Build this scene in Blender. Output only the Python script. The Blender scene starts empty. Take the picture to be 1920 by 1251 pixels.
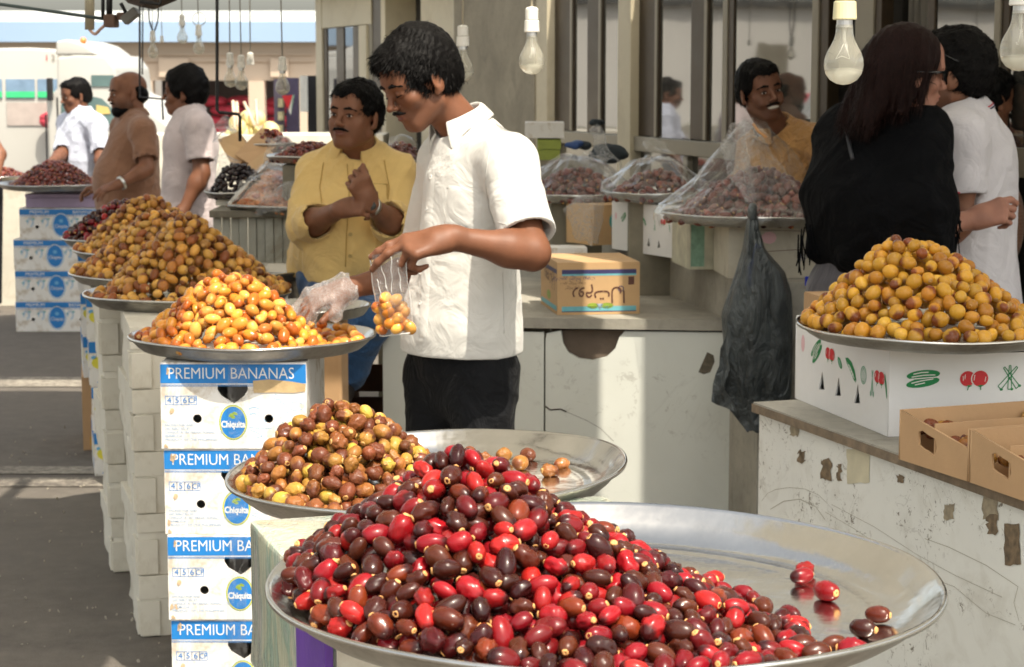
import bpy, bmesh, math, random
import numpy as np
from mathutils import Vector, Matrix, Euler, noise as mnoise
from mathutils.bvhtree import BVHTree

R = math.radians
scene = bpy.context.scene
COL = scene.collection
random.seed(7)
rng = np.random.default_rng(7)

# ------------------------------------------------------------ camera
CAM_H = 1.65
PITCH = math.atan(485.5 / 3780.0)
FPX = 3780.0
cam_d = bpy.data.cameras.new('camera')
cam_d.sensor_width = 36.0
cam_d.lens = 36.0 * FPX / 1920.0
cam_d.clip_end = 900
cam_d.clip_start = 0.05
cam_d.dof.use_dof = True
cam_d.dof.focus_distance = 3.3
cam_d.dof.aperture_fstop = 14.0
cam = bpy.data.objects.new('camera', cam_d)
cam.location = (0, 0, CAM_H)
cam.rotation_euler = (math.pi / 2 - PITCH, 0, 0)
COL.objects.link(cam)
scene.camera = cam
scene.render.resolution_x = 1024
scene.render.resolution_y = 667

# ------------------------------------------------------------ light
SUN_EL, SUN_AZ = R(60), R(28)          # azimuth: to the right of straight behind the camera
SUN = Vector((math.sin(SUN_AZ) * math.cos(SUN_EL), -math.cos(SUN_AZ) * math.cos(SUN_EL), math.sin(SUN_EL)))
world = bpy.data.worlds.new('World')
scene.world = world
world.use_nodes = True
wn = world.node_tree
for n in list(wn.nodes):
    wn.nodes.remove(n)
sky = wn.nodes.new('ShaderNodeTexSky')
sky.sky_type = 'NISHITA'
sky.sun_disc = False
sky.sun_elevation = SUN_EL
sky.sun_rotation = math.pi - SUN_AZ
sky.air_density = 1.0
sky.dust_density = 4.0
sky.ozone_density = 0.6
bg = wn.nodes.new('ShaderNodeBackground')
bg.inputs['Strength'].default_value = 0.15
wo = wn.nodes.new('ShaderNodeOutputWorld')
hz = wn.nodes.new('ShaderNodeHueSaturation')          # milky summer haze: the blue is washed out everywhere alike
hz.inputs['Saturation'].default_value = 0.45
wn.links.new(sky.outputs[0], hz.inputs['Color'])
wm = wn.nodes.new('ShaderNodeMix'); wm.data_type = 'RGBA'; wm.blend_type = 'MULTIPLY'; wm.inputs[0].default_value = 1.0
wm.inputs[7].default_value = (1.02, 1.0, .91, 1)
wn.links.new(hz.outputs[0], wm.inputs[6])
wn.links.new(wm.outputs[2], bg.inputs[0])
wn.links.new(bg.outputs[0], wo.inputs[0])
sl = bpy.data.lights.new('sun', 'SUN')
sl.energy = 3.0
sl.angle = R(0.6)
sl.color = (1.0, 0.91, 0.76)
sun = bpy.data.objects.new('sun', sl)
sun.rotation_euler = SUN.to_track_quat('Z', 'Y').to_euler()
sun.location = SUN * 30
COL.objects.link(sun)
vs = scene.view_settings
vs.view_transform = 'Standard'
vs.look = 'None'
vs.gamma = 1.0
vs.exposure = 1.08
vs.use_curve_mapping = False
scene.cycles.max_bounces = 10
scene.cycles.transparent_max_bounces = 16
scene.cycles.use_denoising = True
scene.cycles.sample_clamp_indirect = 6.0

cp, sp = math.cos(PITCH), math.sin(PITCH)
def ray(px, py):
    u = (px - 960.0) / FPX
    v = (625.5 - py) / FPX
    return Vector((u, cp + v * sp, v * cp - sp))
def at(px, py, Y):
    d = ray(px, py)
    return Vector((0, 0, CAM_H)) + d * (Y / d.y)
def onz(px, py, z):
    d = ray(px, py)
    return Vector((0, 0, CAM_H)) + d * ((z - CAM_H) / d.z)

# ------------------------------------------------------------ node helpers
class NT:
    def __init__(s, name):
        s.m = bpy.data.materials.new(name)
        s.m.use_nodes = True
        s.t = s.m.node_tree
        for n in list(s.t.nodes):
            s.t.nodes.remove(n)
        s.out = s.t.nodes.new('ShaderNodeOutputMaterial')
    def n(s, typ, **kw):
        nd = s.t.nodes.new(typ)
        for k, v in kw.items():
            if k.startswith('i_'):
                key = k[2:]
                key = int(key) if key.isdigit() else key.replace('_', ' ')
                nd.inputs[key].default_value = v
            else:
                setattr(nd, k, v)
        return nd
    def l(s, a, b):
        s.t.links.new(a, b)
    def coords(s, kind='Object', scale=None):
        tc = s.n('ShaderNodeTexCoord')
        o = tc.outputs[kind]
        if scale is not None:
            mp = s.n('ShaderNodeMapping')
            mp.inputs['Scale'].default_value = scale
            s.l(o, mp.inputs[0]); o = mp.outputs[0]
        return o
    def noise(s, vec, scale, detail=4, rough=.55, dist=0):
        nz = s.n('ShaderNodeTexNoise')
        nz.inputs['Scale'].default_value = scale
        nz.inputs['Detail'].default_value = detail
        nz.inputs['Roughness'].default_value = rough
        nz.inputs['Distortion'].default_value = dist
        s.l(vec, nz.inputs['Vector'])
        return nz.outputs['Fac']
    def ramp(s, fac, stops, interp='LINEAR'):
        r = s.n('ShaderNodeValToRGB')
        cr = r.color_ramp
        cr.interpolation = interp
        while len(cr.elements) > 1:
            cr.elements.remove(cr.elements[-1])
        cr.elements[0].position = stops[0][0]
        cr.elements[0].color = col4(stops[0][1])
        for p, c in stops[1:]:
            e = cr.elements.new(p); e.color = col4(c)
        s.l(fac, r.inputs[0])
        return r.outputs[0]
    def mix(s, f, a, b, blend='MIX'):
        m = s.n('ShaderNodeMix', data_type='RGBA', blend_type=blend)
        for sock, val in ((m.inputs[0], f), (m.inputs[6], a), (m.inputs[7], b)):
            if isinstance(val, (int, float)):
                sock.default_value = val
            elif isinstance(val, (tuple, list)):
                sock.default_value = col4(val)
            else:
                s.l(val, sock)
        return m.outputs[2]
    def math(s, op, a, b=0.0, clamp=False):
        m = s.n('ShaderNodeMath', operation=op, use_clamp=clamp)
        for i, val in enumerate((a, b)):
            if isinstance(val, (int, float)):
                m.inputs[i].default_value = val
            else:
                s.l(val, m.inputs[i])
        return m.outputs[0]
    def bsdf(s, color, rough=.5, metallic=0.0, bump=None, bump_s=.3, bump_d=.01, **kw):
        b = s.n('ShaderNodeBsdfPrincipled')
        for key, val in (('Base Color', color), ('Roughness', rough), ('Metallic', metallic)):
            if isinstance(val, (int, float)):
                b.inputs[key].default_value = val
            elif isinstance(val, (tuple, list)):
                b.inputs[key].default_value = col4(val)
            else:
                s.l(val, b.inputs[key])
        for k, v in kw.items():
            b.inputs[k.replace('_', ' ')].default_value = v
        if bump is not None:
            bp = s.n('ShaderNodeBump')
            bp.inputs['Strength'].default_value = bump_s
            bp.inputs['Distance'].default_value = bump_d
            s.l(bump, bp.inputs['Height'])
            s.l(bp.outputs[0], b.inputs['Normal'])
        s.l(b.outputs[0], s.out.inputs[0])
        return b

def col4(c):
    if isinstance(c, (int, float)):
        return (c, c, c, 1)
    return tuple(c) if len(c) == 4 else (*c, 1)
def srgb(r, g, b):
    f = lambda c: (c / 255 / 12.92) if c / 255 <= .04045 else ((c / 255 + .055) / 1.055) ** 2.4
    return (f(r), f(g), f(b))
def shade(c, k):
    return tuple(min(1, x * k) for x in c[:3])

_mc = {}
def pm(name, color, rough=.55, metallic=0.0, var=.12, vscale=9, bump=.15, bscale=80, bdist=.004, dirt=None, dscale=4, damt=.5, **kw):
    """plain worn surface: base colour with soft mottling, fine relief and optional dirt patches"""
    if name in _mc:
        return _mc[name]
    t = NT(name)
    v = t.coords()
    n1 = t.noise(v, vscale, 5)
    c = t.ramp(n1, [(.25, shade(color, 1 - var)), (.75, shade(color, 1 + var))])
    if dirt is not None:
        n2 = t.noise(v, dscale, 9, .7, .4)
        f = t.ramp(n2, [(.5, 0), (.5 + .25 * (1.2 - damt), damt)])
        c = t.mix(f, c, dirt)
    n3 = t.noise(v, bscale, 4)
    rr = t.math('MULTIPLY_ADD', n1, .25)
    rr.node.inputs[2].default_value = max(0.02, rough - .12)
    t.bsdf(c, rr, metallic, n3, bump, bdist, **kw)
    _mc[name] = t.m
    return t.m

# ------------------------------------------------------------ object helpers
def mesh_obj(name, verts, faces, mat=None, parent=None, smooth=False, mats=None, fm=None):
    me = bpy.data.meshes.new(name)
    me.from_pydata([tuple(v) for v in verts], [], faces)
    return link_mesh(name, me, mat, parent, smooth, mats, fm)
def link_mesh(name, me, mat=None, parent=None, smooth=False, mats=None, fm=None):
    for m in (mats or ([mat] if mat else [])):
        me.materials.append(m)
    if fm is not None:
        me.polygons.foreach_set('material_index', fm)
    if smooth:
        me.polygons.foreach_set('use_smooth', [True] * len(me.polygons))
    me.update()
    o = bpy.data.objects.new(name, me)
    COL.objects.link(o)
    if parent is not None:
        o.parent = parent
    return o
def tag(o, label=None, cat=None, group=None, kind=None):
    if label: o['label'] = label
    if cat: o['category'] = cat
    if group: o['group'] = group
    if kind: o['kind'] = kind
    return o
def empty(name, loc=(0, 0, 0), rz=0.0, label=None, cat=None, group=None):
    e = bpy.data.objects.new(name, None)
    e.empty_display_size = .1
    e.location = loc
    e.rotation_euler = (0, 0, rz)
    COL.objects.link(e)
    return tag(e, label, cat, group)
def copy_tree(o, parent=None):
    c = o.copy(); COL.objects.link(c)
    if parent is not None: c.parent = parent
    for ch in list(o.children):
        copy_tree(ch, c)
    return c
def bm_obj(name, bm, mat=None, parent=None, smooth=False, mats=None):
    me = bpy.data.meshes.new(name)
    bm.normal_update()
    bm.to_mesh(me); bm.free()
    return link_mesh(name, me, mat, parent, smooth, mats)
def add_box(bm, lo, hi, M=None, bevel=0.0, mi=0):
    x0, y0, z0 = lo; x1, y1, z1 = hi
    vs_ = [bm.verts.new(c) for c in ((x0,y0,z0),(x1,y0,z0),(x1,y1,z0),(x0,y1,z0),(x0,y0,z1),(x1,y0,z1),(x1,y1,z1),(x0,y1,z1))]
    fs = [bm.faces.new([vs_[i] for i in f]) for f in ((3,2,1,0),(4,5,6,7),(0,1,5,4),(1,2,6,5),(2,3,7,6),(3,0,4,7))]
    for f in fs: f.material_index = mi
    if bevel > 0:
        es = list({e for f in fs for e in f.edges})
        r = bmesh.ops.bevel(bm, geom=es, offset=bevel, segments=2, profile=.6, affect='EDGES')
        vs_ = list({v for f in r['faces'] for v in f.verts} | {v for v in vs_ if v.is_valid})
    if M is not None:
        bmesh.ops.transform(bm, matrix=M, verts=[v for v in vs_ if v.is_valid])
def box(name, lo, hi, mat, parent=None, bevel=0.0, M=None):
    bm = bmesh.new(); add_box(bm, lo, hi, M, bevel)
    return bm_obj(name, bm, mat, parent)
def add_tube(bm, pts, r, seg=8, mi=0, caps=True):
    pts = [Vector(p) for p in pts]
    rs = r if isinstance(r, (list, tuple)) else [r] * len(pts)
    rings = []
    up = Vector((0, 0, 1))
    prev = None
    for i, p in enumerate(pts):
        d = (pts[min(i + 1, len(pts) - 1)] - pts[max(i - 1, 0)]).normalized()
        if prev is None:
            a = d.cross(up)
            if a.length < .1: a = d.cross(Vector((1, 0, 0)))
        else:
            a = prev - d * prev.dot(d)
        a.normalize(); prev = a
        b = d.cross(a)
        rings.append([bm.verts.new(p + (a * math.cos(t) + b * math.sin(t)) * rs[i]) for t in [2 * math.pi * k / seg for k in range(seg)]])
    for A, B in zip(rings, rings[1:]):
        for k in range(seg):
            f = bm.faces.new((A[k], A[(k + 1) % seg], B[(k + 1) % seg], B[k])); f.smooth = True; f.material_index = mi
    if caps and seg > 2:
        bm.faces.new(rings[0][::-1]).material_index = mi
        bm.faces.new(rings[-1]).material_index = mi
def tube(name, pts, r, mat, parent=None, seg=8):
    bm = bmesh.new(); add_tube(bm, pts, r, seg)
    return bm_obj(name, bm, mat, parent)
def lathe_mesh(name, prof, seg=48, wob=None):
    vs_, fs = [], []
    for k in range(seg):
        t = 2 * math.pi * k / seg
        for (r, z) in prof:
            dz = wob(r, t) if wob else 0
            vs_.append((r * math.cos(t), r * math.sin(t), z + dz))
    n = len(prof)
    for k in range(seg):
        k2 = (k + 1) % seg
        for j in range(n - 1):
            a, b, c, d = k * n + j, k2 * n + j, k2 * n + j + 1, k * n + j + 1
            if prof[j][0] < 1e-6: fs.append((a, c, d))
            elif prof[j + 1][0] < 1e-6: fs.append((a, b, c))
            else: fs.append((a, b, c, d))
    me = bpy.data.meshes.new(name)
    me.from_pydata(vs_, [], fs)
    bm = bmesh.new(); bm.from_mesh(me)
    bmesh.ops.remove_doubles(bm, verts=bm.verts, dist=1e-6)
    bmesh.ops.recalc_face_normals(bm, faces=bm.faces)
    bm.to_mesh(me); bm.free()
    return me
def smooth_path(pts, n=8):
    P = [Vector(p) for p in pts]
    out = []
    for i in range(len(P) - 1):
        p0, p1, p2, p3 = P[max(i - 1, 0)], P[i], P[i + 1], P[min(i + 2, len(P) - 1)]
        for k in range(n):
            t = k / n
            out.append(.5 * ((2 * p1) + (p2 - p0) * t + (2 * p0 - 5 * p1 + 4 * p2 - p3) * t * t + (3 * p1 - p0 - 3 * p2 + p3) * t ** 3))
    out.append(P[-1])
    return out
def frame_on(origin, u, v):
    """matrix whose local x, y run along u, v of a face and z out of it"""
    u = Vector(u).normalized(); n = u.cross(Vector(v)).normalized(); v2 = n.cross(u)
    M = Matrix((u, v2, n)).transposed().to_4x4(); M.translation = Vector(origin)
    return M
_fc = {}
def text_mesh(s, size=.1, align='CENTER', thin=0.0, sx=1.0, space=1.0):
    c = bpy.data.curves.new('t', 'FONT')
    c.body = s; c.size = size; c.align_x = align; c.align_y = 'CENTER'; c.resolution_u = 3
    c.offset = thin; c.space_character = space
    o = bpy.data.objects.new('t', c)
    COL.objects.link(o)
    dg = bpy.context.evaluated_depsgraph_get()
    me = bpy.data.meshes.new_from_object(o.evaluated_get(dg))
    bpy.data.objects.remove(o); bpy.data.curves.remove(c)
    if sx != 1.0: me.transform(Matrix.Diagonal((sx, 1, 1, 1)))
    me.materials.clear()
    return me
def flat(name, polys, mat, parent, M, lift=.0006):
    """flat print: polygons in face coordinates (metres) laid just proud of the face"""
    bm = bmesh.new()
    for p in polys:
        try: bm.faces.new([bm.verts.new((x, y, 0)) for x, y in p])
        except ValueError: pass
    bmesh.ops.triangulate(bm, faces=[f for f in bm.faces if len(f.verts) > 4])
    o = bm_obj(name, bm, mat, parent)
    o.data.transform(M @ Matrix.Translation((0, 0, lift)))
    return o
def lettering(s, size, mat, parent, M, x, y, align='CENTER', lift=.0012, rot=0.0, sx=1.0, name='lettering', thin=0.0, space=1.0):
    me = text_mesh(s, size, align, thin, sx, space)
    me.transform(M @ Matrix.Translation((x, y, lift)) @ Matrix.Rotation(rot, 4, 'Z'))
    return link_mesh(name, me, mat, parent)
def ell(cx, cy, rx, ry, n=20, a0=0, rot=0.0):
    out = []
    for k in range(n):
        t = a0 + 2 * math.pi * k / n
        x, y = rx * math.cos(t), ry * math.sin(t)
        out.append((cx + x * math.cos(rot) - y * math.sin(rot), cy + x * math.sin(rot) + y * math.cos(rot)))
    return out
def rect(x0, y0, x1, y1):
    return [(x0, y0), (x1, y0), (x1, y1), (x0, y1)]
def line2(pts, w):
    """a drawn stroke as quads"""
    out = []
    for (a, b) in zip(pts, pts[1:]):
        dx, dy = b[0] - a[0], b[1] - a[1]
        L = math.hypot(dx, dy) or 1
        nx, ny = -dy / L * w / 2, dx / L * w / 2
        out.append([(a[0] - nx, a[1] - ny), (b[0] - nx, b[1] - ny), (b[0] + nx, b[1] + ny), (a[0] + nx, a[1] + ny)])
    return out
def holed_panel(w, h, holes, thick=.004):
    """a board w x h (origin bottom left) with real cut-outs, as a mesh lying in xy, front at z=0, back at -thick"""
    c = bpy.data.curves.new('p', 'CURVE'); c.dimensions = '2D'; c.fill_mode = 'BOTH'; c.extrude = thick / 2
    for poly in [rect(0, 0, w, h)] + holes:
        s = c.splines.new('POLY'); s.points.add(len(poly) - 1)
        for i, (x, y) in enumerate(poly): s.points[i].co = (x, y, 0, 1)
        s.use_cyclic_u = True
    o = bpy.data.objects.new('p', c); COL.objects.link(o)
    dg = bpy.context.evaluated_depsgraph_get()
    me = bpy.data.meshes.new_from_object(o.evaluated_get(dg))
    bpy.data.objects.remove(o); bpy.data.curves.remove(c)
    me.transform(Matrix.Translation((0, 0, -thick / 2)))
    me.materials.clear()
    return me
# ------------------------------------------------------------ materials
WHITE_CARD = pm('white_card', (.80, .78, .75), .6, var=.05, vscale=5, bump=.25, bscale=30, bdist=.003, dirt=(.45, .36, .25), dscale=9, damt=.75)
CLEAN_CARD = pm('clean_white_card', (.80, .79, .78), .55, var=.03, vscale=5, bump=.2, bscale=25, bdist=.003, dirt=(.6, .55, .48), dscale=5, damt=.2)
CREAM_CARD = pm('cream_card', (.74, .70, .60), .65, var=.07, vscale=6, bump=.4, bscale=14, bdist=.006, dirt=(.42, .35, .24), dscale=6, damt=.5)
BROWN_CARD = pm('brown_card', (.50, .31, .16), .7, var=.08, vscale=9, bump=.2, bscale=60)
TAN_CARD = pm('tan_card', (.56, .36, .18), .65, var=.08, vscale=7, bump=.2, bscale=40)
PURPLE_CARD = pm('purple_card', (.13, .04, .35), .35, var=.2, bump=.2)
LILAC = pm('lilac_card', (.36, .28, .42), .55, var=.15)
BLUE_INK = pm('blue_ink', srgb(28, 122, 196), .5, var=.06, bump=.05)
PALE_BLUE_INK = pm('pale_blue_ink', srgb(105, 170, 215), .5, var=.1, bump=0)
GREY_BLUE_INK = pm('grey_blue_ink', srgb(160, 180, 205), .6, var=.1, bump=0)
WHITE_INK = pm('white_ink', (.82, .80, .76), .55, var=.04, bump=0)
GREEN_INK = pm('green_ink', srgb(10, 130, 70), .5, var=.1, bump=0)
PALE_GREEN_INK = pm('pale_green_ink', srgb(120, 175, 145), .5, var=.1, bump=0)
RED_INK = pm('red_ink', srgb(205, 35, 45), .5, var=.1, bump=0)
PINK_INK = pm('pink_ink', srgb(232, 190, 195), .5, var=.1, bump=0)
YELLOW_INK = pm('yellow_ink', srgb(225, 215, 70), .5, var=.15, bump=0)
NAVY_INK = pm('navy_ink', srgb(62, 60, 105), .5, var=.2, bump=0)
TEAL_INK = pm('teal_ink', srgb(110, 178, 190), .5, var=.2, vscale=20, bump=0)
BROWN_INK = pm('brown_ink', srgb(95, 60, 50), .5, var=.1, bump=0)
LIME_INK = pm('lime_ink', srgb(140, 165, 60), .5, var=.25, vscale=40, bump=0)
GREEN_BOX = pm('green_box', (.30, .36, .06), .5, var=.2, vscale=20)
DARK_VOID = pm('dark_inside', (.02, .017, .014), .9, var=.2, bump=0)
BLACK_METAL = pm('black_metal', (.02, .02, .022), .45, .3, var=.2)
BEIGE_PAINT = pm('beige_paint', (.52, .46, .33), .55, var=.06, vscale=3, bump=.2, bscale=25, dirt=(.30, .25, .17), dscale=3, damt=.4)
BRONZE_FRAME = pm('bronze_frame', (.050, .034, .020), .4, .5, var=.15)
GREY_FRAME = pm('grey_frame', (.24, .215, .165), .45, .3, var=.1)
WOOD_EDGE = pm('raw_wood_edge', (.20, .15, .10), .8, var=.35, vscale=30, bump=.6, bscale=90)
WIRE_GREY = pm('wire_insulation', (.30, .28, .24), .5, var=.1, bump=0)
CORD_CREAM = pm('cream_cord', (.50, .45, .34), .5, var=.1, bump=0)
SOCKET_WHITE = pm('socket_plastic', (.74, .72, .66), .35, var=.04, bump=0)
SOCKET_CREAM = pm('socket_cream', (.68, .62, .38), .35, var=.05, bump=0)
SCREW_METAL = pm('bulb_cap_metal', (.6, .6, .6), .3, 1.0, var=.1, bump=0)
GOLD_SACK = pm('yellow_melon', (.7, .55, .12), .5)

def m_steel():
    t = NT('stainless_steel')
    v = t.coords()
    st = t.n('ShaderNodeMapping'); st.inputs['Scale'].default_value = (3, 40, 40)
    t.l(v, st.inputs[0])
    n1 = t.noise(v, 7, 4); n2 = t.noise(st.outputs[0], 6, 5); n3 = t.noise(v, 160, 2)
    c = t.ramp(n1, [(.3, (.54, .52, .49)), (.7, (.68, .66, .62))])
    sp_ = t.ramp(n3, [(.72, 0), (.76, .3)])
    c = t.mix(sp_, c, (.35, .31, .26))
    r = t.math('MULTIPLY_ADD', n2, .22); r.node.inputs[2].default_value = .06
    b = t.noise(v, 9, 3)
    t.bsdf(c, r, 1.0, b, .25, .012)
    return t.m
STEEL = m_steel()
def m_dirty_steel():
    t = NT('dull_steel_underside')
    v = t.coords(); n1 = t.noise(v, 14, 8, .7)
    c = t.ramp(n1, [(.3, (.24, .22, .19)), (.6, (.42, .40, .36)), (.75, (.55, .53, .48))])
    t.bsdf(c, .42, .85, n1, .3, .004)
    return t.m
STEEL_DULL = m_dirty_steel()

def m_asphalt():
    t = NT('asphalt')
    v = t.coords()
    big = t.noise(v, .8, 6, .65, .5); fine = t.noise(v, 160, 3, .7); mid = t.noise(v, 9, 8, .75)
    c = t.ramp(mid, [(.3, (.092, .080, .069)), (.55, (.145, .128, .11)), (.8, (.22, .195, .168))])
    c = t.mix(t.ramp(big, [(.35, .0), (.7, .75)]), c, (.155, .135, .115))
    c = t.mix(t.ramp(fine, [(.55, 0), (.8, .6)]), c, (.24, .21, .18))
    t.bsdf(c, .85, 0, t.math('ADD', fine, mid), .55, .006)
    return t.m
ASPHALT = m_asphalt()
def m_line():  # sunlit strips of asphalt, put into the colour with a patchy mask
    t = NT('patchy_sun_band_paint')
    v = t.coords(); n1 = t.noise(v, 25, 9, .8, .3); n2 = t.noise(v, 2.2, 4)
    f = t.ramp(t.math('ADD', n1, t.math('MULTIPLY', n2, .5)), [(.62, 1), (.86, 0)])
    c = t.mix(f, (.11, .095, .082), (.40, .36, .30))
    t.bsdf(c, .8, 0, n1, .4, .003)
    return t.m
SUN_BAND_PAINT = m_line()
def m_concrete(name='concrete', base=(.42, .395, .335)):
    t = NT(name)
    v = t.coords(); a = t.noise(v, 2.5, 8, .65, .6); b = t.noise(v, 30, 8, .7); sc = t.noise(t.coords('Object', (1, 9, 1)), 4, 6, .6, 1.0)
    c = t.ramp(a, [(.3, shade(base, .72)), (.7, shade(base, 1.2))])
    c = t.mix(t.ramp(b, [(.5, 0), (.8, .5)]), c, shade(base, .5))
    c = t.mix(t.ramp(sc, [(.60, 0), (.68, .35)]), c, shade(base, .4))
    t.bsdf(c, .85, 0, b, .5, .006)
    return t.m
CONCRETE = m_concrete()
GREY_WALL = m_concrete('grey_cement_wall', (.26, .23, .17))
def m_whiteboard(name, amt, base=(.66, .68, .62), scale=1.0):
    """white enamelled board with scuffs, peeled tape, scribbles and rust flecks"""
    t = NT(name)
    v = t.coords()
    soft = t.noise(v, 2.2, 5)
    c = t.ramp(soft, [(.3, shade(base, .93)), (.7, shade(base, 1.06))])
    # smudges
    sm = t.noise(v, 6 * scale, 6, .6, .8)
    c = t.mix(t.ramp(sm, [(.52, 0), (.75, .35 * amt)]), c, (.42, .38, .30))
    # flecks gathered in patches
    patch = t.noise(v, 3.5 * scale, 3, .5)
    fl = t.noise(v, 34 * scale, 8, .8, .6)
    f = t.math('MULTIPLY', t.ramp(patch, [(.50, 0), (.60, 1)]), t.ramp(fl, [(.575, 0), (.60, 1)]))
    c = t.mix(t.math('MULTIPLY', f, amt), c, (.14, .11, .075))
    # scribbled rings
    w = t.noise(v, 2.6 * scale, 4, .5, 2.2)
    ln = t.ramp(w, [(.491, 0), (.497, .6), (.503, .6), (.509, 0)])
    c = t.mix(t.math('MULTIPLY', t.math('MULTIPLY', ln, t.ramp(patch, [(.50, 0), (.58, 1)])), .4 * amt), c, (.16, .14, .10))
    t.bsdf(c, .38, 0, fl, .12, .002)
    return t.m
BOARD = m_whiteboard('white_board_panel', .3, (.71, .73, .68), .6)
BOARD_WORN = m_whiteboard('worn_white_panel', 1.0, (.80, .80, .75), 1.5)

def m_film(name, tint=(.95, .96, .97), gloss=.5, white=.08, rough=.08, scale=30, bump=.6):
    t = NT(name)
    v = t.coords()
    cre = t.noise(v, scale, 4, .6, 1.5)
    rid = t.ramp(cre, [(.46, 0), (.5, 1), (.54, 0)])
    bp = t.n('ShaderNodeBump'); bp.inputs['Strength'].default_value = bump; bp.inputs['Distance'].default_value = .01
    t.l(cre, bp.inputs['Height'])
    tr = t.n('ShaderNodeBsdfTransparent'); tr.inputs[0].default_value = col4(tint)
    gl = t.n('ShaderNodeBsdfGlossy'); gl.inputs['Roughness'].default_value = rough; gl.inputs[0].default_value = (1, 1, 1, 1)
    t.l(bp.outputs[0], gl.inputs['Normal'])
    df = t.n('ShaderNodeBsdfDiffuse'); df.inputs[0].default_value = (.75, .75, .76, 1)
    tl = t.n('ShaderNodeBsdfTranslucent'); tl.inputs[0].default_value = (.8, .8, .8, 1)
    dd = t.n('ShaderNodeMixShader'); dd.inputs[0].default_value = .5
    t.l(df.outputs[0], dd.inputs[1]); t.l(tl.outputs[0], dd.inputs[2])
    fr = t.n('ShaderNodeLayerWeight'); t.l(bp.outputs[0], fr.inputs['Normal'])
    fz = t.math('MULTIPLY_ADD', t.math('POWER', fr.outputs['Facing'], 3.5), .75); fz.node.inputs[2].default_value = .05
    m1 = t.n('ShaderNodeMixShader')
    t.l(t.math('MULTIPLY', fz, gloss, True), m1.inputs[0]); t.l(tr.outputs[0], m1.inputs[1]); t.l(gl.outputs[0], m1.inputs[2])
    m2 = t.n('ShaderNodeMixShader')
    t.l(t.math('ADD', t.math('MULTIPLY', rid, .13), white, True), m2.inputs[0]); t.l(m1.outputs[0], m2.inputs[1]); t.l(dd.outputs[0], m2.inputs[2])
    t.l(m2.outputs[0], t.out.inputs[0])
    return t.m
FILM = m_film('clear_plastic_film', white=.015, scale=9, gloss=.9, rough=.05)
FILM_BAG = m_film('clear_bag_film', white=.12, scale=30, gloss=1.0, rough=.05, bump=1.0)
FILM_MILKY = m_film('milky_plastic', white=.22, scale=20, gloss=.4, rough=.2)
GLOVE = m_film('milky_glove_film', white=.28, scale=40, gloss=.5, rough=.15)
def m_bulb():
    t = NT('bulb_glass')
    tr = t.n('ShaderNodeBsdfTransparent'); tr.inputs[0].default_value = (.97, .96, .93, 1)
    gl = t.n('ShaderNodeBsdfGlossy'); gl.inputs['Roughness'].default_value = .02
    df = t.n('ShaderNodeBsdfDiffuse'); df.inputs[0].default_value = (.66, .64, .54, 1)
    lw = t.n('ShaderNodeLayerWeight'); lw.inputs[0].default_value = .35
    v = t.coords(); sepx = t.n('ShaderNodeSeparateXYZ'); t.l(v, sepx.inputs[0])
    # the lower half of these bulbs is dusty and milky
    low = t.ramp(t.math('ADD', sepx.outputs[2], t.math('MULTIPLY', t.noise(v, 30, 2), .006)), [(0, .62), (.001, .6)])
    low.node.color_ramp.elements[0].position = 0
    mr = t.n('ShaderNodeMapRange'); mr.inputs[1].default_value = -.078; mr.inputs[2].default_value = -.070; mr.inputs[3].default_value = .60; mr.inputs[4].default_value = .24
    t.l(t.math('ADD', sepx.outputs[2], t.math('MULTIPLY', t.noise(v, 25, 3), .012)), mr.inputs[0])
    m2 = t.n('ShaderNodeMixShader'); t.l(mr.outputs[0], m2.inputs[0]); t.l(tr.outputs[0], m2.inputs[1]); t.l(df.outputs[0], m2.inputs[2])
    m1 = t.n('ShaderNodeMixShader'); t.l(t.math('MULTIPLY', lw.outputs['Facing'], .5), m1.inputs[0]); t.l(m2.outputs[0], m1.inputs[1]); t.l(gl.outputs[0], m1.inputs[2])
    t.l(m1.outputs[0], t.out.inputs[0])
    return t.m
BULB_GLASS = m_bulb()
def m_glass():
    t = NT('window_glass')
    v = t.coords(); n1 = t.noise(v, 1.2, 3); d = t.noise(v, 6, 5)
    c = t.ramp(d, [(.4, (.035, .033, .028)), (.8, (.10, .095, .08))])
    t.bsdf(c, .03, 0, n1, .06, .02, IOR=2.3)
    return t.m
GLASS = m_glass()

def cloth(name, color, var=.06, fold=.5, fscale=7, weave=420, rough=.85, sheen=.2, stripes=None):
    t = NT(name)
    v = t.coords()
    n1 = t.noise(v, 14, 4)
    c = t.ramp(n1, [(.3, shade(color, 1 - var)), (.7, shade(color, 1 + var))])
    if stripes:
        w = t.n('ShaderNodeTexWave', wave_type='BANDS', bands_direction=stripes[0]); w.inputs['Scale'].default_value = stripes[1]; w.inputs['Distortion'].default_value = .6
        w.inputs['Detail'].default_value = 1
        t.l(v, w.inputs['Vector'])
        c = t.mix(t.math('MULTIPLY', w.outputs['Fac'], .5), c, stripes[2])
    f = t.noise(v, fscale, 3, .5, 1.6)
    g = t.noise(v, weave, 2)
    h = t.math('ADD', f, t.math('MULTIPLY', g, .025))
    b = t.bsdf(c, rough, 0, h, fold, .05, Specular_IOR_Level=.12 if sum(color[:3]) < .1 else .35)
    b.inputs['Sheen Weight'].default_value = sheen
    return t.m
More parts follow.
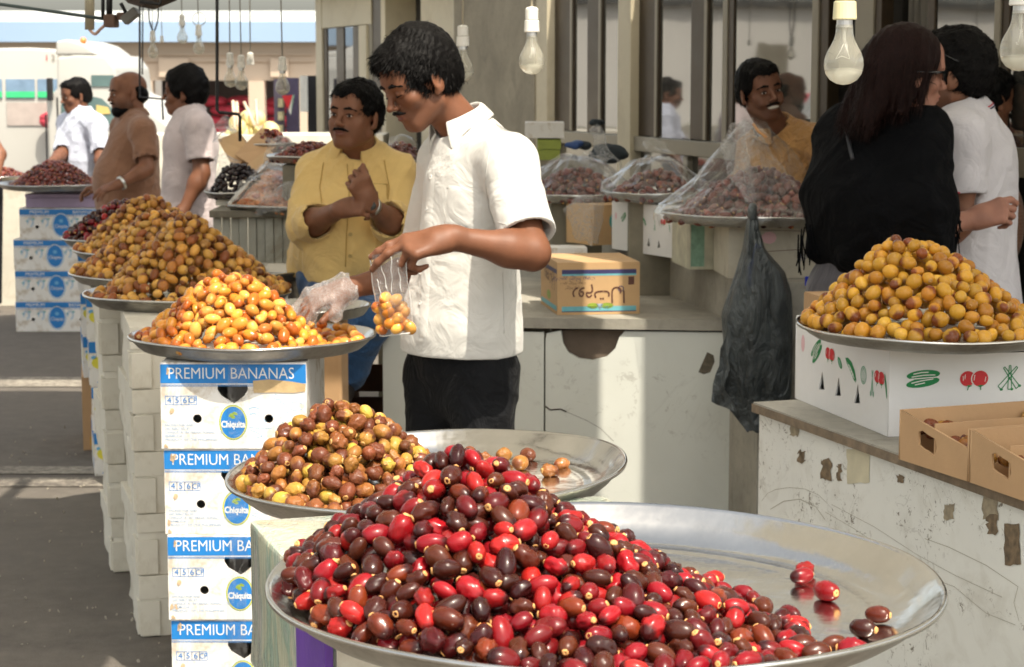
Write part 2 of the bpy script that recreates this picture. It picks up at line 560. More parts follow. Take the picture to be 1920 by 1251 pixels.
def m_skin(name, color, lip=(.28, .10, .08)):
    t = NT(name)
    v = t.coords()
    n1 = t.noise(v, 22, 5); n2 = t.noise(v, 300, 3)
    c = t.ramp(n1, [(.3, shade(color, .86)), (.7, shade(color, 1.12))])
    at_ = t.n('ShaderNodeAttribute', attribute_name='tint')
    c = t.mix(at_.outputs['Fac'], c, lip)
    b2 = t.n('ShaderNodeAttribute', attribute_name='stubble')
    c = t.mix(t.math('MULTIPLY', b2.outputs['Fac'], .65), c, (.035, .022, .016))
    b = t.bsdf(c, .52, 0, n2, .12, .002, Specular_IOR_Level=.35)
    b.inputs['Subsurface Weight'].default_value = .08
    b.inputs['Subsurface Radius'].default_value = (.012, .004, .002)
    b.inputs['Subsurface Scale'].default_value = .5
    return t.m
def m_hair(name, color):
    t = NT(name)
    v = t.coords('Object', (1, 1, .35)); n1 = t.noise(v, 220, 3)
    c = t.ramp(n1, [(.3, shade(color, .5)), (.75, shade(color, 1.7))])
    t.bsdf(c, .55, 0, n1, .35, .004, Specular_IOR_Level=.10)
    return t.m
HAIR = m_hair('black_hair', (.0045, .004, .004))
HAIR_RED = m_hair('dark_auburn_hair', (.012, .0045, .0038))
EYE_WHITE = pm('eye_white', (.62, .58, .54), .2, var=.05, bump=0)
EYE_DARK = pm('eye_iris', (.012, .008, .006), .15, var=.1, bump=0)
TEETH = pm('teeth', (.72, .68, .60), .3, var=.03, bump=0)
# ------------------------------------------------------------ ground
def grid_sheet(name, x0, x1, y0, y1, z, mat, n=2):
    vs_ = [(x0 + (x1 - x0) * i / n, y0 + (y1 - y0) * j / n, z) for j in range(n + 1) for i in range(n + 1)]
    fs = [(j * (n + 1) + i, j * (n + 1) + i + 1, (j + 1) * (n + 1) + i + 1, (j + 1) * (n + 1) + i) for j in range(n) for i in range(n)]
    return mesh_obj(name, vs_, fs, mat)
tag(grid_sheet('ground', -300, 300, -300, 600, 0, ASPHALT, 4), kind='structure')
for (ya, yb, xa) in ((7.98, 8.16, -1.45), (8.24, 8.40, -1.45)):  # pale bands painted where sun bars cross the ground
    tag(grid_sheet('ground_sun_band', -9, xa, ya, yb, .004, SUN_BAND_PAINT, 3), kind='structure')
tag(grid_sheet('ground_sun_band', -9, -1.3, 10.6, 10.95, .004, SUN_BAND_PAINT, 3), kind='structure')
bm = bmesh.new()
for k in range(260):
    x, y = rng.uniform(-2.3, -.9), rng.uniform(5.3, 9.5)
    s = rng.uniform(.003, .010)
    M = Matrix.Translation((x, y, s * .5)) @ Euler((rng.uniform(0, 3), rng.uniform(0, 3), rng.uniform(0, 6))).to_matrix().to_4x4()
    bmesh.ops.create_icosphere(bm, subdivisions=1, radius=s * .6, matrix=M @ Matrix.Diagonal((1.4, 1, .5, 1)))
tag(bm_obj('gravel', bm, pm('pale_grit', (.38, .34, .28), .9)), 'pale grit and crumbs scattered on the dark asphalt', kind='stuff')

# ------------------------------------------------------------ the market roof overhead (unseen; sheets and gaps shaped to place sun bars and shade)
def m_roof():
    t = NT('awning_cloth')
    n1 = t.noise(t.coords(), 2, 3); c = t.ramp(n1, [(.3, (.66, .65, .61)), (.7, (.76, .75, .71))])
    d = t.n('ShaderNodeBsdfDiffuse'); t.l(c, d.inputs[0]); l = t.n('ShaderNodeBsdfTranslucent'); t.l(c, l.inputs[0])
    m = t.n('ShaderNodeMixShader'); m.inputs[0].default_value = .52; t.l(d.outputs[0], m.inputs[1]); t.l(l.outputs[0], m.inputs[2]); t.l(m.outputs[0], t.out.inputs[0])
    return t.m
ROOF = m_roof()
def prism(name, poly, z0, z1, mat, parent=None):
    n = len(poly)
    vs_ = [(x, y, z0) for x, y in poly] + [(x, y, z1) for x, y in poly]
    fs = [tuple(range(n))[::-1], tuple(range(n, 2 * n))] + [(i, (i + 1) % n, n + (i + 1) % n, n + i) for i in range(n)]
    return mesh_obj(name, vs_, fs, mat, parent)
roof = empty('market_awning', (0, 0, 0), 0, 'pale sheet awning over the stalls, just above the frame', 'awning')
GX = lambda y: .79 + .529 * (5.73 - y)
for poly in (
    [(-4.4, 2.4), (-.40, 2.4), (-.40, 4.99), (-.80, 4.995), (-.80, 6.36), (-4.4, 6.36)],
    [(-.795, 5.0), (GX(5.0), 5.0), (GX(6.72), 6.72), (-.795, 6.72)],
    [(-4.4, 6.72), (-.80, 6.72), (-.795, 6.725), (GX(6.725), 6.725), (GX(9.0), 9.0), (GX(9.0), 9.06), (-4.4, 9.06)],
    [(-4.4, 9.44), (GX(9.4), 9.44), (GX(9.4), 12.3), (-4.6, 12.3)],
    [(GX(5.0) + .13, 5.0), (GX(9.4) + .13, 9.4), (4.2, 9.4), (4.2, 2.1), (1.0, 2.1), (1.0, 5.0)],
):
    prism('sheet', poly, 2.75, 2.765, ROOF, roof)
prism('patch', [(.85, 4.9), (1.6, 4.9), (1.4, 5.27), (.85, 5.27)], 2.77, 2.78, ROOF, roof)  # extra unseen strip, added to keep the sun gap off the woman's head
for (x0, y0, x1, y1) in ((-4.4, 3.2, -4.4, 12.3), (-1.25, 3.2, -1.25, 12.3), (4.2, 2.1, 4.2, 9), (1.0, 2.1, 1.0, 5.0)):
    tube('beam', [(x0, y0, 2.72), (x1, y1, 2.72)], .03, BLACK_METAL, roof)

# ------------------------------------------------------------ buildings across the road
CREAM_WALL = pm('cream_render', (.50, .40, .31), .85, var=.06, vscale=.5, bump=.2)
FASCIA = pm('blue_fascia', (.27, .38, .53), .6, var=.08, vscale=.3, bump=0)
PALE_ROOF = pm('pale_roof', (.66, .66, .62), .8, var=.05)
D0 = 45.0
def Z45(py): return CAM_H + (140 - py) / FPX * D0
def X45(px): return (px - 960) / FPX * D0
fb = empty('market_hall', (0, D0, 0), 0, 'long cream hall with a pale blue fascia across the road', 'building')
xl, xr = -46.0, X45(640)
box('roof', (xl, .1, 2.80), (xr, 8, 3.05), PALE_ROOF, fb)
box('fascia', (xl, -.45, 2.36), (xr, .3, 2.80), FASCIA, fb)
xo = X45(262)
box('wall', (xl, 0, 0), (xo, .3, 2.36), CREAM_WALL, fb)
box('lintel', (xo, 0, 1.52), (xr, .3, 2.36), CREAM_WALL, fb)
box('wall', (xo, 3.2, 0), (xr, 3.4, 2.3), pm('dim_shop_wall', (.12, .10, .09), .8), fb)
for px in (262, 470, 560):
    box('pier', (X45(px), -.05, 0), (X45(px) + .35, .3, 1.515), CREAM_WALL, fb)
for a, b in ((305, 318), (318, 360), (512, 545)):
    box('moulding', (X45(a), -.12, 1.6), (X45(b), 0, 2.0), CREAM_WALL, fb)
for py in (104, 116):
    box('cornice', (X45(180), -.07, Z45(py)), (X45(590), 0, Z45(py) + .03), CREAM_WALL, fb)
for k in range(26):
    box('moulding', (xl + k * 1.25, -.04, 1.2), (xl + k * 1.25 + .5, 0, 1.9), pm('shutter_grey', (.30, .28, .26), .6), fb)
# white block whose reflection fills the shop windows
wb = empty('white_block', (-30, 38, 0), R(12), 'plain white building far across the road, seen in the shop glass', 'building')
box('wall', (-11, 0, 0), (7, 6, 3.3), pm('white_render', (.66, .64, .60), .8, var=.05, vscale=.4), wb)
box('roof', (-11.2, -.2, 3.3), (7.2, 6, 3.45), pm('roof_edge', (.06, .06, .06), .8), wb)
for k in range(3):
    box('window', (-7 + 4 * k, -.03, 1.5), (-6.2 + 4 * k, 0, 2.4), GREY_FRAME, wb)

# sacks
SACK = pm('red_net_sack', (.52, .045, .075), .7, var=.35, vscale=6, bump=.7, bscale=40, bdist=.02)
def sack_mesh():
    bm = bmesh.new()
    bmesh.ops.create_uvsphere(bm, u_segments=16, v_segments=10, radius=1)
    for v in bm.verts:
        n = mnoise.noise(v.co * 1.7) * .12
        v.co = Vector((v.co.x * (.42 + n * .3) * (1 - .0 * v.co.z), v.co.y * .24, v.co.z * .13 + n * .05))
    me = bpy.data.meshes.new('sack'); bm.to_mesh(me); bm.free()
    me.polygons.foreach_set('use_smooth', [True] * len(me.polygons))
    me.materials.append(SACK)
    return me
sm_ = sack_mesh()
def sacks(label, grp, cells, y):
    for (x, z) in cells:
        o = bpy.data.objects.new('produce_sack', sm_); COL.objects.link(o)
        o.location = (x, y + rng.uniform(-.12, .12), z); o.rotation_euler = (rng.uniform(-.1, .1), rng.uniform(-.12, .12), rng.uniform(-.25, .25))
        tag(o, label, 'sack', grp)
cells = []
for r_, z in enumerate((.13, .36, .60, .84, 1.05)):
    for k in range(8 - r_ % 2):
        cells.append((X45(385) + .4 * (r_ % 2) + k * .8 - .4 * 0, z))
sacks('red net sack of produce piled in the open shop across the road', 'red sacks across the road', cells, D0 + 1.2)
cells = [(-3.95 + .48 * (i % 2) + 0 * j + .0, .95 + .18 * j) for j in range(3) for i in range(2)]
bs = bpy.data.objects

# ------------------------------------------------------------ trucks
WHITE_PAINT = pm('white_vehicle_paint', (.46, .45, .42), .3, var=.03, vscale=1.5, bump=0)
def profile_body(name, prof, width, mat, parent, bev=.05):
    """prof: (x, z) outline seen from the side, extruded along y"""
    bm = bmesh.new()
    a = [bm.verts.new((x, 0, z)) for x, z in prof]
    f = bm.faces.new(a)
    r = bmesh.ops.extrude_face_region(bm, geom=[f])
    bmesh.ops.translate(bm, vec=(0, width, 0), verts=[v for v in r['geom'] if isinstance(v, bmesh.types.BMVert)])
    bmesh.ops.recalc_face_normals(bm, faces=bm.faces)
    bmesh.ops.bevel(bm, geom=list(bm.edges), offset=bev, segments=3, profile=.6, affect='EDGES')
    o = bm_obj(name, bm, mat, parent); o.data.polygons.foreach_set('use_smooth', [True] * len(o.data.polygons))
    return o
D1 = 18.0
def V(px, py, D=D1):
    return ((px - 960) / FPX * D * 1.0, CAM_H + (140 - py) / FPX * D)
WGLASS = pm('vehicle_glass', (.10, .16, .16), .05, var=.3, vscale=2, bump=0)
tr = empty('parked_truck', (0, D1, 0), 0, 'white truck cab with a roof wind deflector parked beyond the stalls', 'truck')
cabp = [V(94, 400), V(92, 182), V(112, 168), V(114, 108), V(150, 102), V(205, 104), V(222, 128), V(228, 178), V(262, 190), V(335, 245), V(352, 300), V(352, 400)]
profile_body('body', cabp, 1.7, WHITE_PAINT, tr, .03)
profile_body('wind_deflector', [V(112, 104), V(114, 79), V(135, 75), V(165, 84), V(192, 104)], 1.6, WHITE_PAINT, tr, .02)
def side_glass(poly, parent, mat, dy=-.012, name='window'):
    pts = [V(*p) for p in poly]
    o = mesh_obj(name, [(x, dy, z) for x, z in pts] + [(x, dy + .01, z) for x, z in pts],
                 [tuple(range(len(pts)))[::-1]] + [tuple(range(len(pts), 2 * len(pts)))] + [(i, (i + 1) % len(pts), len(pts) + (i + 1) % len(pts), len(pts) + i) for i in range(len(pts))], mat, parent)
    return o
side_glass([(120, 240), (120, 196), (130, 180), (165, 177), (196, 184), (218, 205), (222, 240)], tr, WGLASS)
side_glass([(178, 141), (220, 141), (216, 162), (178, 162)], tr, WGLASS)
box('seam', (V(90, 0)[0], -.02, .3), (V(92.5, 0)[0], 0, 1.3), BLACK_METAL, tr)
for px in (120, 320):
    bm = bmesh.new(); bmesh.ops.create_cone(bm, cap_ends=True, segments=28, radius1=.34, radius2=.34, depth=.22, matrix=Matrix.Translation((V(px, 0)[0], .12, .34)) @ Matrix.Rotation(math.pi / 2, 4, 'X'))
    bm_obj('wheel', bm, BLACK_METAL, tr)
sg = side_glass([(186, 196), (208, 200), (212, 212), (186, 214)], tr, pm('yellow_sack_seen_in_cab', (.55, .42, .15), .8), -.02, 'seat_cover')
for _x in (112, 232): box('door_seam', (V(_x, 0)[0], -.012, .5), (V(_x, 0)[0] + .012, -.001, 1.45), BLACK_METAL, tr)
box('door_handle', (V(205, 0)[0], -.03, .98), (V(222, 0)[0], -.005, 1.02), BLACK_METAL, tr, .004)
box('side_moulding', (V(96, 0)[0], -.02, .62), (V(330, 0)[0], -.002, .70), pm('grey_trim', (.2, .2, .2), .5), tr, .004)
box('mirror', (V(98, 0)[0], -.1, 1.42), (V(108, 0)[0], -.03, 1.62), BLACK_METAL, tr, .01)
fl_ = bmesh.new(); bmesh.ops.create_uvsphere(fl_, u_segments=12, v_segments=8, radius=.03, matrix=Matrix.Translation((V(160, 77)[0], .1, V(160, 77)[1])))
bm_obj('marker_light', fl_, pm('orange_lens', (.8, .22, .05), .3), tr)
tb = empty('white_minibus', (0, 19.5, 0), 0, 'white minibus with a green stripe standing at the left edge', 'bus')
D1 = 19.5
profile_body('body', [V(-260, 420), V(-260, 90), V(-10, 86), V(88, 92), V(92, 110), V(96, 420)], 1.6, WHITE_PAINT, tb, .03)
for a, b in ((4, 44), (50, 88), (-60, -2), (-130, -68)):
    side_glass([(a, 188), (a, 149), (b, 149), (b, 188)], tb, pm('blue_bus_glass', srgb(120, 145, 170), .1, var=.2, bump=0))
    box('stripe', (V(a, 0)[0], -.02, V(0, 186)[1]), (V(b, 0)[0], -.013, V(0, 174)[1]), pm('green_stripe', srgb(60, 190, 125), .4, bump=0), tb)
side_glass([(-60, 242), (-60, 196), (82, 196), (82, 242)], tb, pm('bus_load_opening', (.42, .36, .33), .6))
Mface = frame_on((0, -.004, 0), (1, 0, 0), (0, 0, 1))
for s, px, m in (('1', 24, RED_INK), ('2', 37, GREY_FRAME), ('0', 50, GREY_FRAME), ('7', 63, GREY_FRAME), ('2', 76, GREY_FRAME), ('1', 91, RED_INK)):
    x, z = V(px, 107)
    lettering(s, .085, m, tb, Mface, x, z, lift=.006)
bx = [V(36 + 17 * i, 236 - 11 * j) for j in range(2) for i in range(3)]
for (x, z) in bx:
    o = bpy.data.objects.new('produce_sack', sm_); COL.objects.link(o); o.scale = (.28, .3, .45)
    o.location = (x, 19.36, z); o.rotation_euler = (0, rng.uniform(-.2, .2), rng.uniform(-.3, .3))
    tag(o, 'small red sack beside the white minibus', 'sack', 'small red sacks by the minibus')
D1 = 18.0
# pickup outside to the left: only its reflection reaches the shop windows
pk = empty('parked_pickup', (-10.6, 17.6, 0), R(35), 'white pickup loaded with red sacks, mirrored in the shop glass', 'pickup')
profile_body('body', [(-2.4, .45), (-2.4, 1.0), (-.5, 1.05), (-.3, 1.72), (.9, 1.75), (1.5, 1.15), (2.4, 1.0), (2.4, .45)], 1.7, WHITE_PAINT, pk, .06)
box('window', (-.2, -.01, 1.12), (1.1, 0, 1.6), WGLASS, pk)
for x in (-1.6, 1.6):
    bm = bmesh.new(); bmesh.ops.create_cone(bm, cap_ends=True, segments=24, radius1=.36, radius2=.36, depth=.22, matrix=Matrix.Translation((x, .1, .36)) @ Matrix.Rotation(math.pi / 2, 4, 'X'))
    bm_obj('wheel', bm, BLACK_METAL, pk)
for i in range(8):
    o = bpy.data.objects.new('produce_sack', sm_); COL.objects.link(o)
    o.location = (-16.2 + .85 * (i % 4) + .3 * (i // 4), 24.2 - .5 * (i % 4), 1.0 + .25 * (i // 4)); o.rotation_euler = (0, 0, -.5)
    tag(o, 'red sack stacked on a low platform outside, mirrored in the glass', 'sack', 'sacks on the platform')
box('loading_platform', (-17.5, 24.8, 0), (-12.0, 25.8, .88), CONCRETE)
tag(bpy.data.objects['loading_platform'], 'low concrete loading platform outside, under the red sacks', 'platform')

# ------------------------------------------------------------ shop front
FO = Vector((1.05, 9.0, 0)); FX = Vector((.3256, -.9455, 0)).normalized(); FN = Vector((-.9455, -.3256, 0)).normalized()
def sx(px, off=0.0):
    d = ray(px, 140)
    o = FO + FN * off
    s = (o - Vector((0, 0, CAM_H))).dot(FN) / d.dot(FN)
    p = Vector((0, 0, CAM_H)) + d * s
    return (p - FO).dot(FX)
sf = empty('shop_facade', FO, math.atan2(FX.y, FX.x), 'beige shop front with dark framed windows running along the back of the stalls', 'shop front')
def fbox(name, pa, pb, z0, z1, mat, y0=0.0, y1=.12, parent=None, bevel=.004):
    return box(name, (sx(pa), y0, z0), (sx(pb), y1, z1), mat, parent or sf, bevel)
TOP = 2.30
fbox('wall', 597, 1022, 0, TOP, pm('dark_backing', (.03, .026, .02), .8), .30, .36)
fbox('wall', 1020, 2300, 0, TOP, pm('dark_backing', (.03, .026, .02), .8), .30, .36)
fbox('post', 597, 608, 0, TOP, BEIGE_PAINT, -.02, .3)
fbox('lintel', 608, 700, 2.02, TOP, BEIGE_PAINT, -.015, .25)
fbox('post', 680, 694, 0, 2.015, BEIGE_PAINT, -.03, .3)
fbox('eave', 585, 900, TOP, TOP + .08, pm('pale_eave', (.55, .60, .50), .6), -.25, .4)
# left windows
fbox('wall', 608, 680, 0, 1.16, BEIGE_PAINT, 0, .25)
fbox('window_sill', 608, 680, 1.165, 1.20, GREY_FRAME, -.02, .2)
for a, b in ((608, 614), (632, 646), (663, 680)):
    fbox('window_frame', a, b, 1.205, 2.015, BRONZE_FRAME, -.004, .05)
for a, b in ((614, 632), (646, 663)):
    fbox('pane', a, b, 1.205, 2.015, GLASS, .004, .012, bevel=0)
fbox('door_frame', 694, 700, 0, TOP, GREY_FRAME, -.01, .15)
fbox('door', 700, 722, 0, TOP, BRONZE_FRAME, -.004, .05)
fbox('door_frame', 722, 730, 0, TOP, BEIGE_PAINT, -.03, .3)
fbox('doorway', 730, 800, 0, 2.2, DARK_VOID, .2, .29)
fbox('lintel', 730, 800, 2.205, TOP, BEIGE_PAINT, -.02, .2)
fbox('post', 800, 868, 0, TOP, BEIGE_PAINT, -.04, .3)
fbox('cement_wall', 868, 1020, 0, TOP, GREY_WALL, -.06, .3)
fbox('post', 1020, 1041, 0, TOP, BEIGE_PAINT, -.05, .3)
SILL = 1.345
for a, b in ((1041, 1076), (1102, 1130), (1199, 1236), (1296, 1329)):
    fbox('window_frame', a, b, SILL, TOP, BRONZE_FRAME, -.004, .05)
    w = sx(b) - sx(a)
    box('frame_bead', (sx(b) - .035, -.012, SILL), (sx(b) - .005, -.005, TOP), GREY_FRAME, sf)
for a, b in ((1076, 1102), (1130, 1175), (1236, 1296), (1329, 1357), (1375, 1525), (1750, 1866), (1890, 2050)):
    fbox('pane', a, b, SILL - .02, TOP, GLASS, .004, .012, bevel=0)
fbox('window_frame', 1357, 1366, SILL, TOP, GREY_FRAME, -.01, .05)
fbox('window_frame', 1366, 1376, SILL, TOP, BRONZE_FRAME, -.004, .05)
fbox('post', 1175, 1199, 0, TOP, BEIGE_PAINT, -.05, .2)
fbox('window_sill', 1041, 1175, SILL - .07, SILL - .003, GREY_FRAME, -.03, .15)
fbox('window_sill', 1199, 1390, SILL - .075, SILL - .003, GREY_FRAME, -.03, .15)
fbox('mullion', 1289, 1297, .6, SILL - .08, GREY_FRAME, -.02, .08)
for a, b in ((1041, 1175), (1199, 1289), (1297, 1390)):
    fbox('pane', a, b, .55, SILL - .08, GLASS, .01, .018, bevel=0)
fbox('kick_wall', 1041, 2050, 0, .55, GREY_WALL, .02, .2)
# right part
fbox('window_frame', 1525, 1537, .55, TOP, GREY_FRAME, -.012, .05)
fbox('window_frame', 1537, 1553, .55, TOP, BRONZE_FRAME, -.004, .05)
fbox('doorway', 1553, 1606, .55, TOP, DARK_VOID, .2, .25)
fbox('window_frame', 1606, 1640, .55, TOP, GREY_FRAME, -.012, .05)
fbox('window_frame', 1640, 1652, .55, TOP, BRONZE_FRAME, -.004, .05)
fbox('window_frame', 1738, 1751, .55, TOP, BRONZE_FRAME, -.004, .05)
fbox('window_frame', 1866, 1877, .55, TOP, GREY_FRAME, -.012, .05)
fbox('window_frame', 1877, 1891, .55, TOP, BRONZE_FRAME, -.004, .05)
fbox('window_sill', 1870, 2050, 1.30, 1.40, GREY_FRAME, -.03, .15)
fbox('window_sill', 1870, 2050, 1.52, 1.535, BRONZE_FRAME, .02, .06)
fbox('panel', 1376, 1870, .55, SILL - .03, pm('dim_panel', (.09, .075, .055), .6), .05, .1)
# pleated curtain in the right bay
CURT = pm('grey_curtain', (.16, .15, .13), .8, var=.1)
vs_, fs = [], []
x0, x1 = sx(1652), sx(1738); n = 90
for i in range(n + 1):
    t = i / n; x = x0 + (x1 - x0) * t; y = .14 + .03 * math.sin(t * 60) + .012 * math.sin(t * 131 + 1)
    vs_ += [(x, y, .6), (x, y, TOP)]
fs = [(2 * i, 2 * i + 2, 2 * i + 3, 2 * i + 1) for i in range(n)]
mesh_obj('curtain', vs_, fs, CURT, sf, smooth=True)
# a handle on the door gap
tube('handle', [(sx(1556), -.05, 2.08), (sx(1556), -.05, 2.26)], .008, STEEL, sf)

# ------------------------------------------------------------ concrete slab, ledge, white panel counter
def world_prism(name, poly, z0, z1, mat, parent=None):
    return prism(name, poly, z0, z1, mat, parent)
SLZ = .846
A_ = onz(716, 592, SLZ); B_ = onz(1365, 601, SLZ)
lx = lambda y, o=0: .696 + .1946 * (6.75 - y) + o
counter = empty('slab_counter', (0, 0, 0), 0, 'white panelled counter with a thick grey concrete slab, behind the man in white', 'counter')
slab_poly = [(A_.x, A_.y), (B_.x, B_.y), (.85 + .35, 6.6), (.85 + .35, 9.2), (-.35, 9.6)]
world_prism('slab', slab_poly, SLZ - .035, SLZ, CONCRETE, counter)
def wall_panel(name, p0, p1, z0, z1, mat, parent, thick=.02, holes=None):
    d = Vector((p1[0] - p0[0], p1[1] - p0[1], 0)); L = d.length
    me = holed_panel(L, z1 - z0, holes or [], thick)
    M = frame_on((p0[0], p0[1], z0), d, (0, 0, 1))
    me.transform(M)
    return link_mesh(name, me, mat, parent)
sdir = (B_ - A_); sdir.z = 0; sdir.normalize()
def on_slab(px, inset=.012):
    r_ = ray(px, 600); o_ = Vector((A_.x, A_.y, 0)); nn = Vector((-sdir.y, sdir.x, 0))
    s_ = (o_ - Vector((0, 0, 0))).dot(nn) / Vector((r_.x, r_.y, 0)).dot(nn)
    p = Vector((r_.x, r_.y, 0)) * s_ + nn * inset
    return p
C0 = on_slab(716); C1 = on_slab(954); C2 = on_slab(1019); C3 = on_slab(1375)
wall_panel('side_board', (C0.x, C0.y), (C1.x, C1.y), 0, SLZ - .04, BOARD, counter)
wall_panel('side_board', (C1.x + .004, C1.y), (C2.x, C2.y), 0, SLZ - .05, BOARD, counter)
# the big board has a bite broken out of its upper left edge and a crack
W = (C3 - C2).length; H = SLZ - .042
def pxh(px): return (px - 1021) / (1375 - 1021) * W
bite = [(pxh(1050), H - .001), (pxh(1054), H - .045), (pxh(1064), H - .075), (pxh(1085), H - .095), (pxh(1110), H - .10), (pxh(1136), H - .088), (pxh(1152), H - .06), (pxh(1160), H - .02), (pxh(1170), H - .001)]
outline = [(0, 0), (W, 0), (W, H)] + bite[::-1] + [(0.004, H - .012), (0, H - .03)]
bm = bmesh.new()
f = bm.faces.new([bm.verts.new((x, y, 0)) for x, y in outline])
ex = bmesh.ops.extrude_face_region(bm, geom=[f])
bmesh.ops.translate(bm, vec=(0, 0, -.018), verts=[v for v in ex['geom'] if isinstance(v, bmesh.types.BMVert)])
bmesh.ops.recalc_face_normals(bm, faces=bm.faces)
Mb = frame_on((C2.x + .006, C2.y, 0), (C3 - C2), (0, 0, 1))
bmesh.ops.transform(bm, matrix=Mb, verts=bm.verts)
bm_obj('front_board', bm, BOARD, counter)
back = bmesh.new(); add_box(back, (.02, 0, -.06), (W, H - .002, -.03), Mb)
bm_obj('core', back, m_concrete('rough_brown_core', (.16, .12, .09)), counter)
CRK = pm('crack_dark', (.05, .035, .025), .9, bump=0)
def cpx(px, py): return ((px - 1021) / (1375 - 1021) * W, H - (py - 597) / 562.0)
flat('crack', line2([cpx(1021, 742), cpx(1030, 749), cpx(1050, 747), cpx(1061, 752)], .005) + line2([cpx(1061, 752), cpx(1100, 768), cpx(1125, 782), cpx(1150, 806)], .0012), CRK, counter, Mb, .001)
flat('stain', [[cpx(1308, 672), cpx(1318, 648), cpx(1324, 634), cpx(1336, 640), cpx(1338, 652), cpx(1330, 672), cpx(1318, 676)]], pm('peeled_patch', (.13, .11, .08), .9, var=.5, vscale=60), counter, Mb, .001)
# ledge along the shop front
ledge_poly = [(lx(6.32), 6.32), (lx(8.9), 8.9), (lx(8.9, .35), 8.9), (lx(6.32, .75), 6.32)]
tag(world_prism('concrete_ledge', ledge_poly, 0, 1.0, CONCRETE), 'long grey concrete ledge carrying the covered trays along the shop front', 'ledge')

# ------------------------------------------------------------ right counter
RC = empty('worn_counter', (0, 0, 0), 0, 'white counter at lower right, scuffed and covered in peeled tape marks', 'counter')
r0 = Vector((.607, 4.88, 0)); rd = Vector((.361, -1.07, 0)).normalized(); rn = Vector((-rd.y, rd.x, 0))   # rn points right/back
rn = Vector((.947, .32, 0))
RZ = .853
r1 = r0 + rd * 4.2
panel_b = r0 + rn * 1.6
wall_panel('side_board', (r0.x, r0.y), (r1.x, r1.y), 0, RZ - .022, BOARD_WORN, RC)
world_prism('countertop', [(r0 - rn * .012 - rd * .01)[:2], (r1 - rn * .012)[:2], (r1 + rn * 1.6)[:2], (r0 + rn * 1.6 - rd * .01)[:2]], RZ - .02, RZ, CONCRETE, RC)
world_prism('edge_strip', [(r0 - rn * .016 - rd * .012)[:2], (r1 - rn * .016)[:2], (r1 - rn * .013)[:2], (r0 - rn * .013 - rd * .012)[:2]], RZ - .024, RZ - .004, WOOD_EDGE, RC)
wall_panel('back_board', ((r0 + rn * 1.6).x, (r0 + rn * 1.6).y), (r0.x, r0.y), 0, RZ - .022, BOARD_WORN, RC)
# peeled tape and paper remnants on its face
Mr = frame_on((r0.x, r0.y, 0), rd, (0, 0, 1))
def rcp(px, py):
    """pixel on the counter face -> face coordinates"""
    d = ray(px, py); nrm = -rn
    s = (r0 - Vector((0, 0, CAM_H))).dot(nrm) / d.dot(nrm)
    p = Vector((0, 0, CAM_H)) + d * s
    return ((p - r0).dot(rd), p.z)
TAPE = pm('old_parcel_tape', (.30, .25, .17), .5, var=.45, vscale=45, bump=.4)
TAPE2 = pm('brown_tape_residue', (.17, .12, .07), .6, var=.6, vscale=60, bump=.4)
PAPER = pm('yellowed_paper_scrap', (.58, .53, .38), .7, var=.12, vscale=25)
def ragged(x0, y0, x1, y1, n=5, j=2.5, seed=1):
    r = random.Random(seed)
    pts = []
    for (ax, ay, bx_, by) in ((x0, y0, x1, y0), (x1, y0, x1, y1), (x1, y1, x0, y1), (x0, y1, x0, y0)):
        for k in range(n):
            t = k / n
            pts.append(rcp(ax + (bx_ - ax) * t + r.uniform(-j, j), ay + (by - ay) * t + r.uniform(-j, j)))
    return pts
flat('paper_scrap', [ragged(1589, 842, 1631, 906, seed=3, j=1.5)], PAPER, RC, Mr, .0012)
for _pl in [ragged(1481, 784, 1498, 818, seed=4), ragged(1771, 945, 1790, 975, seed=5), ragged(1843, 922, 1872, 975, seed=6)]: flat('tape_scrap', [_pl], TAPE, RC, Mr, .001)
for _pl in [ragged(1885, 983, 1914, 1060, seed=7, j=2), ragged(1852, 966, 1874, 1000, seed=8, j=4), ragged(1541, 862, 1560, 900, seed=9, j=4), ragged(1498, 845, 1512, 866, seed=12, j=4),
                    ragged(1570, 872, 1579, 900, seed=13, j=3), ragged(1683, 890, 1695, 905, seed=14, j=3)]: flat('tape_scrap', [_pl], TAPE2, RC, Mr, .0014)
flat('scribble', line2([rcp(*p) for p in ((1428, 940), (1440, 925), (1455, 918), (1480, 914), (1510, 917), (1535, 928), (1552, 944))], .0010)
     + line2([rcp(*p) for p in ((1560, 946), (1640, 988), (1720, 1040), (1790, 1078), (1880, 1120))], .0010)
     + line2([rcp(*p) for p in ((1548, 960), (1600, 990), (1660, 1030), (1720, 1075), (1790, 1100), (1850, 1150), (1905, 1172))], .0010)
     + line2([rcp(*p) for p in ((1735, 1010), (1780, 1026), (1850, 1060), (1910, 1100), (1902, 1130), (1912, 1165))], .0012)
     + line2([rcp(*p) for p in ((1445, 955), (1470, 940), (1500, 936), (1530, 950), (1548, 975))], .0016), pm('pencil_scribble', (.36, .33, .26), .8, bump=0), RC, Mr, .0009)
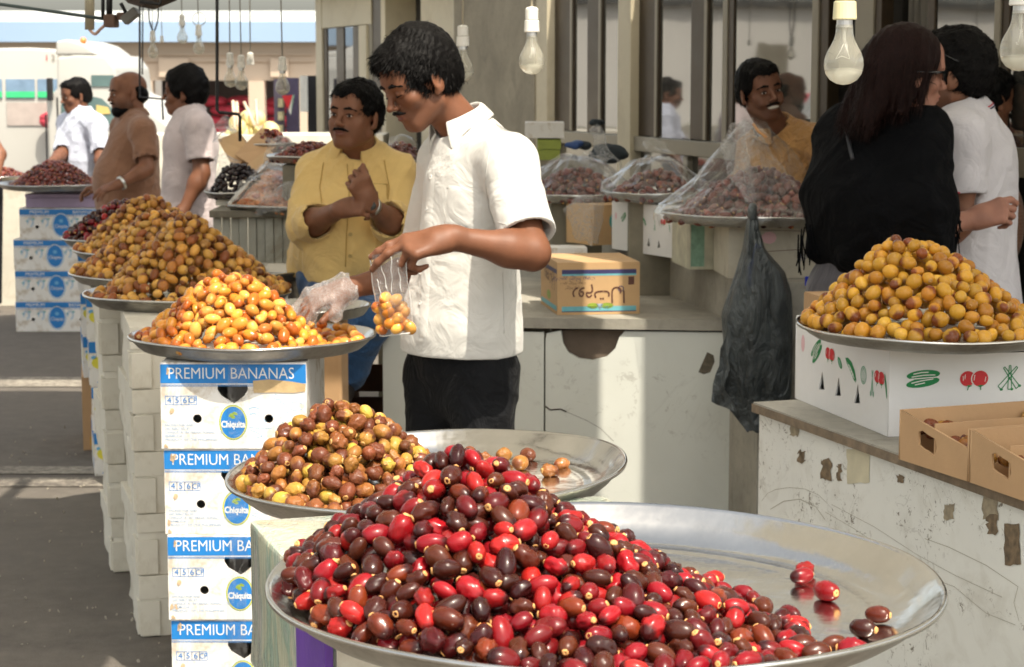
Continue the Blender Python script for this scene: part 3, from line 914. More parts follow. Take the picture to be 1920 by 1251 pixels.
# ------------------------------------------------------------ cartons
def carton(name, w, d, h, card, label, cat='box', group=None, front_holes=(), left_holes=(), open_top=False, parts=True, t=.004, crumple=0.0):
    """hollow carton, front face at y=0 looking to -y, origin at the base middle of the front face"""
    e = empty(name, (0, 0, 0), 0, label, cat, group)
    Mf = frame_on((-w / 2, 0, 0), (1, 0, 0), (0, 0, 1))
    Ml = frame_on((-w / 2, d, 0), (0, -1, 0), (0, 0, 1))
    Mr_ = frame_on((w / 2, 0, 0), (0, 1, 0), (0, 0, 1))
    Mk = frame_on((w / 2, d, 0), (-1, 0, 0), (0, 0, 1))
    f = link_mesh('front_panel', holed_panel(w, h, list(front_holes), t), card, e); f.data.transform(Mf)
    l = link_mesh('side_panel', holed_panel(d - 2 * t, h, list(left_holes), t), card, e); l.data.transform(Ml @ Matrix.Translation((t, 0, 0)))
    r = link_mesh('side_panel', holed_panel(d - 2 * t, h, [], t), card, e); r.data.transform(Mr_ @ Matrix.Translation((t, 0, 0)))
    k = link_mesh('back_panel', holed_panel(w, h, [], t), card, e); k.data.transform(Mk)
    box('base_panel', (-w / 2 + t, t, .0005), (w / 2 - t, d - t, t), card, e)
    if not open_top:
        g = .003
        box('flap', (-w / 2 + .0005, .001, h + .0002), (w / 2 - .0005, d / 2 - g / 2, h + t), card, e)
        box('flap', (-w / 2 + .0005, d / 2 + g / 2, h + .0002), (w / 2 - .0005, d - .001, h + t), card, e)
    e['w'] = w
    return e, Mf, Ml, f, l
def clean(e):
    if 'w' in e: del e['w']
def strokes(paths, w, sx_=1, sy_=1, ox=0, oy=0):
    out = []
    for p in paths: out += line2([(ox + x * sx_, oy + y * sy_) for x, y in p], w)
    return out

def banana_box(w, h, d, near=True, label='', group=None):
    k = w / .378
    kv = h / .225
    U = lambda px: (px - 293) / 277 * w
    Vv = lambda py: (850 - py) / 160 * h
    circ = lambda px, py: ell(U(px), Vv(py), .0118 * kv, .0118 * kv, 16)
    heart = [(U(a), Vv(b)) for a, b in ((402, 730), (458, 730), (459, 738), (452, 749), (440, 759), (432, 764), (424, 759), (408, 749), (401, 738))]
    holes = [heart, circ(362, 793), circ(498, 793)] if near else [ell(w * .21, h * .40, .012, .012, 12), ell(w * .79, h * .40, .012, .012, 12)]
    e, Mf, Ml, f, l = carton('banana_box', w, d, h, WHITE_CARD, label, 'banana box', group, holes)
    if near:
        flat('printed_band', [rect(.0005, Vv(726), w - .0005, Vv(690))] + [rect(.001, Vv(729.6), w - .001, Vv(728.4)), rect(.001, Vv(731.8), w - .001, Vv(731))], BLUE_INK, f, Mf)
        lettering('PREMIUM BANANAS', .0425, WHITE_INK, f, Mf, U(427.5), Vv(708), sx=.86, thin=-.0003)
        lines = []
        for i in range(4):
            x0 = 302 + i * 14.8
            lines += line2([(U(x0), Vv(766.5)), (U(x0 + 14.8), Vv(766.5)), (U(x0 + 14.8), Vv(750)), (U(x0), Vv(750)), (U(x0), Vv(766.5))], .0015)
        flat('code_frame', lines, BLUE_INK, f, Mf)
        for i, s in enumerate(('4', '5', '6', 'CP')):
            lettering(s, .022, BLUE_INK, f, Mf, U(309.4 + i * 14.8), Vv(758.3), sx=.8 if s == 'CP' else 1.1)
        flat('logo_ring', [ell(U(430), Vv(800), .0365, .0462, 36)], GREEN_INK, f, Mf, .0006)
        flat('logo_ring', [ell(U(430), Vv(800), .0352, .0448, 36)], YELLOW_INK, f, Mf, .0009)
        flat('logo_field', [ell(U(430), Vv(800), .0325, .042, 36)], BLUE_INK, f, Mf, .0012)
        flat('logo_accent', [ell(U(427), Vv(786), .008, .005, 10, rot=.5), ell(U(434), Vv(783), .007, .004, 10, rot=-.4), ell(U(430), Vv(790), .006, .004, 10)], LIME_INK, f, Mf, .0014)
        lettering('Chiquita', .0235, WHITE_INK, f, Mf, U(430), Vv(804), sx=.78, lift=.0016, thin=.0008)
        for i, s in enumerate(('PACKED FOR AND', 'DISTRIBUTED BY', 'CHIQUITA  INTERNATIONAL, LTD.', 'BERMUDA', 'PRODUCT OF THE PHILIPPINES')):
            lettering(s, .0088, GREY_BLUE_INK, f, Mf, U(300), Vv(805 + i * 6.9), 'LEFT', sx=1.12 if i > 1 else 1.0, name='small_print', thin=.0002)
        B = [[(507, 750), (511, 747), (517, 749), (519, 754), (517, 757), (509, 755), (507, 750)],
             [(508, 755), (498, 768), (482, 780), (463, 785), (461, 772), (476, 772), (482, 776)], [(456, 785), (468, 783), (485, 790), (493, 800)],
             [(514, 757), (512, 775), (505, 790)], [(510, 757), (504, 775), (498, 783)], [(519, 756), (530, 768), (547, 778), (562, 775)], [(519, 758), (524, 772), (540, 786), (560, 792)],
             [(456, 812), (472, 818), (486, 826), (470, 830)], [(458, 808), (480, 812), (505, 811)], [(517, 760), (517, 780), (524, 800), (545, 812)],
             [(462, 775), (470, 770), (478, 774)], [(540, 763), (552, 760), (563, 766)]]
        flat('banana_drawing', [q for p in B for q in line2([(U(a), Vv(b)) for a, b in p], .0011)], PALE_BLUE_INK, f, Mf)
    else:
        flat('printed_band', [rect(.0005, h * .80, w - .0005, h * .985), rect(.0005, h * .755, w - .0005, h * .77)], BLUE_INK, f, Mf)
        lettering('PREMIUM', .030, WHITE_INK, f, Mf, w * .24, h * .89)
        lettering('BANANAS', .030, WHITE_INK, f, Mf, w * .77, h * .89)
        flat('logo_ring', [ell(w / 2, h * .47, .058, .078, 28)], PALE_BLUE_INK, f, Mf, .0006)
        flat('logo_ring', [ell(w / 2, h * .47, .054, .074, 28)], WHITE_INK, f, Mf, .0008)
        flat('logo_field', [ell(w / 2, h * .47, .050, .070, 28)], BLUE_INK, f, Mf, .0011)
        flat('logo_accent', [ell(w / 2, h * .60, .014, .012, 10)], PALE_BLUE_INK, f, Mf, .0014)
        lettering('Chiquita', .032, WHITE_INK, f, Mf, w / 2, h * .42, sx=.75, lift=.0016)
        for s_ in (.13, .31, .66, .84):
            P = [[(s_ * w + .02 * math.cos(a) * k2, h * .5 + .03 * math.sin(a) * k2 + .01) for a in [x * .5 for x in range(-3, 8)]] for k2 in (1, .7)]
            flat('banana_drawing', [q for p in P for q in line2(p, .003)], PALE_BLUE_INK, f, Mf)
            flat('banana_drawing', [ell(s_ * w + .02, h * .66, .010, .006, 8), ell(s_ * w - .02, h * .60, .008, .005, 8)], pm('teal_print', srgb(95, 170, 175), .5, bump=0), f, Mf)
        flat('printed_band', [[(w * .83, h * .04), (w * .88, h * .04), (w * .98, h * .30), (w * .94, h * .32)]], BLUE_INK, f, Mf)
    clean(e)
    return e

def place(e, x, y, z, rz=0):
    e.location = (x, y, z); e.rotation_euler = (0, 0, rz)
# near banana boxes
bw, bh = .378, .2275
bx_x = (431.5 - 960) / FPX * 5.16
orders = ['topmost banana box of the near stack, under the tray of amber dates', 'second banana box from the top of the near stack',
          'third banana box from the top of the near stack', 'bottom banana box of the near stack, standing on the ground']
first = banana_box(bw, bh - .006, .50, True, orders[0], 'near stack of banana boxes')
for i in range(4):
    e = first if i == 0 else copy_tree(first)
    e['label'] = orders[i]
    place(e, bx_x + (0, .004, .010, .014)[i], 5.16 + (0, .004, -.003, .002)[i], .912 - (i + 1) * bh + .001, (0, -.012, .010, -.006)[i])
    fp = [c_ for c_ in e.children if c_.name.startswith('front_panel')][0]
    rs = random.Random(90 + i)
    for k in range(3):
        cx_, cy_ = rs.choice((.004, .012, .02, .36)) + rs.uniform(0, .01), rs.choice((.01, .03, .10, .2)) + rs.uniform(-.005, .01)
        flat('stain', [[(max(.001, min(bw - .001, cx_ + rs.uniform(.3, 1) * .007 * math.cos(a))), max(.002, cy_ + rs.uniform(.3, 1) * .012 * math.sin(a))) for a in [q * .7 for q in range(9)]]], pm('rusty_stain', (.52, .38, .24), .8, var=.4, vscale=60), fp, frame_on((-bw / 2, 0, 0), (1, 0, 0), (0, 0, 1)), .0018)
    if i == 0: topbox = e
# brown tape patch and the clear strap over the stack
Mtop = frame_on((-bw / 2, 0, 0), (1, 0, 0), (0, 0, 1))
U = lambda px: (px - 293) / 277 * bw
Vv = lambda py: (850 - py) / 160 * (bh - .006)
flat('brown_tape', [[(U(469), Vv(721)), (U(500), Vv(718)), (U(540), Vv(722)), (U(569), Vv(727)), (U(568), Vv(741)), (U(545), Vv(744)), (U(505), Vv(743)), (U(470), Vv(744))]], pm('glossy_brown_tape', (.50, .36, .19), .25, var=.2, vscale=18, bump=.6, bscale=30), [c for c in first.children if c.name.startswith('front_panel')][0], Mtop, .0022)
stp = empty('packing_strap', (0, 0, 0), 0, 'clear plastic film strap hanging down the front of the near banana boxes', 'strap')
pts = []
for k, z in enumerate(np.linspace(.925, .02, 24)):
    cx = bx_x + (.018 - .02 * (1 - z)) + .003 * math.sin(z * 21)
    pts.append((cx - .026, 5.148 + .003 * math.sin(z * 15), z)); pts.append((cx + .024, 5.150 + .004 * math.sin(z * 11 + 1), z))
mesh_obj('film', pts, [(2 * i, 2 * i + 1, 2 * i + 3, 2 * i + 2) for i in range(23)], FILM, stp, smooth=True)

# far banana boxes
fw, fh = .534, .2
orders2 = ['topmost banana box of the far stack, under the lilac sheet', 'second banana box from the top of the far stack', 'third banana box from the top of the far stack', 'bottom banana box of the far stack, on the asphalt']
fx = (102 - 960) / FPX * 12.94
first2 = banana_box(fw, fh - .006, .40, False, orders2[0], 'far stack of banana boxes')
for i in range(4):
    e = first2 if i == 0 else copy_tree(first2)
    e['label'] = orders2[i]
    place(e, fx + (.04, -.005, .0, -.003)[i], 12.94, .8 - (i + 1) * fh + .001, (.01, -.01, 0, .01)[i])
lil = empty('lilac_box', (fx + .05, 12.96, .802), 0, 'flat lilac box between the far tray and the far banana boxes', 'box')
box('body', (-.24, 0, 0), (.24, .38, .062), LILAC, lil, .004)
box('lid', (-.243, -.003, .064), (.243, .383, .086), LILAC, lil, .003)

# plain cream boxes: sagging, dented shells built of panels with overlapping flaps
def plain_box(w, d, h, label, group, seed):
    r = random.Random(seed)
    e = empty('plain_box', (0, 0, 0), 0, label, 'box', group)
    bm = bmesh.new()
    n = 5
    def pt(x, y, z):
        s = mnoise.noise(Vector((x * 6 + seed, y * 6, z * 9))) * .014
        s2 = mnoise.noise(Vector((x * 15, y * 15 + seed, z * 15))) * .004
        return (x + (s + s2) * (1 if x > 0 else -1), y + (s + s2) * .8, z)
    bmesh.ops.create_grid(bm, x_segments=1, y_segments=1, size=.001)
    bm.clear()
    def face_grid(o, u, v, nu=8, nv=6):
        g = [[bm.verts.new(pt(*(Vector(o) + Vector(u) * (i / nu) + Vector(v) * (j / nv)))) for i in range(nu + 1)] for j in range(nv + 1)]
        for j in range(nv):
            for i in range(nu):
                bm.faces.new((g[j][i], g[j][i + 1], g[j + 1][i + 1], g[j + 1][i])).smooth = True
    face_grid((-w / 2, 0, 0), (w, 0, 0), (0, 0, h)); face_grid((w / 2, 0, 0), (0, d, 0), (0, 0, h))
    face_grid((w / 2, d, 0), (-w, 0, 0), (0, 0, h)); face_grid((-w / 2, d, 0), (0, -d, 0), (0, 0, h))
    face_grid((-w / 2, 0, h), (w, 0, 0), (0, d, 0))
    bmesh.ops.remove_doubles(bm, verts=bm.verts, dist=.0005)
    bm_obj('body', bm, CREAM_CARD, e)
    # overhanging lid skirt, corner tabs
    box('lid', (-w / 2 - .006, -.006, h - .05 - r.uniform(0, .02)), (w / 2 + .006, d + .006, h + .002), CREAM_CARD, e, .002)
    x = -w / 2 + .02
    box('corner_tab', (-w / 2 - .004, -.010, .004), (-w / 2 + .055, -.001, h - .075), CREAM_CARD, e, .002)
    box('corner_tab', (w / 2 - .060, -.010, .004), (w / 2 + .004, -.001, h - .075), CREAM_CARD, e, .002)
    box('corner_tab', (-w / 2 - .010, .01, .004), (-w / 2 - .001, .09, h - .075), CREAM_CARD, e, .002)
    return e
def plain_stack(corner, rot, w, d, hs, tilt, desc, grp, seed, lean=0.0):
    z = 0
    n = len(hs)
    words_ = ['bottom', 'second from bottom', 'middle', 'second from top', 'topmost'] if n == 5 else ['bottom', 'second from bottom', 'second from top', 'topmost']
    for i, h in enumerate(hs):
        e = plain_box(w, d, h - .003, words_[i] + ' plain cream box ' + desc, grp, seed + i)
        rr = rot + tilt[i % len(tilt)]
        c = Vector(corner) + Vector((lean * z, 0, 0))
        off = Matrix.Rotation(rr, 3, 'Z') @ Vector((w / 2, 0, 0))
        place(e, c.x + off.x, c.y + off.y, z + .001, rr)
        z += h
ca = onz(266, 1195, 0)
plain_stack((ca.x, ca.y, 0), R(14.8), .40, .50, [.185] * 5, (.0, .02, -.015, .01, -.02), 'in the stack left of the banana boxes', 'plain boxes, near stack', 20, -.012)
cb = onz(214, 1074, 0)
plain_stack((cb.x, cb.y, 0), R(14.8), .38, .50, [.183] * 5, (.01, -.02, .02, -.015, .0), 'in the second stack, under the tan dates', 'plain boxes, second stack', 40, -.03)

# white boxes printed with a blue letter S, further back
def s_box(label, grp, w=.36, d=.42, h=.185):
    e, Mf, Ml, f, l = carton('printed_box', w, d, h, WHITE_CARD, label, 'box', grp)
    flat('printed_band', [rect(.001, h * .72, w - .001, h * .97), [(.03, .01), (.06, .01), (.11, .06), (.08, .07)]], BLUE_INK, f, Mf)
    lettering('S', .055, WHITE_INK, f, Mf, .075, h * .845, thin=.001); lettering('S', .055, WHITE_INK, f, Mf, .27, h * .845, thin=.001)
    flat('printed_patch', [ell(.05, h * .5, .04, .028, 12)], YELLOW_INK, f, Mf)
    flat('printed_patch', [ell(.02, h * .62, .012, .008, 8), ell(.15, h * .25, .02, .012, 10)], PALE_BLUE_INK, f, Mf)
    flat('printed_band', [rect(.001, h * .72, d - .01, h * .97), [(.26, .01), (.30, .01), (.36, .06), (.32, .08)]], BLUE_INK, l, Ml)
    flat('printed_patch', [ell(.33, h * .5, .045, .03, 12)], YELLOW_INK, l, Ml)
    lettering('S', .055, WHITE_INK, l, Ml, .37, h * .845, thin=.001)
    clean(e); return e
sfirst = None
for si, (px, py, D, nb) in enumerate(((181, 905, None, 5), (160, 640, None, 3))):
    if si == 0:
        c0 = onz(178, 893, 0); base = 0
    else:
        c0 = at(158, 740, 8.75); base = .33
    for i in range(nb):
        if sfirst is None:
            sfirst = s_box('', ''); e = sfirst
        else: e = copy_tree(sfirst)
        nm = ('lowest', 'second', 'third', 'fourth', 'highest')[i] if nb == 5 else ('lowest', 'middle', 'highest')[i]
        e['label'] = nm + (' blue and white S box, counted up from the asphalt' if si == 0 else ' blue and white S box of the pile on the brown carton')
        e['group'] = 'blue and white S boxes, ' + ('tall stack' if si == 0 else 'pile on the brown carton')
        off = Matrix.Rotation(R(12), 3, 'Z') @ Vector((.18, 0, 0))
        place(e, c0.x + off.x - .006 * i, c0.y + off.y, base + i * .19 + .001, R(12) + (.02, -.02, .01, 0, -.01)[i])
cc = onz(158, 842, 0)
e, Mf, Ml, f, l = carton('brown_carton', .34, .42, .325, BROWN_CARD, 'tall brown carton on the asphalt, left of the S boxes', 'box')
flat('printed_patch', [rect(.05, .08, .16, .2)], pm('red_print', (.45, .12, .05), .6), f, Mf); flat('printed_patch', [rect(.03, .02, .2, .06)], pm('orange_print', (.65, .35, .05), .6), f, Mf)
clean(e); place(e, cc.x + .17, cc.y, .001, R(12))

# ------------------------------------------------------------ vegetable drawings
def draw_veg(parent, M, x, y, kind, s, lift=.0008, rot=0.0):
    def T(poly):
        return [(x + (a * math.cos(rot) - b * math.sin(rot)) * s, y + (a * math.sin(rot) + b * math.cos(rot)) * s) for a, b in poly]
    TT = lambda ps: [T(p) for p in ps]
    w = s * .045
    if kind == 'cucumber':
        flat('vegetable_print', TT([ell(0, .22, 1.0, .27, 20, rot=.05), ell(-.02, -.2, 1.0, .26, 20, rot=.12)]), GREEN_INK, parent, M, lift)
        flat('vegetable_print', [q for p in ([(-.6, .28), (-.1, .36), (.3, .36)], [(-.7, .12), (0, .2), (.7, .2)], [(-.7, -.22), (-.1, -.10), (.6, -.02)], [(-.5, -.32), (.1, -.22)], [(-.96, 0), (-.2, .03), (.92, .08)]) for q in line2(T(p), w * 1.3)], WHITE_INK, parent, M, lift + .0004)
    elif kind == 'tomato':
        flat('vegetable_print', TT([ell(-.42, .02, .52, .48, 22)]), RED_INK, parent, M, lift)
        flat('vegetable_print', TT([ell(.40, 0, .60, .54, 22)]), WHITE_INK, parent, M, lift + .0003)
        flat('vegetable_print', TT([ell(.42, 0, .55, .50, 22)]), RED_INK, parent, M, lift + .0006)
        flat('vegetable_print', TT([[(-.5, -.42), (-.3, -.52), (-.1, -.42), (-.35, -.38)], [(.2, -.45), (.45, -.55), (.7, -.42), (.45, -.40)]]) + line2(T([(-.35, -.45), (-.42, -.7)]), w * 1.5) + line2(T([(.45, -.45), (.48, -.72)]), w * 1.5), GREEN_INK, parent, M, lift + .0009)
        flat('vegetable_print', [q for p in ([(-.75, .2), (-.72, -.1)], [(-.6, .3), (-.62, 0)], [(.05, .25), (0, -.1)], [(.8, .1), (.75, -.2)]) for q in line2(T(p), w)], WHITE_INK, parent, M, lift + .001)
    elif kind == 'beans':
        ps = []
        for a0, dx in ((.55, -.35), (-.05, 0.05), (-.55, .35)):
            c_, s_ = math.sin(a0), math.cos(a0)
            top = (dx * 0 + c_ * .9 + .1, s_ * .8); bot = (dx - c_ * .6, -s_ * .8)
            n = (-(top[1] - bot[1]) * .09, (top[0] - bot[0]) * .09)
            ps.append([(bot[0] - n[0], bot[1] - n[1]), (top[0] - n[0] * .4, top[1] - n[1] * .4), (top[0] + n[0] * .4, top[1] + n[1] * .4), (bot[0] + n[0], bot[1] + n[1]), (bot[0] - n[0], bot[1] - n[1])])
        flat('vegetable_print', [q for p in ps for q in line2(T(p), w * 1.4)], GREEN_INK, parent, M, lift)
        flat('vegetable_print', TT([ell(p[0][0], p[0][1], .12, .09, 8) for p in ps]), GREEN_INK, parent, M, lift + .0003)
    elif kind == 'pea':
        flat('vegetable_print', TT([[(-1, .35), (-.6, .5), (0, .42), (.6, .05), (1, -.5), (.8, -.42), (.9, -.62), (.5, -.5), (-.2, -.1), (-.7, .1)]]), GREEN_INK, parent, M, lift)
        flat('vegetable_print', TT([[(-.7, .2), (-.2, .12), (.4, -.18), (.75, -.45), (.4, -.4), (-.2, -.05)]]), WHITE_INK, parent, M, lift + .0003)
        flat('vegetable_print', TT([ell(-.5 + .24 * i, .14 - .13 * i, .07, .07, 10) for i in range(5)]), PALE_GREEN_INK, parent, M, lift + .0006)
    elif kind == 'leaf':
        flat('vegetable_print', TT([ell(0, 0, .3, .62, 14, rot=.5)]), GREEN_INK, parent, M, lift)
        flat('vegetable_print', TT([ell(.02, 0, .18, .45, 14, rot=.5)]), PALE_GREEN_INK, parent, M, lift + .0003)
    elif kind == 'onion':
        P = ell(0, 0, .45, .62, 18); P2 = ell(0, 0, .25, .5, 14)
        flat('vegetable_print', line2(T(P + P[:1]), w * 1.6) + line2(T(P2 + P2[:1]), w * 1.2) + line2(T([(0, -.6), (0, .6)]), w), PALE_GREEN_INK, parent, M, lift)
    elif kind == 'radish':
        flat('vegetable_print', TT([ell(0, 0, .42, .8, 18)]), PINK_INK, parent, M, lift)
    elif kind == 'chilli':
        flat('vegetable_print', TT([ell(.1 * i - .3, .12 * (i % 3) - .1, .22, .10, 8, rot=.3 * i) for i in range(7)]), pm('pale_red_print', srgb(225, 95, 105), .5, bump=0), parent, M, lift)
    elif kind == 'stalk':
        flat('vegetable_print', [q for p in ([(-.2, -.8), (.1, .8)], [(.2, -.8), (-.1, .8)], [(0, -.85), (0, .7)]) for q in line2(T(p), w * 1.5)] + TT([ell(-.22, -.75, .08, .2, 8), ell(.22, -.75, .08, .2, 8)]), PALE_GREEN_INK, parent, M, lift)
    elif kind == 'pod':
        flat('vegetable_print', TT([ell(0, 0, .1, .85, 14, rot=.25)]), GREEN_INK, parent, M, lift)
def tri_hole(x, y, s): return [(x - s * .8, y), (x + s * .8, y + s * .25), (x + s * .12, y + s * 2.3)]

# front vegetable box (under the tray of yellow dates)
cF = at(1665, 825, 4.40); cF.z = RZ
cL = at(1490, 750, 4.94)
vdir = Vector((cL.x - cF.x, cL.y - cF.y, 0)); vd = vdir.length
vh = .205; vw = .52
rz_v = math.atan2(vdir.y, vdir.x) - math.pi / 2
zt = lambda px, py: None
left_holes = [tri_hole(vd * t, .045, .021) for t in (.30, .48, .68)]
slot = [rect(vw * .48, vh - .026, vw * .66, vh - .002)]
e, Mf, Ml, f, l = carton('vegetable_box', vw, vd, vh - .002, CLEAN_CARD, 'white box with red and green vegetable drawings, under the yellow dates', 'box', None, slot, left_holes, t=.004)
for kind, t, v, s, ro in (('radish', .09, .70, .021, 0), ('cucumber', .25, .665, .030, .6), ('tomato', .40, .68, .024, 0), ('leaf', .51, .62, .022, .3), ('pea', .63, .60, .030, -.2), ('onion', .76, .575, .026, 0), ('stalk', .85, .53, .028, 0), ('tomato', .92, .61, .024, 0), ('pod', .985, .54, .027, 0)):
    draw_veg(l, Ml, vd * t * .985, vh * v, kind, s * 1.25, rot=ro)
for kind, t, v, s, ro in (('cucumber', .155, .62, .036, 0), ('tomato', .39, .60, .032, 0), ('beans', .555, .60, .030, 0), ('chilli', .665, .625, .024, 0), ('pea', .86, .62, .040, 0), ('leaf', .79, .575, .030, .3), ('onion', .97, .62, .024, 0)):
    draw_veg(f, Mf, vw * t, vh * v, kind, s * 1.12, rot=ro)
flat('printed_frame', line2([(vw * .17, vh * .05), (vw * .17, vh * .30), (vw * .58, vh * .30), (vw * .58, vh * .05)], .0022), GREEN_INK, f, Mf)
clean(e)
off = Matrix.Rotation(rz_v, 3, 'Z') @ Vector((vw / 2, 0, 0))
place(e, cF.x + off.x, cF.y + off.y, RZ + .001, rz_v)
# brown box corner behind it
e, Mf, Ml, f, l = carton('brown_carton', .3, .3, .2, BROWN_CARD, 'plain brown carton standing behind the vegetable box', 'box')
clean(e); p = at(1530, 650, 5.15); place(e, 1.01, 5.25, RZ + .001, .2)

# second vegetable box, on the ledge
e, Mf, Ml, f, l = carton('vegetable_box', .40, .46, .178, CLEAN_CARD, 'white vegetable box on the ledge below the middle film covered tray', 'box', None, [tri_hole(.4 * t + .0, .03, .011) for t in ()], [tri_hole(.46 * t, .028, .014) for t in (.28, .43, .59, .75)])
for kind, t, v, s, ro in (('radish', .07, .70, .017, 0), ('cucumber', .20, .70, .022, .6), ('tomato', .33, .72, .02, 0), ('pea', .52, .68, .024, -.2), ('stalk', .70, .62, .022, 0), ('tomato', .83, .70, .020, 0), ('pod', .93, .6, .02, 0)):
    draw_veg(l, Ml, .46 * t, .178 * v, kind, s, rot=ro)
draw_veg(f, Mf, .09, .14, 'cucumber', .042); draw_veg(f, Mf, .24, .138, 'tomato', .036)
lettering('صنف', .03, RED_INK, f, Mf, .12, .062, thin=.0006)
flat('printed_frame', line2([(.26, .03), (.26, .08), (.38, .08)], .003), GREEN_INK, f, Mf)
clean(e)
cF2 = at(1264, 474, 7.15)
rz2 = R(26); off = Matrix.Rotation(rz2, 3, 'Z') @ Vector((.2, 0, 0))
place(e, cF2.x + off.x, cF2.y + off.y, 1.001, rz2)

# date carton on the slab (printed upside down)
cd_ = at(1045, 592, 6.74)
dw, dd, dh = .282, .36, .172
e, Mf, Ml, f, l = carton('date_carton', dw, dd, dh, TAN_CARD, 'tan printed carton lying upside down on the concrete slab', 'box')
flat('printed_band', [rect(.015, dh * .80, dw - .012, dh * .885)], NAVY_INK, f, Mf)
flat('printed_band', [rect(.015, dh * .765, dw - .012, dh * .80), rect(.015, .012, dw - .012, .028)], TEAL_INK, f, Mf)
flat('printed_band', [rect(.015, .009, dw - .012, .012)], NAVY_INK, f, Mf)
lettering('التمور', .058, BROWN_INK, f, Mf, dw * .50, dh * .36, rot=math.pi, thin=.0004)
for i in range(3):
    lettering('تمور طازجة ممتازة'[: 17 - 3 * i], .012 if i else .018, NAVY_INK if i == 0 else BROWN_INK, f, Mf, dw * .19, dh * (.70 - .09 * i), rot=math.pi, name='small_print')
flat('printed_patch', [ell(dw * .43, dh * .17, .020, .010, 12), ell(dw * .60, dh * .17, .022, .010, 12)], LIME_INK, f, Mf)
flat('printed_patch', [[(dw * .47, dh * .21), (dw * .56, dh * .21), (dw * .515, dh * .08)]], GREY_BLUE_INK, f, Mf)
flat('printed_patch', [rect(dw * .86, dh * .58, dw * .93, dh * .74)], BROWN_INK, f, Mf)
P = ell(dw * .77, dh * .50, .009, .009, 14)
flat('printed_ring', line2(P + P[:1], .003), NAVY_INK, f, Mf)
flat('printed_band', [rect(.015, dh * .80, dd - .012, dh * .885)], NAVY_INK, l, Ml)
flat('printed_band', [rect(.015, .012, dd - .012, .028)], TEAL_INK, l, Ml)
lettering('التمور', .07, BROWN_INK, l, Ml, dd * .55, dh * .62, rot=math.pi)
flat('printed_patch', [ell(dd * .5, dh * .3, .04, .016, 12)], LIME_INK, l, Ml)
clean(e)
rz3 = R(8); off = Matrix.Rotation(rz3, 3, 'Z') @ Vector((dw / 2, 0, 0))
place(e, cd_.x + off.x, cd_.y + off.y, SLZ + .001, rz3)
# white box with red lettering behind it
e, Mf, Ml, f, l = carton('white_carton', .16, .14, .17, WHITE_CARD, 'small white carton with red Arabic script behind the tan carton', 'box')
lettering('صنف', .04, RED_INK, f, Mf, .085, .118, thin=.0008)
clean(e); p = onz(1055, 560, SLZ); place(e, at(1060, 500, 7.35).x, 7.35, SLZ + .001, .05)
# brown box with teal print on the ledge
e, Mf, Ml, f, l = carton('brown_carton', .22, .20, .15, TAN_CARD, 'brown carton with a teal print on the ledge left of the vegetable box', 'box')
flat('printed_patch', [ell(.10, .09, .03, .035, 12), ell(.10, .045, .02, .02, 10)], pm('teal_blot', srgb(70, 160, 155), .5, var=.3, vscale=50, bump=0), f, Mf)
clean(e); p = at(1168, 455, 7.75); place(e, p.x - .02, 7.75, 1.001, R(30))
# film wrapped carton and white board carton under the big covered tray
e, Mf, Ml, f, l = carton('wrapped_carton', .24, .3, .185, pm('mixed_print_card', (.52, .50, .38), .5, var=.4, vscale=12), 'film wrapped pale green and brown carton on the ledge beside the black bag', 'box')
flat('printed_patch', [rect(.004, .01, .05, .16)], pm('sage_print', (.22, .38, .28), .5, var=.3, vscale=40), f, Mf)
flat('printed_patch', [rect(.12, .08, .2, .17)], TAPE, f, Mf)
clean(e); p = at(1370, 480, 6.75); place(e, p.x - .02, 6.75, 1.001, .12)
e, Mf, Ml, f, l = carton('white_carton', .30, .3, .185, pm('off_white_card', (.56, .52, .42), .6, dirt=(.3, .25, .18), damt=.6), 'off white carton with a ring mark, under the big covered tray', 'box')
P = ell(.24, .07, .013, .013, 16); P2 = ell(.24, .07, .006, .008, 10)
flat('printed_ring', line2(P + P[:1], .002) + line2(P2 + P2[:1], .002), NAVY_INK, f, Mf)
flat('printed_patch', [ell(.13, .13, .025, .02, 9)], PINK_INK, f, Mf)
flat('drawn_line', line2([(.10, .085), (.29, .095)], .002) + line2([(.10, .155), (.28, .15)], .0015), BROWN_INK, f, Mf)
clean(e); p = at(1470, 500, 6.45); place(e, p.x - .03, 6.45, 1.001, .06)
bl = box('blue_clip', (0, 0, 0), (.055, .01, .03), pm('blue_plastic', (.01, .03, .5), .4), None, .003); p = at(1510, 503, 6.2); bl.location = (p.x, p.y, 1.001); tag(bl, 'small bright blue plastic clip on the ledge by the fringe', 'clip')

# green and white boxes stacked left of the post
for (a, b, y0, y1, m, lab) in ((985, 1058, 259, 230, WHITE_CARD, 'long white carton on top of the green boxes, behind the white shirt'), (1008, 1050, 300, 281, GREEN_BOX, 'lower yellow green carton behind the white shirt'), (1008, 1052, 280, 262, GREEN_BOX, 'upper yellow green carton under the white one')):
    p0 = at(a, y0, 9.2); p1 = at(b, y1, 9.2)
    e, Mf, Ml, f, l = carton('small_carton', p1.x - p0.x, .25, p1.z - p0.z - .004, m, lab, 'box')
    clean(e); place(e, (p0.x + p1.x) / 2, 9.2, p0.z)
e, Mf, Ml, f, l = carton('shelf_unit', .5, .4, at(0, 301, 9.2).z - .003, GREY_WALL, 'grey stand below the green boxes', 'stand'); clean(e)
place(e, at(1030, 300, 9.2).x, 9.2, 0)

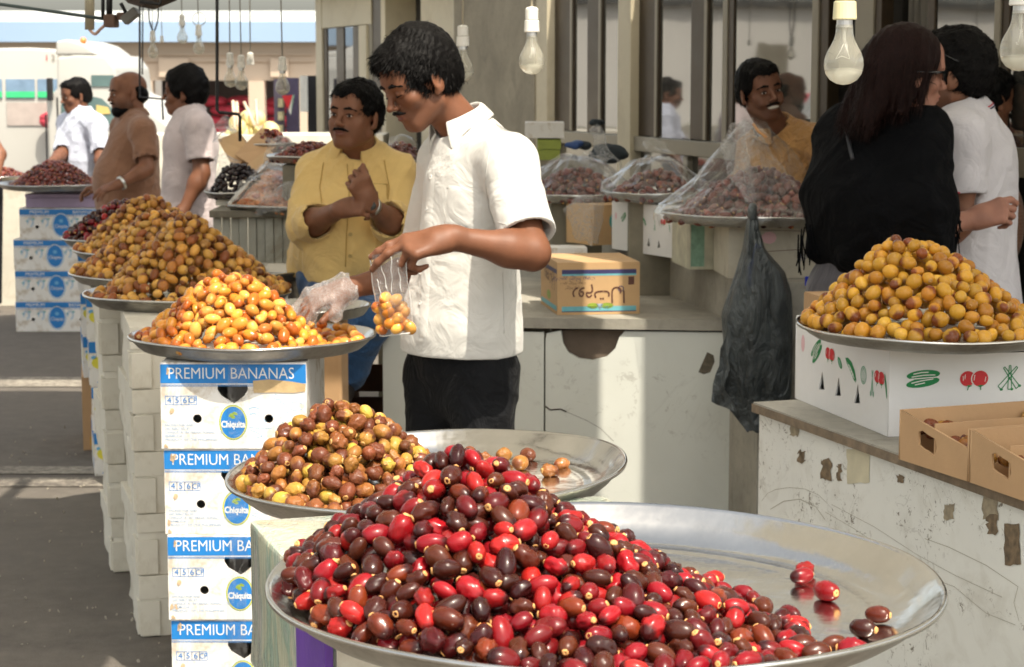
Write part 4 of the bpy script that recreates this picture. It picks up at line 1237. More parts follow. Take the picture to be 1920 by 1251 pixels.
# open cardboard trays of dates on the worn counter
def open_tray(w, d, h, label, seed):
    hole = [(w * .5 + a * .0013, h * .48 + b * .0013) for a, b in ((-34, 12), (-27, 20), (-8, 14), (14, 12), (30, 9), (35, -4), (28, -17), (14, -16), (-2, -8), (-22, -10), (-34, -4))]
    holeL = [(d * .40 + a * .00125, h * .50 + b * .00125) for a, b in ((-27, 14), (-16, 18), (4, 13), (24, 10), (27, -6), (20, -18), (4, -14), (-12, -12), (-26, -8))]
    e, Mf, Ml, f, l = carton('open_carton', w, d, h, BROWN_CARD, label, 'box', 'open brown cartons of dates', (), [holeL], open_top=True, t=.005)
    # the long side facing left is cut low in the middle
    tmp = Ml @ Matrix.Translation((.005, 0, 0)); inv = tmp.inverted()
    for v in l.data.vertices:
        q = inv @ v.co
        if q.y > h * .9: q.y = h * (.99 - .36 * min(1, max(0, (q.x / (d - .01) - .04) / .5))); v.co = tmp @ q
    box('divider', (-w / 2 + .005, d * .5, .005), (w / 2 - .005, d * .5 + .004, h * .9), BROWN_CARD, e)
    clean(e); return e
tcs = []
k0 = onz(1680, 862, RZ); k1 = onz(1812, 905, RZ); k2 = onz(1812, 905, RZ); k3 = onz(1960, 957, RZ)
for (pa, pb, h, lab) in ((k0, k1, .105, 'left open brown carton of dates on the worn counter'), (k2, k3, .105, 'nearer open brown carton of dates at the right edge')):
    d_ = (pa - pb).length * .985
    e = open_tray(.36, d_, h, lab, 1)
    rzz = math.atan2(pa.y - pb.y, pa.x - pb.x) - math.pi / 2
    off = Matrix.Rotation(rzz, 3, 'Z') @ Vector((.18, 0, 0))
    place(e, pb.x + off.x + .004, pb.y + off.y + .004, RZ + .001, rzz)
    tcs.append((e, d_, rzz))

# ------------------------------------------------------------ stack under the two near trays
def m_wrap():
    t = NT('film_wrapped_print')
    v = t.coords('Object', (1, 1, .45)); a = t.noise(v, 9, 5, .6, 1.2); b = t.noise(v, 4, 3); s = t.noise(t.coords('Object', (14, 14, 1)), 5, 5, .6, .8)
    c = t.ramp(a, [(.3, (.50, .60, .42)), (.45, (.66, .66, .46)), (.55, (.34, .50, .38)), (.66, (.70, .66, .58)), (.8, (.46, .36, .42))])
    c = t.mix(t.ramp(b, [(.45, 0), (.6, .7)]), c, (.62, .60, .55))
    t.bsdf(c, .22, 0, s, .7, .02, Coat_Weight=.6)
    return t.m
WRAP = m_wrap()
z9 = .955
sA = onz(466, 972, z9); sB = onz(622, 1138, z9)
sd = Vector((sA.x - sB.x, sA.y - sB.y, 0)); sL = sd.length; rzs = math.atan2(sd.y, sd.x) - math.pi / 2
hh = z9 / 4
names = ['bottom film wrapped crate under the front trays', 'third film wrapped crate down, under the front trays', 'second film wrapped crate down, under the front trays', 'top film wrapped crate with a purple label, under the big front tray']
for i in range(4):
    e = empty('wrapped_crate', (0, 0, 0), 0, names[i], 'crate', 'film wrapped crates under the front trays')
    bm = bmesh.new(); add_box(bm, (-.30, 0, .002), (.30, sL, hh - .003), None, .008)
    bmesh.ops.subdivide_edges(bm, edges=list(bm.edges), cuts=3, use_grid_fill=True)
    for v in bm.verts: v.co += v.normal * (mnoise.noise(v.co * 14 + Vector((i * 3, 0, 0))) * .006)
    bm_obj('body', bm, WRAP, e, True)
    box('front_board', (-.296, -.008, .006), (.296, -.001, hh - .006), CREAM_CARD, e, .002)
    if i >= 1:
        box('side_label', (-.312, -.009, .02 if i < 3 else .10), (-.3005, .17, hh - .022), PURPLE_CARD if i == 3 else WRAP, e, .002)
    if i == 3:
        flat('printed_patch', [ell(.40 * sL / .5, hh * .75, .05, .03, 12), ell(.30 * sL / .5, hh * .8, .035, .02, 10)], pm('orange_print2', (.55, .18, .07), .5, var=.5, vscale=40), e, frame_on((-.3095, sL, 0), (0, -1, 0), (0, 0, 1)), .0008)
    off = Matrix.Rotation(rzs, 3, 'Z') @ Vector((.30, 0, 0))
    place(e, sB.x + off.x, sB.y + off.y, i * hh, rzs)
# ------------------------------------------------------------ trays
def tray_profile(Rr, d):
    return [(0, -d), (.74 * Rr, -d), (.775 * Rr, -d + .0015), (.79 * Rr, -d + .0035), (.805 * Rr, -d + .0015), (.84 * Rr, -d + .004), (.885 * Rr, -d * .80), (.93 * Rr, -d * .50), (.965 * Rr, -d * .18),
            (.985 * Rr, -.003), (.995 * Rr, .001), (1.003 * Rr, .0), (1.006 * Rr, -.003), (1.002 * Rr, -.007), (.985 * Rr, -.008), (.965 * Rr, -d * .18 - .006),
            (.93 * Rr, -d * .5 - .005), (.885 * Rr, -d * .8 - .004), (.84 * Rr, -d), (.80 * Rr, -d - .0025), (0, -d - .0025)]
_tm = {}
def tray(label, x, y, z, Rr, d=.042, tilt=(0, 0), name='steel_tray', seg=96, group=None):
    key = (round(Rr, 3), d)
    if key not in _tm:
        me = lathe_mesh('tray', tray_profile(Rr, d), seg, lambda r, t: (r / Rr) ** 3 * (.0022 * math.sin(2 * t + 1) + .0012 * math.sin(5 * t)))
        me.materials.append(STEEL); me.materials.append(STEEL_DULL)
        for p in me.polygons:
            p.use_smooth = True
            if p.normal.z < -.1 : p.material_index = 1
        _tm[key] = me
    o = bpy.data.objects.new(name, _tm[key]); COL.objects.link(o)
    o.location = (x, y, z); o.rotation_euler = (tilt[0], tilt[1], rng.uniform(0, 6))
    if tilt != (0, 0):
        o.rotation_euler = (Matrix.Rotation(tilt[0], 3, 'X') @ Matrix.Rotation(tilt[1], 3, 'Y')).to_euler()
    tag(o, label, 'tray', group)
    return o

# ------------------------------------------------------------ dates
def date_mesh(name, a, b, seg, rings, wrinkle=0.0, seed=0, bend=0.0, flat_end=.0):
    vs_, ax = [], []
    for j in range(rings + 1):
        th = math.pi * j / rings
        z = -math.cos(th)
        r = max(0.0, math.sin(th)) ** .88
        for i in range(seg):
            t = 2 * math.pi * i / seg
            if j in (0, rings) and i > 0: continue
            rr = b * r * (1 + .06 * z)
            p = Vector((rr * math.cos(t), rr * math.sin(t), a * z))
            if wrinkle > 0:
                n = mnoise.noise(Vector((math.cos(t) * 1.6, math.sin(t) * 1.6, z * 1.1)) + Vector((seed * 5.1, 0, 0)))
                n2 = mnoise.noise(Vector((math.cos(t) * 4.5, math.sin(t) * 4.5, z * 1.8)) + Vector((seed * 3.3, 2, 0)))
                k = 1 - wrinkle * (abs(n) * .6 + abs(n2) * .5 - .15) * r
                p = Vector((p.x * k, p.y * k, p.z))
            else:
                n = mnoise.noise(Vector((math.cos(t), math.sin(t), z * .9)) + Vector((seed * 5.1, 0, 0)))
                p *= 1 + .05 * n
            p.x += bend * a * (1 - z * z)
            if z > .8 and flat_end: p.z -= flat_end * a * (z - .8)
            vs_.append(p); ax.append(z)
    idx = []
    k = 0
    for j in range(rings + 1):
        if j in (0, rings): idx.append([k] * seg); k += 1
        else: idx.append(list(range(k, k + seg))); k += seg
    fs = []
    for j in range(rings):
        for i in range(seg):
            q = (idx[j][i], idx[j][(i + 1) % seg], idx[j + 1][(i + 1) % seg], idx[j + 1][i])
            q2 = []
            for v in q:
                if v not in q2: q2.append(v)
            fs.append(tuple(q2))
    return np.array([tuple(v) for v in vs_], dtype=np.float32), fs, np.array(ax, dtype=np.float32)
def calyx_mesh(a, b, seg=9, seed=0):
    """the pale dry cap where the date was joined to its stalk"""
    r_ = random.Random(seed)
    vs_, fs = [], []
    prof = [(.36 * b, a * .925), (.34 * b, a * .985), (.24 * b, a * 1.035), (.10 * b, a * 1.005), (0.0, a * .985)]
    for j, (r, z) in enumerate(prof):
        if r == 0: vs_.append((0, 0, z)); continue
        for i in range(seg):
            t = 2 * math.pi * i / seg
            q = 1 + r_.uniform(-.14, .14)
            vs_.append((r * q * math.cos(t), r * q * math.sin(t), z + r_.uniform(-.02, .02) * a))
    for j in range(3):
        for i in range(seg):
            fs.append((j * seg + i, j * seg + (i + 1) % seg, (j + 1) * seg + (i + 1) % seg, (j + 1) * seg + i))
    c = len(vs_) - 1
    for i in range(seg): fs.append((3 * seg + i, 3 * seg + (i + 1) % seg, c))
    return np.array(vs_, dtype=np.float32), fs

def m_date(name, ramp_stops, tip, tip_amt, rough=.22, mott=.3, mott_col=None, coat=.5, sss=.05, fleck=None, bump=.15, bsc=120):
    t = NT(name)
    oi = t.n('ShaderNodeObjectInfo'); gi = t.n('ShaderNodeNewGeometry')
    sc = t.n('ShaderNodeSeparateColor'); t.l(oi.outputs['Color'], sc.inputs[0])
    isl = t.math('FRACT', t.math('MULTIPLY', gi.outputs['Random Per Island'], 3.7))
    rnd = t.math('ADD', t.math('MULTIPLY', sc.outputs[0], sc.outputs[1]), t.math('MULTIPLY', isl, t.math('SUBTRACT', 1.0, sc.outputs[1])))
    rnd2 = t.math('FRACT', t.math('MULTIPLY', rnd, 17.3)); rnd3 = t.math('FRACT', t.math('MULTIPLY', rnd, 53.7))
    c = t.ramp(rnd, ramp_stops)
    v = t.coords()
    add = t.n('ShaderNodeVectorMath', operation='ADD'); t.l(v, add.inputs[0]); cb_ = t.n('ShaderNodeCombineXYZ'); t.l(t.math('MULTIPLY', rnd, 9), cb_.inputs[0]); t.l(rnd2, cb_.inputs[1]); t.l(cb_.outputs[0], add.inputs[1])
    vv = add.outputs[0]
    n1 = t.noise(vv, 38, 4, .6, .5)
    axn = t.n('ShaderNodeAttribute', attribute_name='ax').outputs['Fac']
    # the ripe, darker end: how far it has crept up varies from date to date
    g = t.math('SUBTRACT', t.math('ADD', t.math('MULTIPLY', axn, -1.0), t.math('MULTIPLY', t.math('SUBTRACT', n1, .5), 1.3)), t.math('SUBTRACT', 1.25, t.math('MULTIPLY', rnd2, tip_amt)))
    g = t.math('MULTIPLY', g, 2.6, True)
    c = t.mix(t.math('MULTIPLY', g, .95), c, tip)
    c = t.mix(t.ramp(n1, [(.5, 0), (.8, mott)]), c, mott_col or shade(ramp_stops[0][1], .5))
    if fleck:
        f = t.noise(vv, 330, 2); c = t.mix(t.ramp(f, [(.64, 0), (.72, .6)]), c, fleck)
    hsv = t.n('ShaderNodeHueSaturation'); t.l(c, hsv.inputs['Color']); t.l(t.math('MULTIPLY_ADD', rnd3, .5), hsv.inputs['Value']); hsv.inputs['Value'].links[0].from_node.inputs[2].default_value = .75
    nb = t.noise(vv, bsc, 4)
    rr = t.math('MULTIPLY_ADD', n1, .3); rr.node.inputs[2].default_value = max(.03, rough - .12)
    b = t.bsdf(hsv.outputs[0], rr, 0, t.math('ADD', n1, nb), bump, .004)
    b.inputs['Specular IOR Level'].default_value = .14 if 'red' in name else .26; b.inputs['Coat Weight'].default_value = coat; b.inputs['Coat Roughness'].default_value = .05
    b.inputs['Subsurface Weight'].default_value = sss; b.inputs['Subsurface Radius'].default_value = (.01, .004, .002)
    return t.m
RED_D = m_date('ripe_red_date', [(0, (.30, .008, .012)), (.16, (.17, .005, .010)), (.30, (.38, .016, .012)), (.38, (.15, .006, .008)), (.46, (.085, .006, .007)), (.55, (.026, .005, .005)), (.68, (.080, .018, .007)), (.82, (.024, .006, .005)), (1, (.16, .026, .008))],
               (.024, .005, .005), 1.25, .24, .30, (.05, .008, .006), .42, .02)
TAN_D = m_date('half_ripe_tan_date', [(0, (.66, .36, .075)), (.3, (.60, .30, .055)), (.45, (.38, .15, .035)), (.6, (.25, .075, .024)), (.8, (.68, .40, .10)), (1, (.54, .25, .045))],
               (.15, .048, .018), 1.5, .32, .35, (.26, .09, .025), .10, .06)
OLIVE_D = m_date('olive_and_brown_date', [(0, (.50, .33, .05)), (.16, (.44, .26, .045)), (.26, (.30, .12, .025)), (.45, (.16, .042, .016)), (.7, (.13, .034, .015)), (.85, (.24, .09, .022)), (1, (.42, .22, .04))],
                 (.12, .034, .015), 1.6, .24, .5, (.18, .06, .02), .22, .06, bump=.5, bsc=200)
AMBER_D = m_date('amber_date', [(0, (.74, .34, .05)), (.25, (.68, .24, .025)), (.45, (.48, .13, .018)), (.6, (.36, .08, .015)), (.75, (.78, .42, .09)), (1, (.60, .22, .03))],
                 (.36, .09, .018), 1.2, .18, .3, (.46, .13, .02), .3, .10)
YELL_D = m_date('golden_yellow_date', [(0, (.64, .34, .035)), (.4, (.56, .28, .028)), (.7, (.48, .19, .020)), (1, (.68, .39, .05))],
                (.18, .040, .014), 1.4, .22, .3, (.38, .13, .02), .22, .07, fleck=(.3, .15, .04))
DARK_D = m_date('dried_dark_date', [(0, (.11, .018, .013)), (.5, (.20, .036, .018)), (1, (.055, .010, .010))], (.03, .01, .01), .9, .3, .3, (.16, .05, .02), .4, .03, bump=.4)
BLACK_D = m_date('black_date', [(0, (.02, .012, .014)), (1, (.035, .018, .016))], (.01, .008, .008), .9, .3, .2, (.03, .015, .012), .4, 0)
PALE_D = m_date('peach_coloured_date', [(0, (.62, .28, .14)), (.5, (.55, .20, .09)), (1, (.70, .38, .20))], (.40, .12, .05), .9, .3, .3, (.45, .16, .06), .3, .06)
CALYX = pm('date_cap', (.62, .32, .11), .6, var=.45, vscale=240, bump=.5, bscale=500, bdist=.001)
CALYX2 = pm('pale_date_cap', (.50, .28, .09), .6, var=.3, vscale=240, bump=.5, bscale=500, bdist=.001)

LOOKS = {'red_date': [(.08, 'bright red'), (.23, 'deep red'), (.35, 'bright red'), (.44, 'deep red'), (.59, 'near black'), (.75, 'dark brown'), (.9, 'near black'), (1, 'dark brown')],
         'olive_date': [(.22, 'olive yellow'), (.35, 'brown'), (.80, 'dark wrinkled'), (.92, 'brown'), (1, 'olive yellow')],
         'amber_date': [(.35, 'pale amber'), (.68, 'deep orange'), (1, 'pale amber')], 'tan_date': [(.38, 'golden tan'), (.7, 'brown'), (1, 'golden tan')],
         'yellow_date': [(.55, 'golden'), (.85, 'brownish gold'), (1, 'pale gold')], 'dark_date': [(1, 'dark brown')], 'carton_date': [(1, 'brown')]}
class DateKind:
    def __init__(s, name, a, b, mat, calyx, seg, rings, wr, nvar=5, bend=.06):
        s.name, s.a, s.b, s.mat, s.cal = name, a, b, mat, calyx
        s.hi, s.lo, s.cm = [], [], []
        s.looks = LOOKS.get(name)
        for i in range(nvar):
            w = wr * (.1, .45, 0, .9, .6, .25, 1.0)[i % 7]
            h = date_mesh(name, a * (1, .94, 1.04, .97, 1)[i % 5], b * (1, 1.03, .95, .98, .93)[i % 5], seg, rings, w, i + hash_(name), bend * (0, 1, -1, .5, -.5)[i % 5])
            me = bpy.data.meshes.new(name); me.from_pydata([tuple(p) for p in h[0].tolist()], [], h[1])
            at_ = me.attributes.new('ax', 'FLOAT', 'POINT'); at_.data.foreach_set('value', h[2])
            me.polygons.foreach_set('use_smooth', [True] * len(me.polygons)); me.materials.append(mat)
            s.hi.append(me)
            s.lo.append(date_mesh(name, a * (1, .92, 1.05, .96, 1)[i % 5], b * (1, 1.03, .92, .98, .9)[i % 5], *(14, 10) if seg > 15 else (9, 7), w, i, 0))
            cv, cf = calyx_mesh(a, b, 9, i)
            cm = bpy.data.meshes.new('cap'); cm.from_pydata([tuple(p) for p in cv.tolist()], [], cf); cm.materials.append(calyx)
            cm.polygons.foreach_set('use_smooth', [True] * len(cm.polygons))
            s.cm.append((cm, cv, cf))
def hash_(s): return sum(ord(c) for c in s) % 17

def rimrise(tx, ty, Rr, d):
    """how far the inside of a tray rises above its floor at x, y"""
    def f(x, y):
        q = math.hypot(x - tx, y - ty) / Rr
        return 0.0 if q < .80 else min(d, (q - .80) / .17 * d)
    return f
def heap(cx, cy, floor, hfun, Rmax, a, b, seed, layers=2, pack=1.0, rise=lambda x, y: 0.0):
    """dates lying on the surface hfun(x, y) of a heap; returns positions and axes"""
    r = np.random.default_rng(seed)
    out = []
    P = np.zeros((0, 3)); A = np.zeros((0, 3)); LL = np.zeros(0)
    sup = lambda ax, u: np.sqrt((a * (ax * u).sum(-1)) ** 2 + b * b * (1 - (ax * u).sum(-1) ** 2).clip(0))
    for L in range(layers):
        dz = -L * b * 1.25
        n = int((13000 if L == 0 else 5000) * (Rmax / .3) ** 2 * min(1.6, (.0165 / b) ** 2))
        xs = cx + r.uniform(-Rmax, Rmax, n); ys = cy + r.uniform(-Rmax, Rmax, n)
        for x, y in zip(xs, ys):
            h = hfun(x, y)
            if h is None or h + dz < -b * .3: continue
            e = .004
            hx = ((hfun(x + e, y) or 0) - h) / e; hy = ((hfun(x, y + e) or 0) - h) / e
            nrm = Vector((-hx, -hy, 1)).normalized()
            z = floor + max(b * .92 + rise(x, y), h + dz)
            p = np.array((x, y, z + r.uniform(-.2, .3) * b * (1 if h > b * 1.5 else 0)))
            t = r.uniform(0, 2 * math.pi)
            u = nrm.orthogonal().normalized(); w = nrm.cross(u)
            axis = u * math.cos(t) + w * math.sin(t) + nrm * (r.normal(0, .42) if h > b * 1.3 else 0)
            axis.normalize()
            if len(P):
                D = P - p; dd = np.sqrt((D * D).sum(1)); near = dd < 2.05 * a
                if near.any():
                    Un = D[near] / dd[near, None]
                    need = (sup(A[near], Un) + sup(np.array(axis)[None], Un)) * np.where(LL[near] == L, .88, .78) * pack
                    if (dd[near] < need).any(): continue
            P = np.vstack((P, p)); A = np.vstack((A, np.array(axis))); LL = np.append(LL, L)
            out.append((Vector(p), axis, nrm, L))
    return out
def hump(cx, cy, H, Rf, power=1.0, seed=0, amp=.012, flat_r=.0):
    def f(x, y):
        dx, dy = x - cx, y - cy
        rho = math.hypot(dx, dy); th = math.atan2(dy, dx)
        R_ = Rf(th)
        if rho > R_: return None
        q = rho / R_
        h = H * (1 - q ** power)
        h = H * (1 - (q * q * .25 + q * .75)) if power == 1.0 else h
        if power == 1.01: h = H * ((1 - q) * .72 + (1 - q) ** 2 * .28)
        # rounded top
        h -= H * .10 * math.exp(-(q / .12) ** 2)
        h += amp * mnoise.noise(Vector((x * 9 + seed, y * 9, seed)))
        return max(0.0, h)
    return f
def dirR(vals):
    """radius by direction: list of (degrees, radius), interpolated round the circle"""
    vals = sorted(vals)
    def f(th):
        d = math.degrees(th) % 360
        for (a0, r0), (a1, r1) in zip(vals, vals[1:] + [(vals[0][0] + 360, vals[0][1])]):
            if a0 <= d <= a1:
                t = (d - a0) / (a1 - a0); t = t * t * (3 - 2 * t)
                return r0 + (r1 - r0) * t
        (a0, r0), (a1, r1) = vals[-1], vals[0]
        t = ((d + 360) - a0) / (a1 + 360 - a0)
        return r0 + (r1 - r0) * t
    return f

HEAPS = []     # (kind, list, label, group, limit)
ALLD = []
def add_heap(kind, items, label, group, limit, stuff_name, stuff_label):
    HEAPS.append((kind, items, label, group, limit, stuff_name, stuff_label))
def to_px(p):
    d = Vector(p) - Vector((0, 0, CAM_H))
    zc = d.y * cp - d.z * sp
    return (960 + FPX * d.x / zc, 625.5 - FPX * (d.y * sp + d.z * cp) / zc, zc)
def rot_from(axis, nrm, spin):
    z = axis; x = nrm - z * nrm.dot(z)
    if x.length < .05: x = z.orthogonal()
    x.normalize(); y = z.cross(x)
    M = Matrix((x, y, z)).transposed()
    return M @ Matrix.Rotation(spin, 3, 'Z')
def date_label(kind, rv, L, p, place_, cen):
    look = next((n for t_, n in kind.looks if rv <= t_), kind.looks[-1][1]) if kind.looks else 'small'
    if L == 9: return look + ' date lying loose ' + place_.replace(' in the ', ' beside the ')
    px, py, _z = to_px(p); (x0, x1, y0, y1) = cen
    u, v = (px - x0) / max(1, x1 - x0), (py - y0) / max(1, y1 - y0)
    where = 'near the peak' if v < .25 else 'along the bottom' if v > .82 else 'on the left side' if u < .36 else 'on the right side' if u > .64 else 'mid front'
    return look + ' date ' + where + ', ' + place_
CEN = {}
def finish_heaps():
    for hi, (kind, items, *_r) in enumerate(HEAPS):
        q = [to_px(it[0]) for it in items]
        CEN[hi] = (min(a[0] for a in q), max(a[0] for a in q), min(a[1] for a in q), max(a[1] for a in q))
    recs = []
    for hi, (kind, items, *_r) in enumerate(HEAPS):
        for ii, it in enumerate(items):
            px, py, zc = to_px(it[0])
            rad = FPX / zc * (kind.a * .45 + kind.b * .55) * .5333
            recs.append((zc, px * .5333, py * .5333, rad, hi, ii))
    recs.sort()
    buf = np.zeros((680, 1040), bool)
    vis = {}
    for (zc, x, y, r, hi, ii) in recs:
        x0, x1, y0, y1 = int(max(0, x - r)), int(min(1024, x + r + 1)), int(max(0, y - r)), int(min(667, y + r + 1))
        if x1 <= x0 or y1 <= y0: vis[(hi, ii)] = 0; continue
        yy, xx = np.mgrid[y0:y1, x0:x1]
        m = ((xx - x) ** 2 + (yy - y) ** 2 <= r * r) & ~buf[y0:y1, x0:x1]
        vis[(hi, ii)] = int(m.sum()); buf[y0:y1, x0:x1] |= m
    for hi, (kind, items, label, group, limit, sname, slabel) in enumerate(HEAPS):
        order = sorted(range(len(items)), key=lambda i: -vis[(hi, i)])
        thr = 14
        single = [i for i in order[:limit] if vis[(hi, i)] >= thr]
        rest = [i for i in order if i not in set(single)]
        r = random.Random(hi)
        for i in single:
            p, axis, nrm, L = items[i]
            v = r.randrange(len(kind.hi))
            o = bpy.data.objects.new(kind.name, kind.hi[v]); COL.objects.link(o)
            M = rot_from(axis, nrm, r.uniform(0, 6)).to_4x4(); M.translation = p
            s = r.uniform(.80, 1.10)
            o.matrix_world = M @ Matrix.Diagonal((s * r.uniform(.88, 1.06), s * r.uniform(.88, 1.06), s, 1))
            rv = r.random(); o.color = (rv, 1, 0, 1)
            tag(o, date_label(kind, rv, L, p, label, CEN[hi]), 'date', group)
            c = bpy.data.objects.new('cap', kind.cm[v][0]); COL.objects.link(c); c.parent = o
        if rest:
            V_, F_, A_, MI = [], [], [], []
            off = 0
            for i in rest:
                p, axis, nrm, L = items[i]
                v = r.randrange(len(kind.lo))
                M = np.array(rot_from(axis, nrm, r.uniform(0, 6))); s = r.uniform(.9, 1.06)
                pv, pf, pa = kind.lo[v]
                V_.append(pv * s @ M.T + np.array(p)); A_.append(pa); F_ += [tuple(k + off for k in f) for f in pf]; MI += [0] * len(pf); off += len(pv)
                cv, cf = kind.cm[v][1], kind.cm[v][2]
                V_.append(cv * s @ M.T + np.array(p)); A_.append(np.ones(len(cv), np.float32)); F_ += [tuple(k + off for k in f) for f in cf]; MI += [1] * len(cf); off += len(cv)
            me = bpy.data.meshes.new(sname); me.from_pydata(np.vstack(V_).tolist(), [], F_)
            at_ = me.attributes.new('ax', 'FLOAT', 'POINT'); at_.data.foreach_set('value', np.concatenate(A_).astype(np.float32))
            o = link_mesh(sname, me, None, None, True, [kind.mat, kind.cal], MI)
            o.color = (0, 0, 0, 1)
            tag(o, slabel, None, None, 'stuff')

# ---- tray 1: big front tray of red dates
K_RED = DateKind('red_date', .0180, .0126, RED_D, CALYX, 22, 16, .8, 7)
T1 = at(1132, 1105, 2.44); T1.z = 1.035
tray('largest steel tray in front, heaped with glossy red dates', T1.x, T1.y, 1.035, .415, .045, seg=160)
fl1 = 1.035 - .045
pk = at(862, 860, 2.46)
c1x, c1y = pk.x, 2.44
def clip_tray(f, tx, ty, Rr):
    def g(x, y):
        if math.hypot(x - tx, y - ty) > Rr: return None
        return f(x, y)
    return g
Rf1 = dirR([(0, .37), (35, .27), (90, .27), (150, .31), (180, .32), (225, .37), (270, .46), (305, .48), (335, .44)])
h1 = clip_tray(hump(c1x, c1y, .222, Rf1, 1.01, 3, .014), T1.x, T1.y, .385)
it1 = heap(T1.x, T1.y, fl1, h1, .42, K_RED.a, K_RED.b, 5, 3, .95, rimrise(T1.x, T1.y, .415, .045))
def loose(items, kind, pts, floor):
    for (px, py, ang) in pts:
        p = onz(px, py, floor + kind.b * .97)
        ax_ = Vector((math.cos(ang), math.sin(ang), .05)).normalized()
        items.append((p, ax_, Vector((0, 0, 1)), 9))
loose(it1, K_RED, [(1503, 1080, .4), (1549, 1108, -1.0), (1481, 1152, 2.2), (1493, 1178, .2), (1646, 1152, -.5), (1618, 1178, -.7), (1600, 1218, 2.9)] + [(1502, 1211, .1), (1564, 1207, .3), (1460, 1195, 1.9), (1420, 1170, 2.7), (1508, 1068, .9), (1495, 1170, 2.9), (1530, 1222, .3), (1392, 1155, 1.1), (1335, 1085, .4)], fl1)
add_heap(K_RED, it1, 'on the big front tray', 'red dates on the big front tray', 300, 'red_dates', 'remaining red and maroon dates deep in the front heap')

# ---- tray 2: olive and brown dates
K_OL = DateKind('olive_date', .0166, .0140, OLIVE_D, CALYX2, 20, 14, 1.25, 7)
T2 = at(800, 872, 3.5)
t2z = .955
tray('wide steel tray behind the front one, heaped with olive and brown dates', T2.x, T2.y, t2z + .01, .352, .045, (R(.4), R(-2.6)), seg=140)
fl2 = t2z - .040
h2 = clip_tray(hump(at(650, 800, 3.5).x, 3.48, .188, dirR([(0, .20), (60, .19), (90, .19), (180, .225), (270, .27), (320, .22)]), 1.0, 8, .012), T2.x, T2.y, .325)
it2 = heap(at(640, 800, 3.5).x, 3.48, fl2 - .008, h2, .33, K_OL.a, K_OL.b, 11, 3, .97, rimrise(T2.x, T2.y, .352, .045))
loose(it2, K_OL, [(944, 853, .3), (975, 868, 1.1), (990, 853, 2.2), (1031, 882, 3.6), (1053, 870, .4), (905, 862, .2), (880, 850, 1.3)], fl2 + .014)
add_heap(K_OL, it2, 'in the second heap back', 'olive and brown dates on the second tray', 260, 'olive_dates', 'remaining olive and brown dates deep in the second heap')

# ---- tray 3: amber dates
K_AM = DateKind('amber_date', .0208, .0156, AMBER_D, CALYX2, 16, 12, .3, 5)
T3 = at(474, 632, 5.42)
tray('steel tray on the near banana boxes, heaped with shiny amber dates', T3.x, T3.y, .953, .333, .042, (R(-1.0), 0))
h3 = clip_tray(hump(at(432, 600, 5.4).x, 5.42, .228, dirR([(0, .235), (60, .27), (120, .27), (180, .27), (240, .31), (300, .33), (335, .30)]), 1.0, 12, .014), T3.x, T3.y, .305)
def h3b(x, y):
    v = h3(x, y)
    if v is None:
        if math.hypot(x - T3.x, y - T3.y) < .295 and x > T3.x: return .004
        return None
    return max(v, .004) if x > T3.x else v
it3 = heap(T3.x, T3.y, .953 - .042, h3b, .32, K_AM.a, K_AM.b, 21, 2, 1.0, rimrise(T3.x, T3.y, .333, .042))
add_heap(K_AM, it3, 'in the heap over the banana boxes', 'amber dates over the near banana boxes', 270, 'amber_dates', 'remaining amber dates deep in the heap over the banana boxes')

# ---- tray 4: tall heap of tan dates
K_TN = DateKind('tan_date', .0208, .0165, TAN_D, CALYX2, 14, 11, .5, 5)
T4 = at(352, 548, 6.42)
tray('steel tray behind the amber dates, under the tallest heap of tan dates', T4.x, T4.y, .965, .33, .042)
h4 = clip_tray(hump(at(352, 500, 6.4).x, 6.42, .325, dirR([(0, .34), (90, .30), (180, .30), (270, .30)]), .92, 17, .016), T4.x, T4.y, .318)
it4 = heap(T4.x, T4.y, .965 - .042, h4, .33, K_TN.a, K_TN.b, 31, 2, 1.0, rimrise(T4.x, T4.y, .33, .042))
add_heap(K_TN, it4, 'in the tallest heap', 'tan dates in the tallest heap', 280, 'tan_dates', 'remaining tan dates deep in the tallest heap')

# ---- trays further along the row (dates smaller than can be picked apart singly past these)
K_TS = DateKind('small_tan_date', .0190, .0145, TAN_D, CALYX2, 10, 8, .4, 3)
far = [
    (132, 508, 7.1, .33, .27, 'fifth tray along the row, with brownish tan dates behind the tallest heap', TAN_D, 'brown_tan_dates', 'heap of brownish tan dates behind the tallest heap', .965),
    (138, 465, 8.0, .30, .27, 'sixth tray along the row, with pale tan dates', TAN_D, 'pale_tan_dates', 'heap of pale tan dates on the sixth tray', .965),
    (118, 447, 8.6, .30, .21, 'seventh tray along the row, with small dark red dates', RED_D, 'small_red_dates', 'heap of small dark red dates on the seventh tray', .965)]
for (px, py, D, Rr, H_, lab, mt, sn, slab_, tz) in far:
    c = at(px, py, D); cx = c.x + Rr
    tray(lab, cx, D, tz, Rr, .04)
    kd = DateKind('distant_date', .019, .0145, mt, CALYX2, 10, 7, .3, 3)
    hh_ = clip_tray(hump(cx - (.04 if D > 8 else 0), D, H_, dirR([(0, Rr * .98), (180, Rr * .98)]), 1.0, int(D * 7), .01), cx, D, Rr * .95)
    add_heap(kd, heap(cx, D, tz - .04, hh_, Rr, .019, .0145, int(D * 9), 2, 1.05, rimrise(cx, D, Rr, .04)), '', '', 0, sn, slab_)
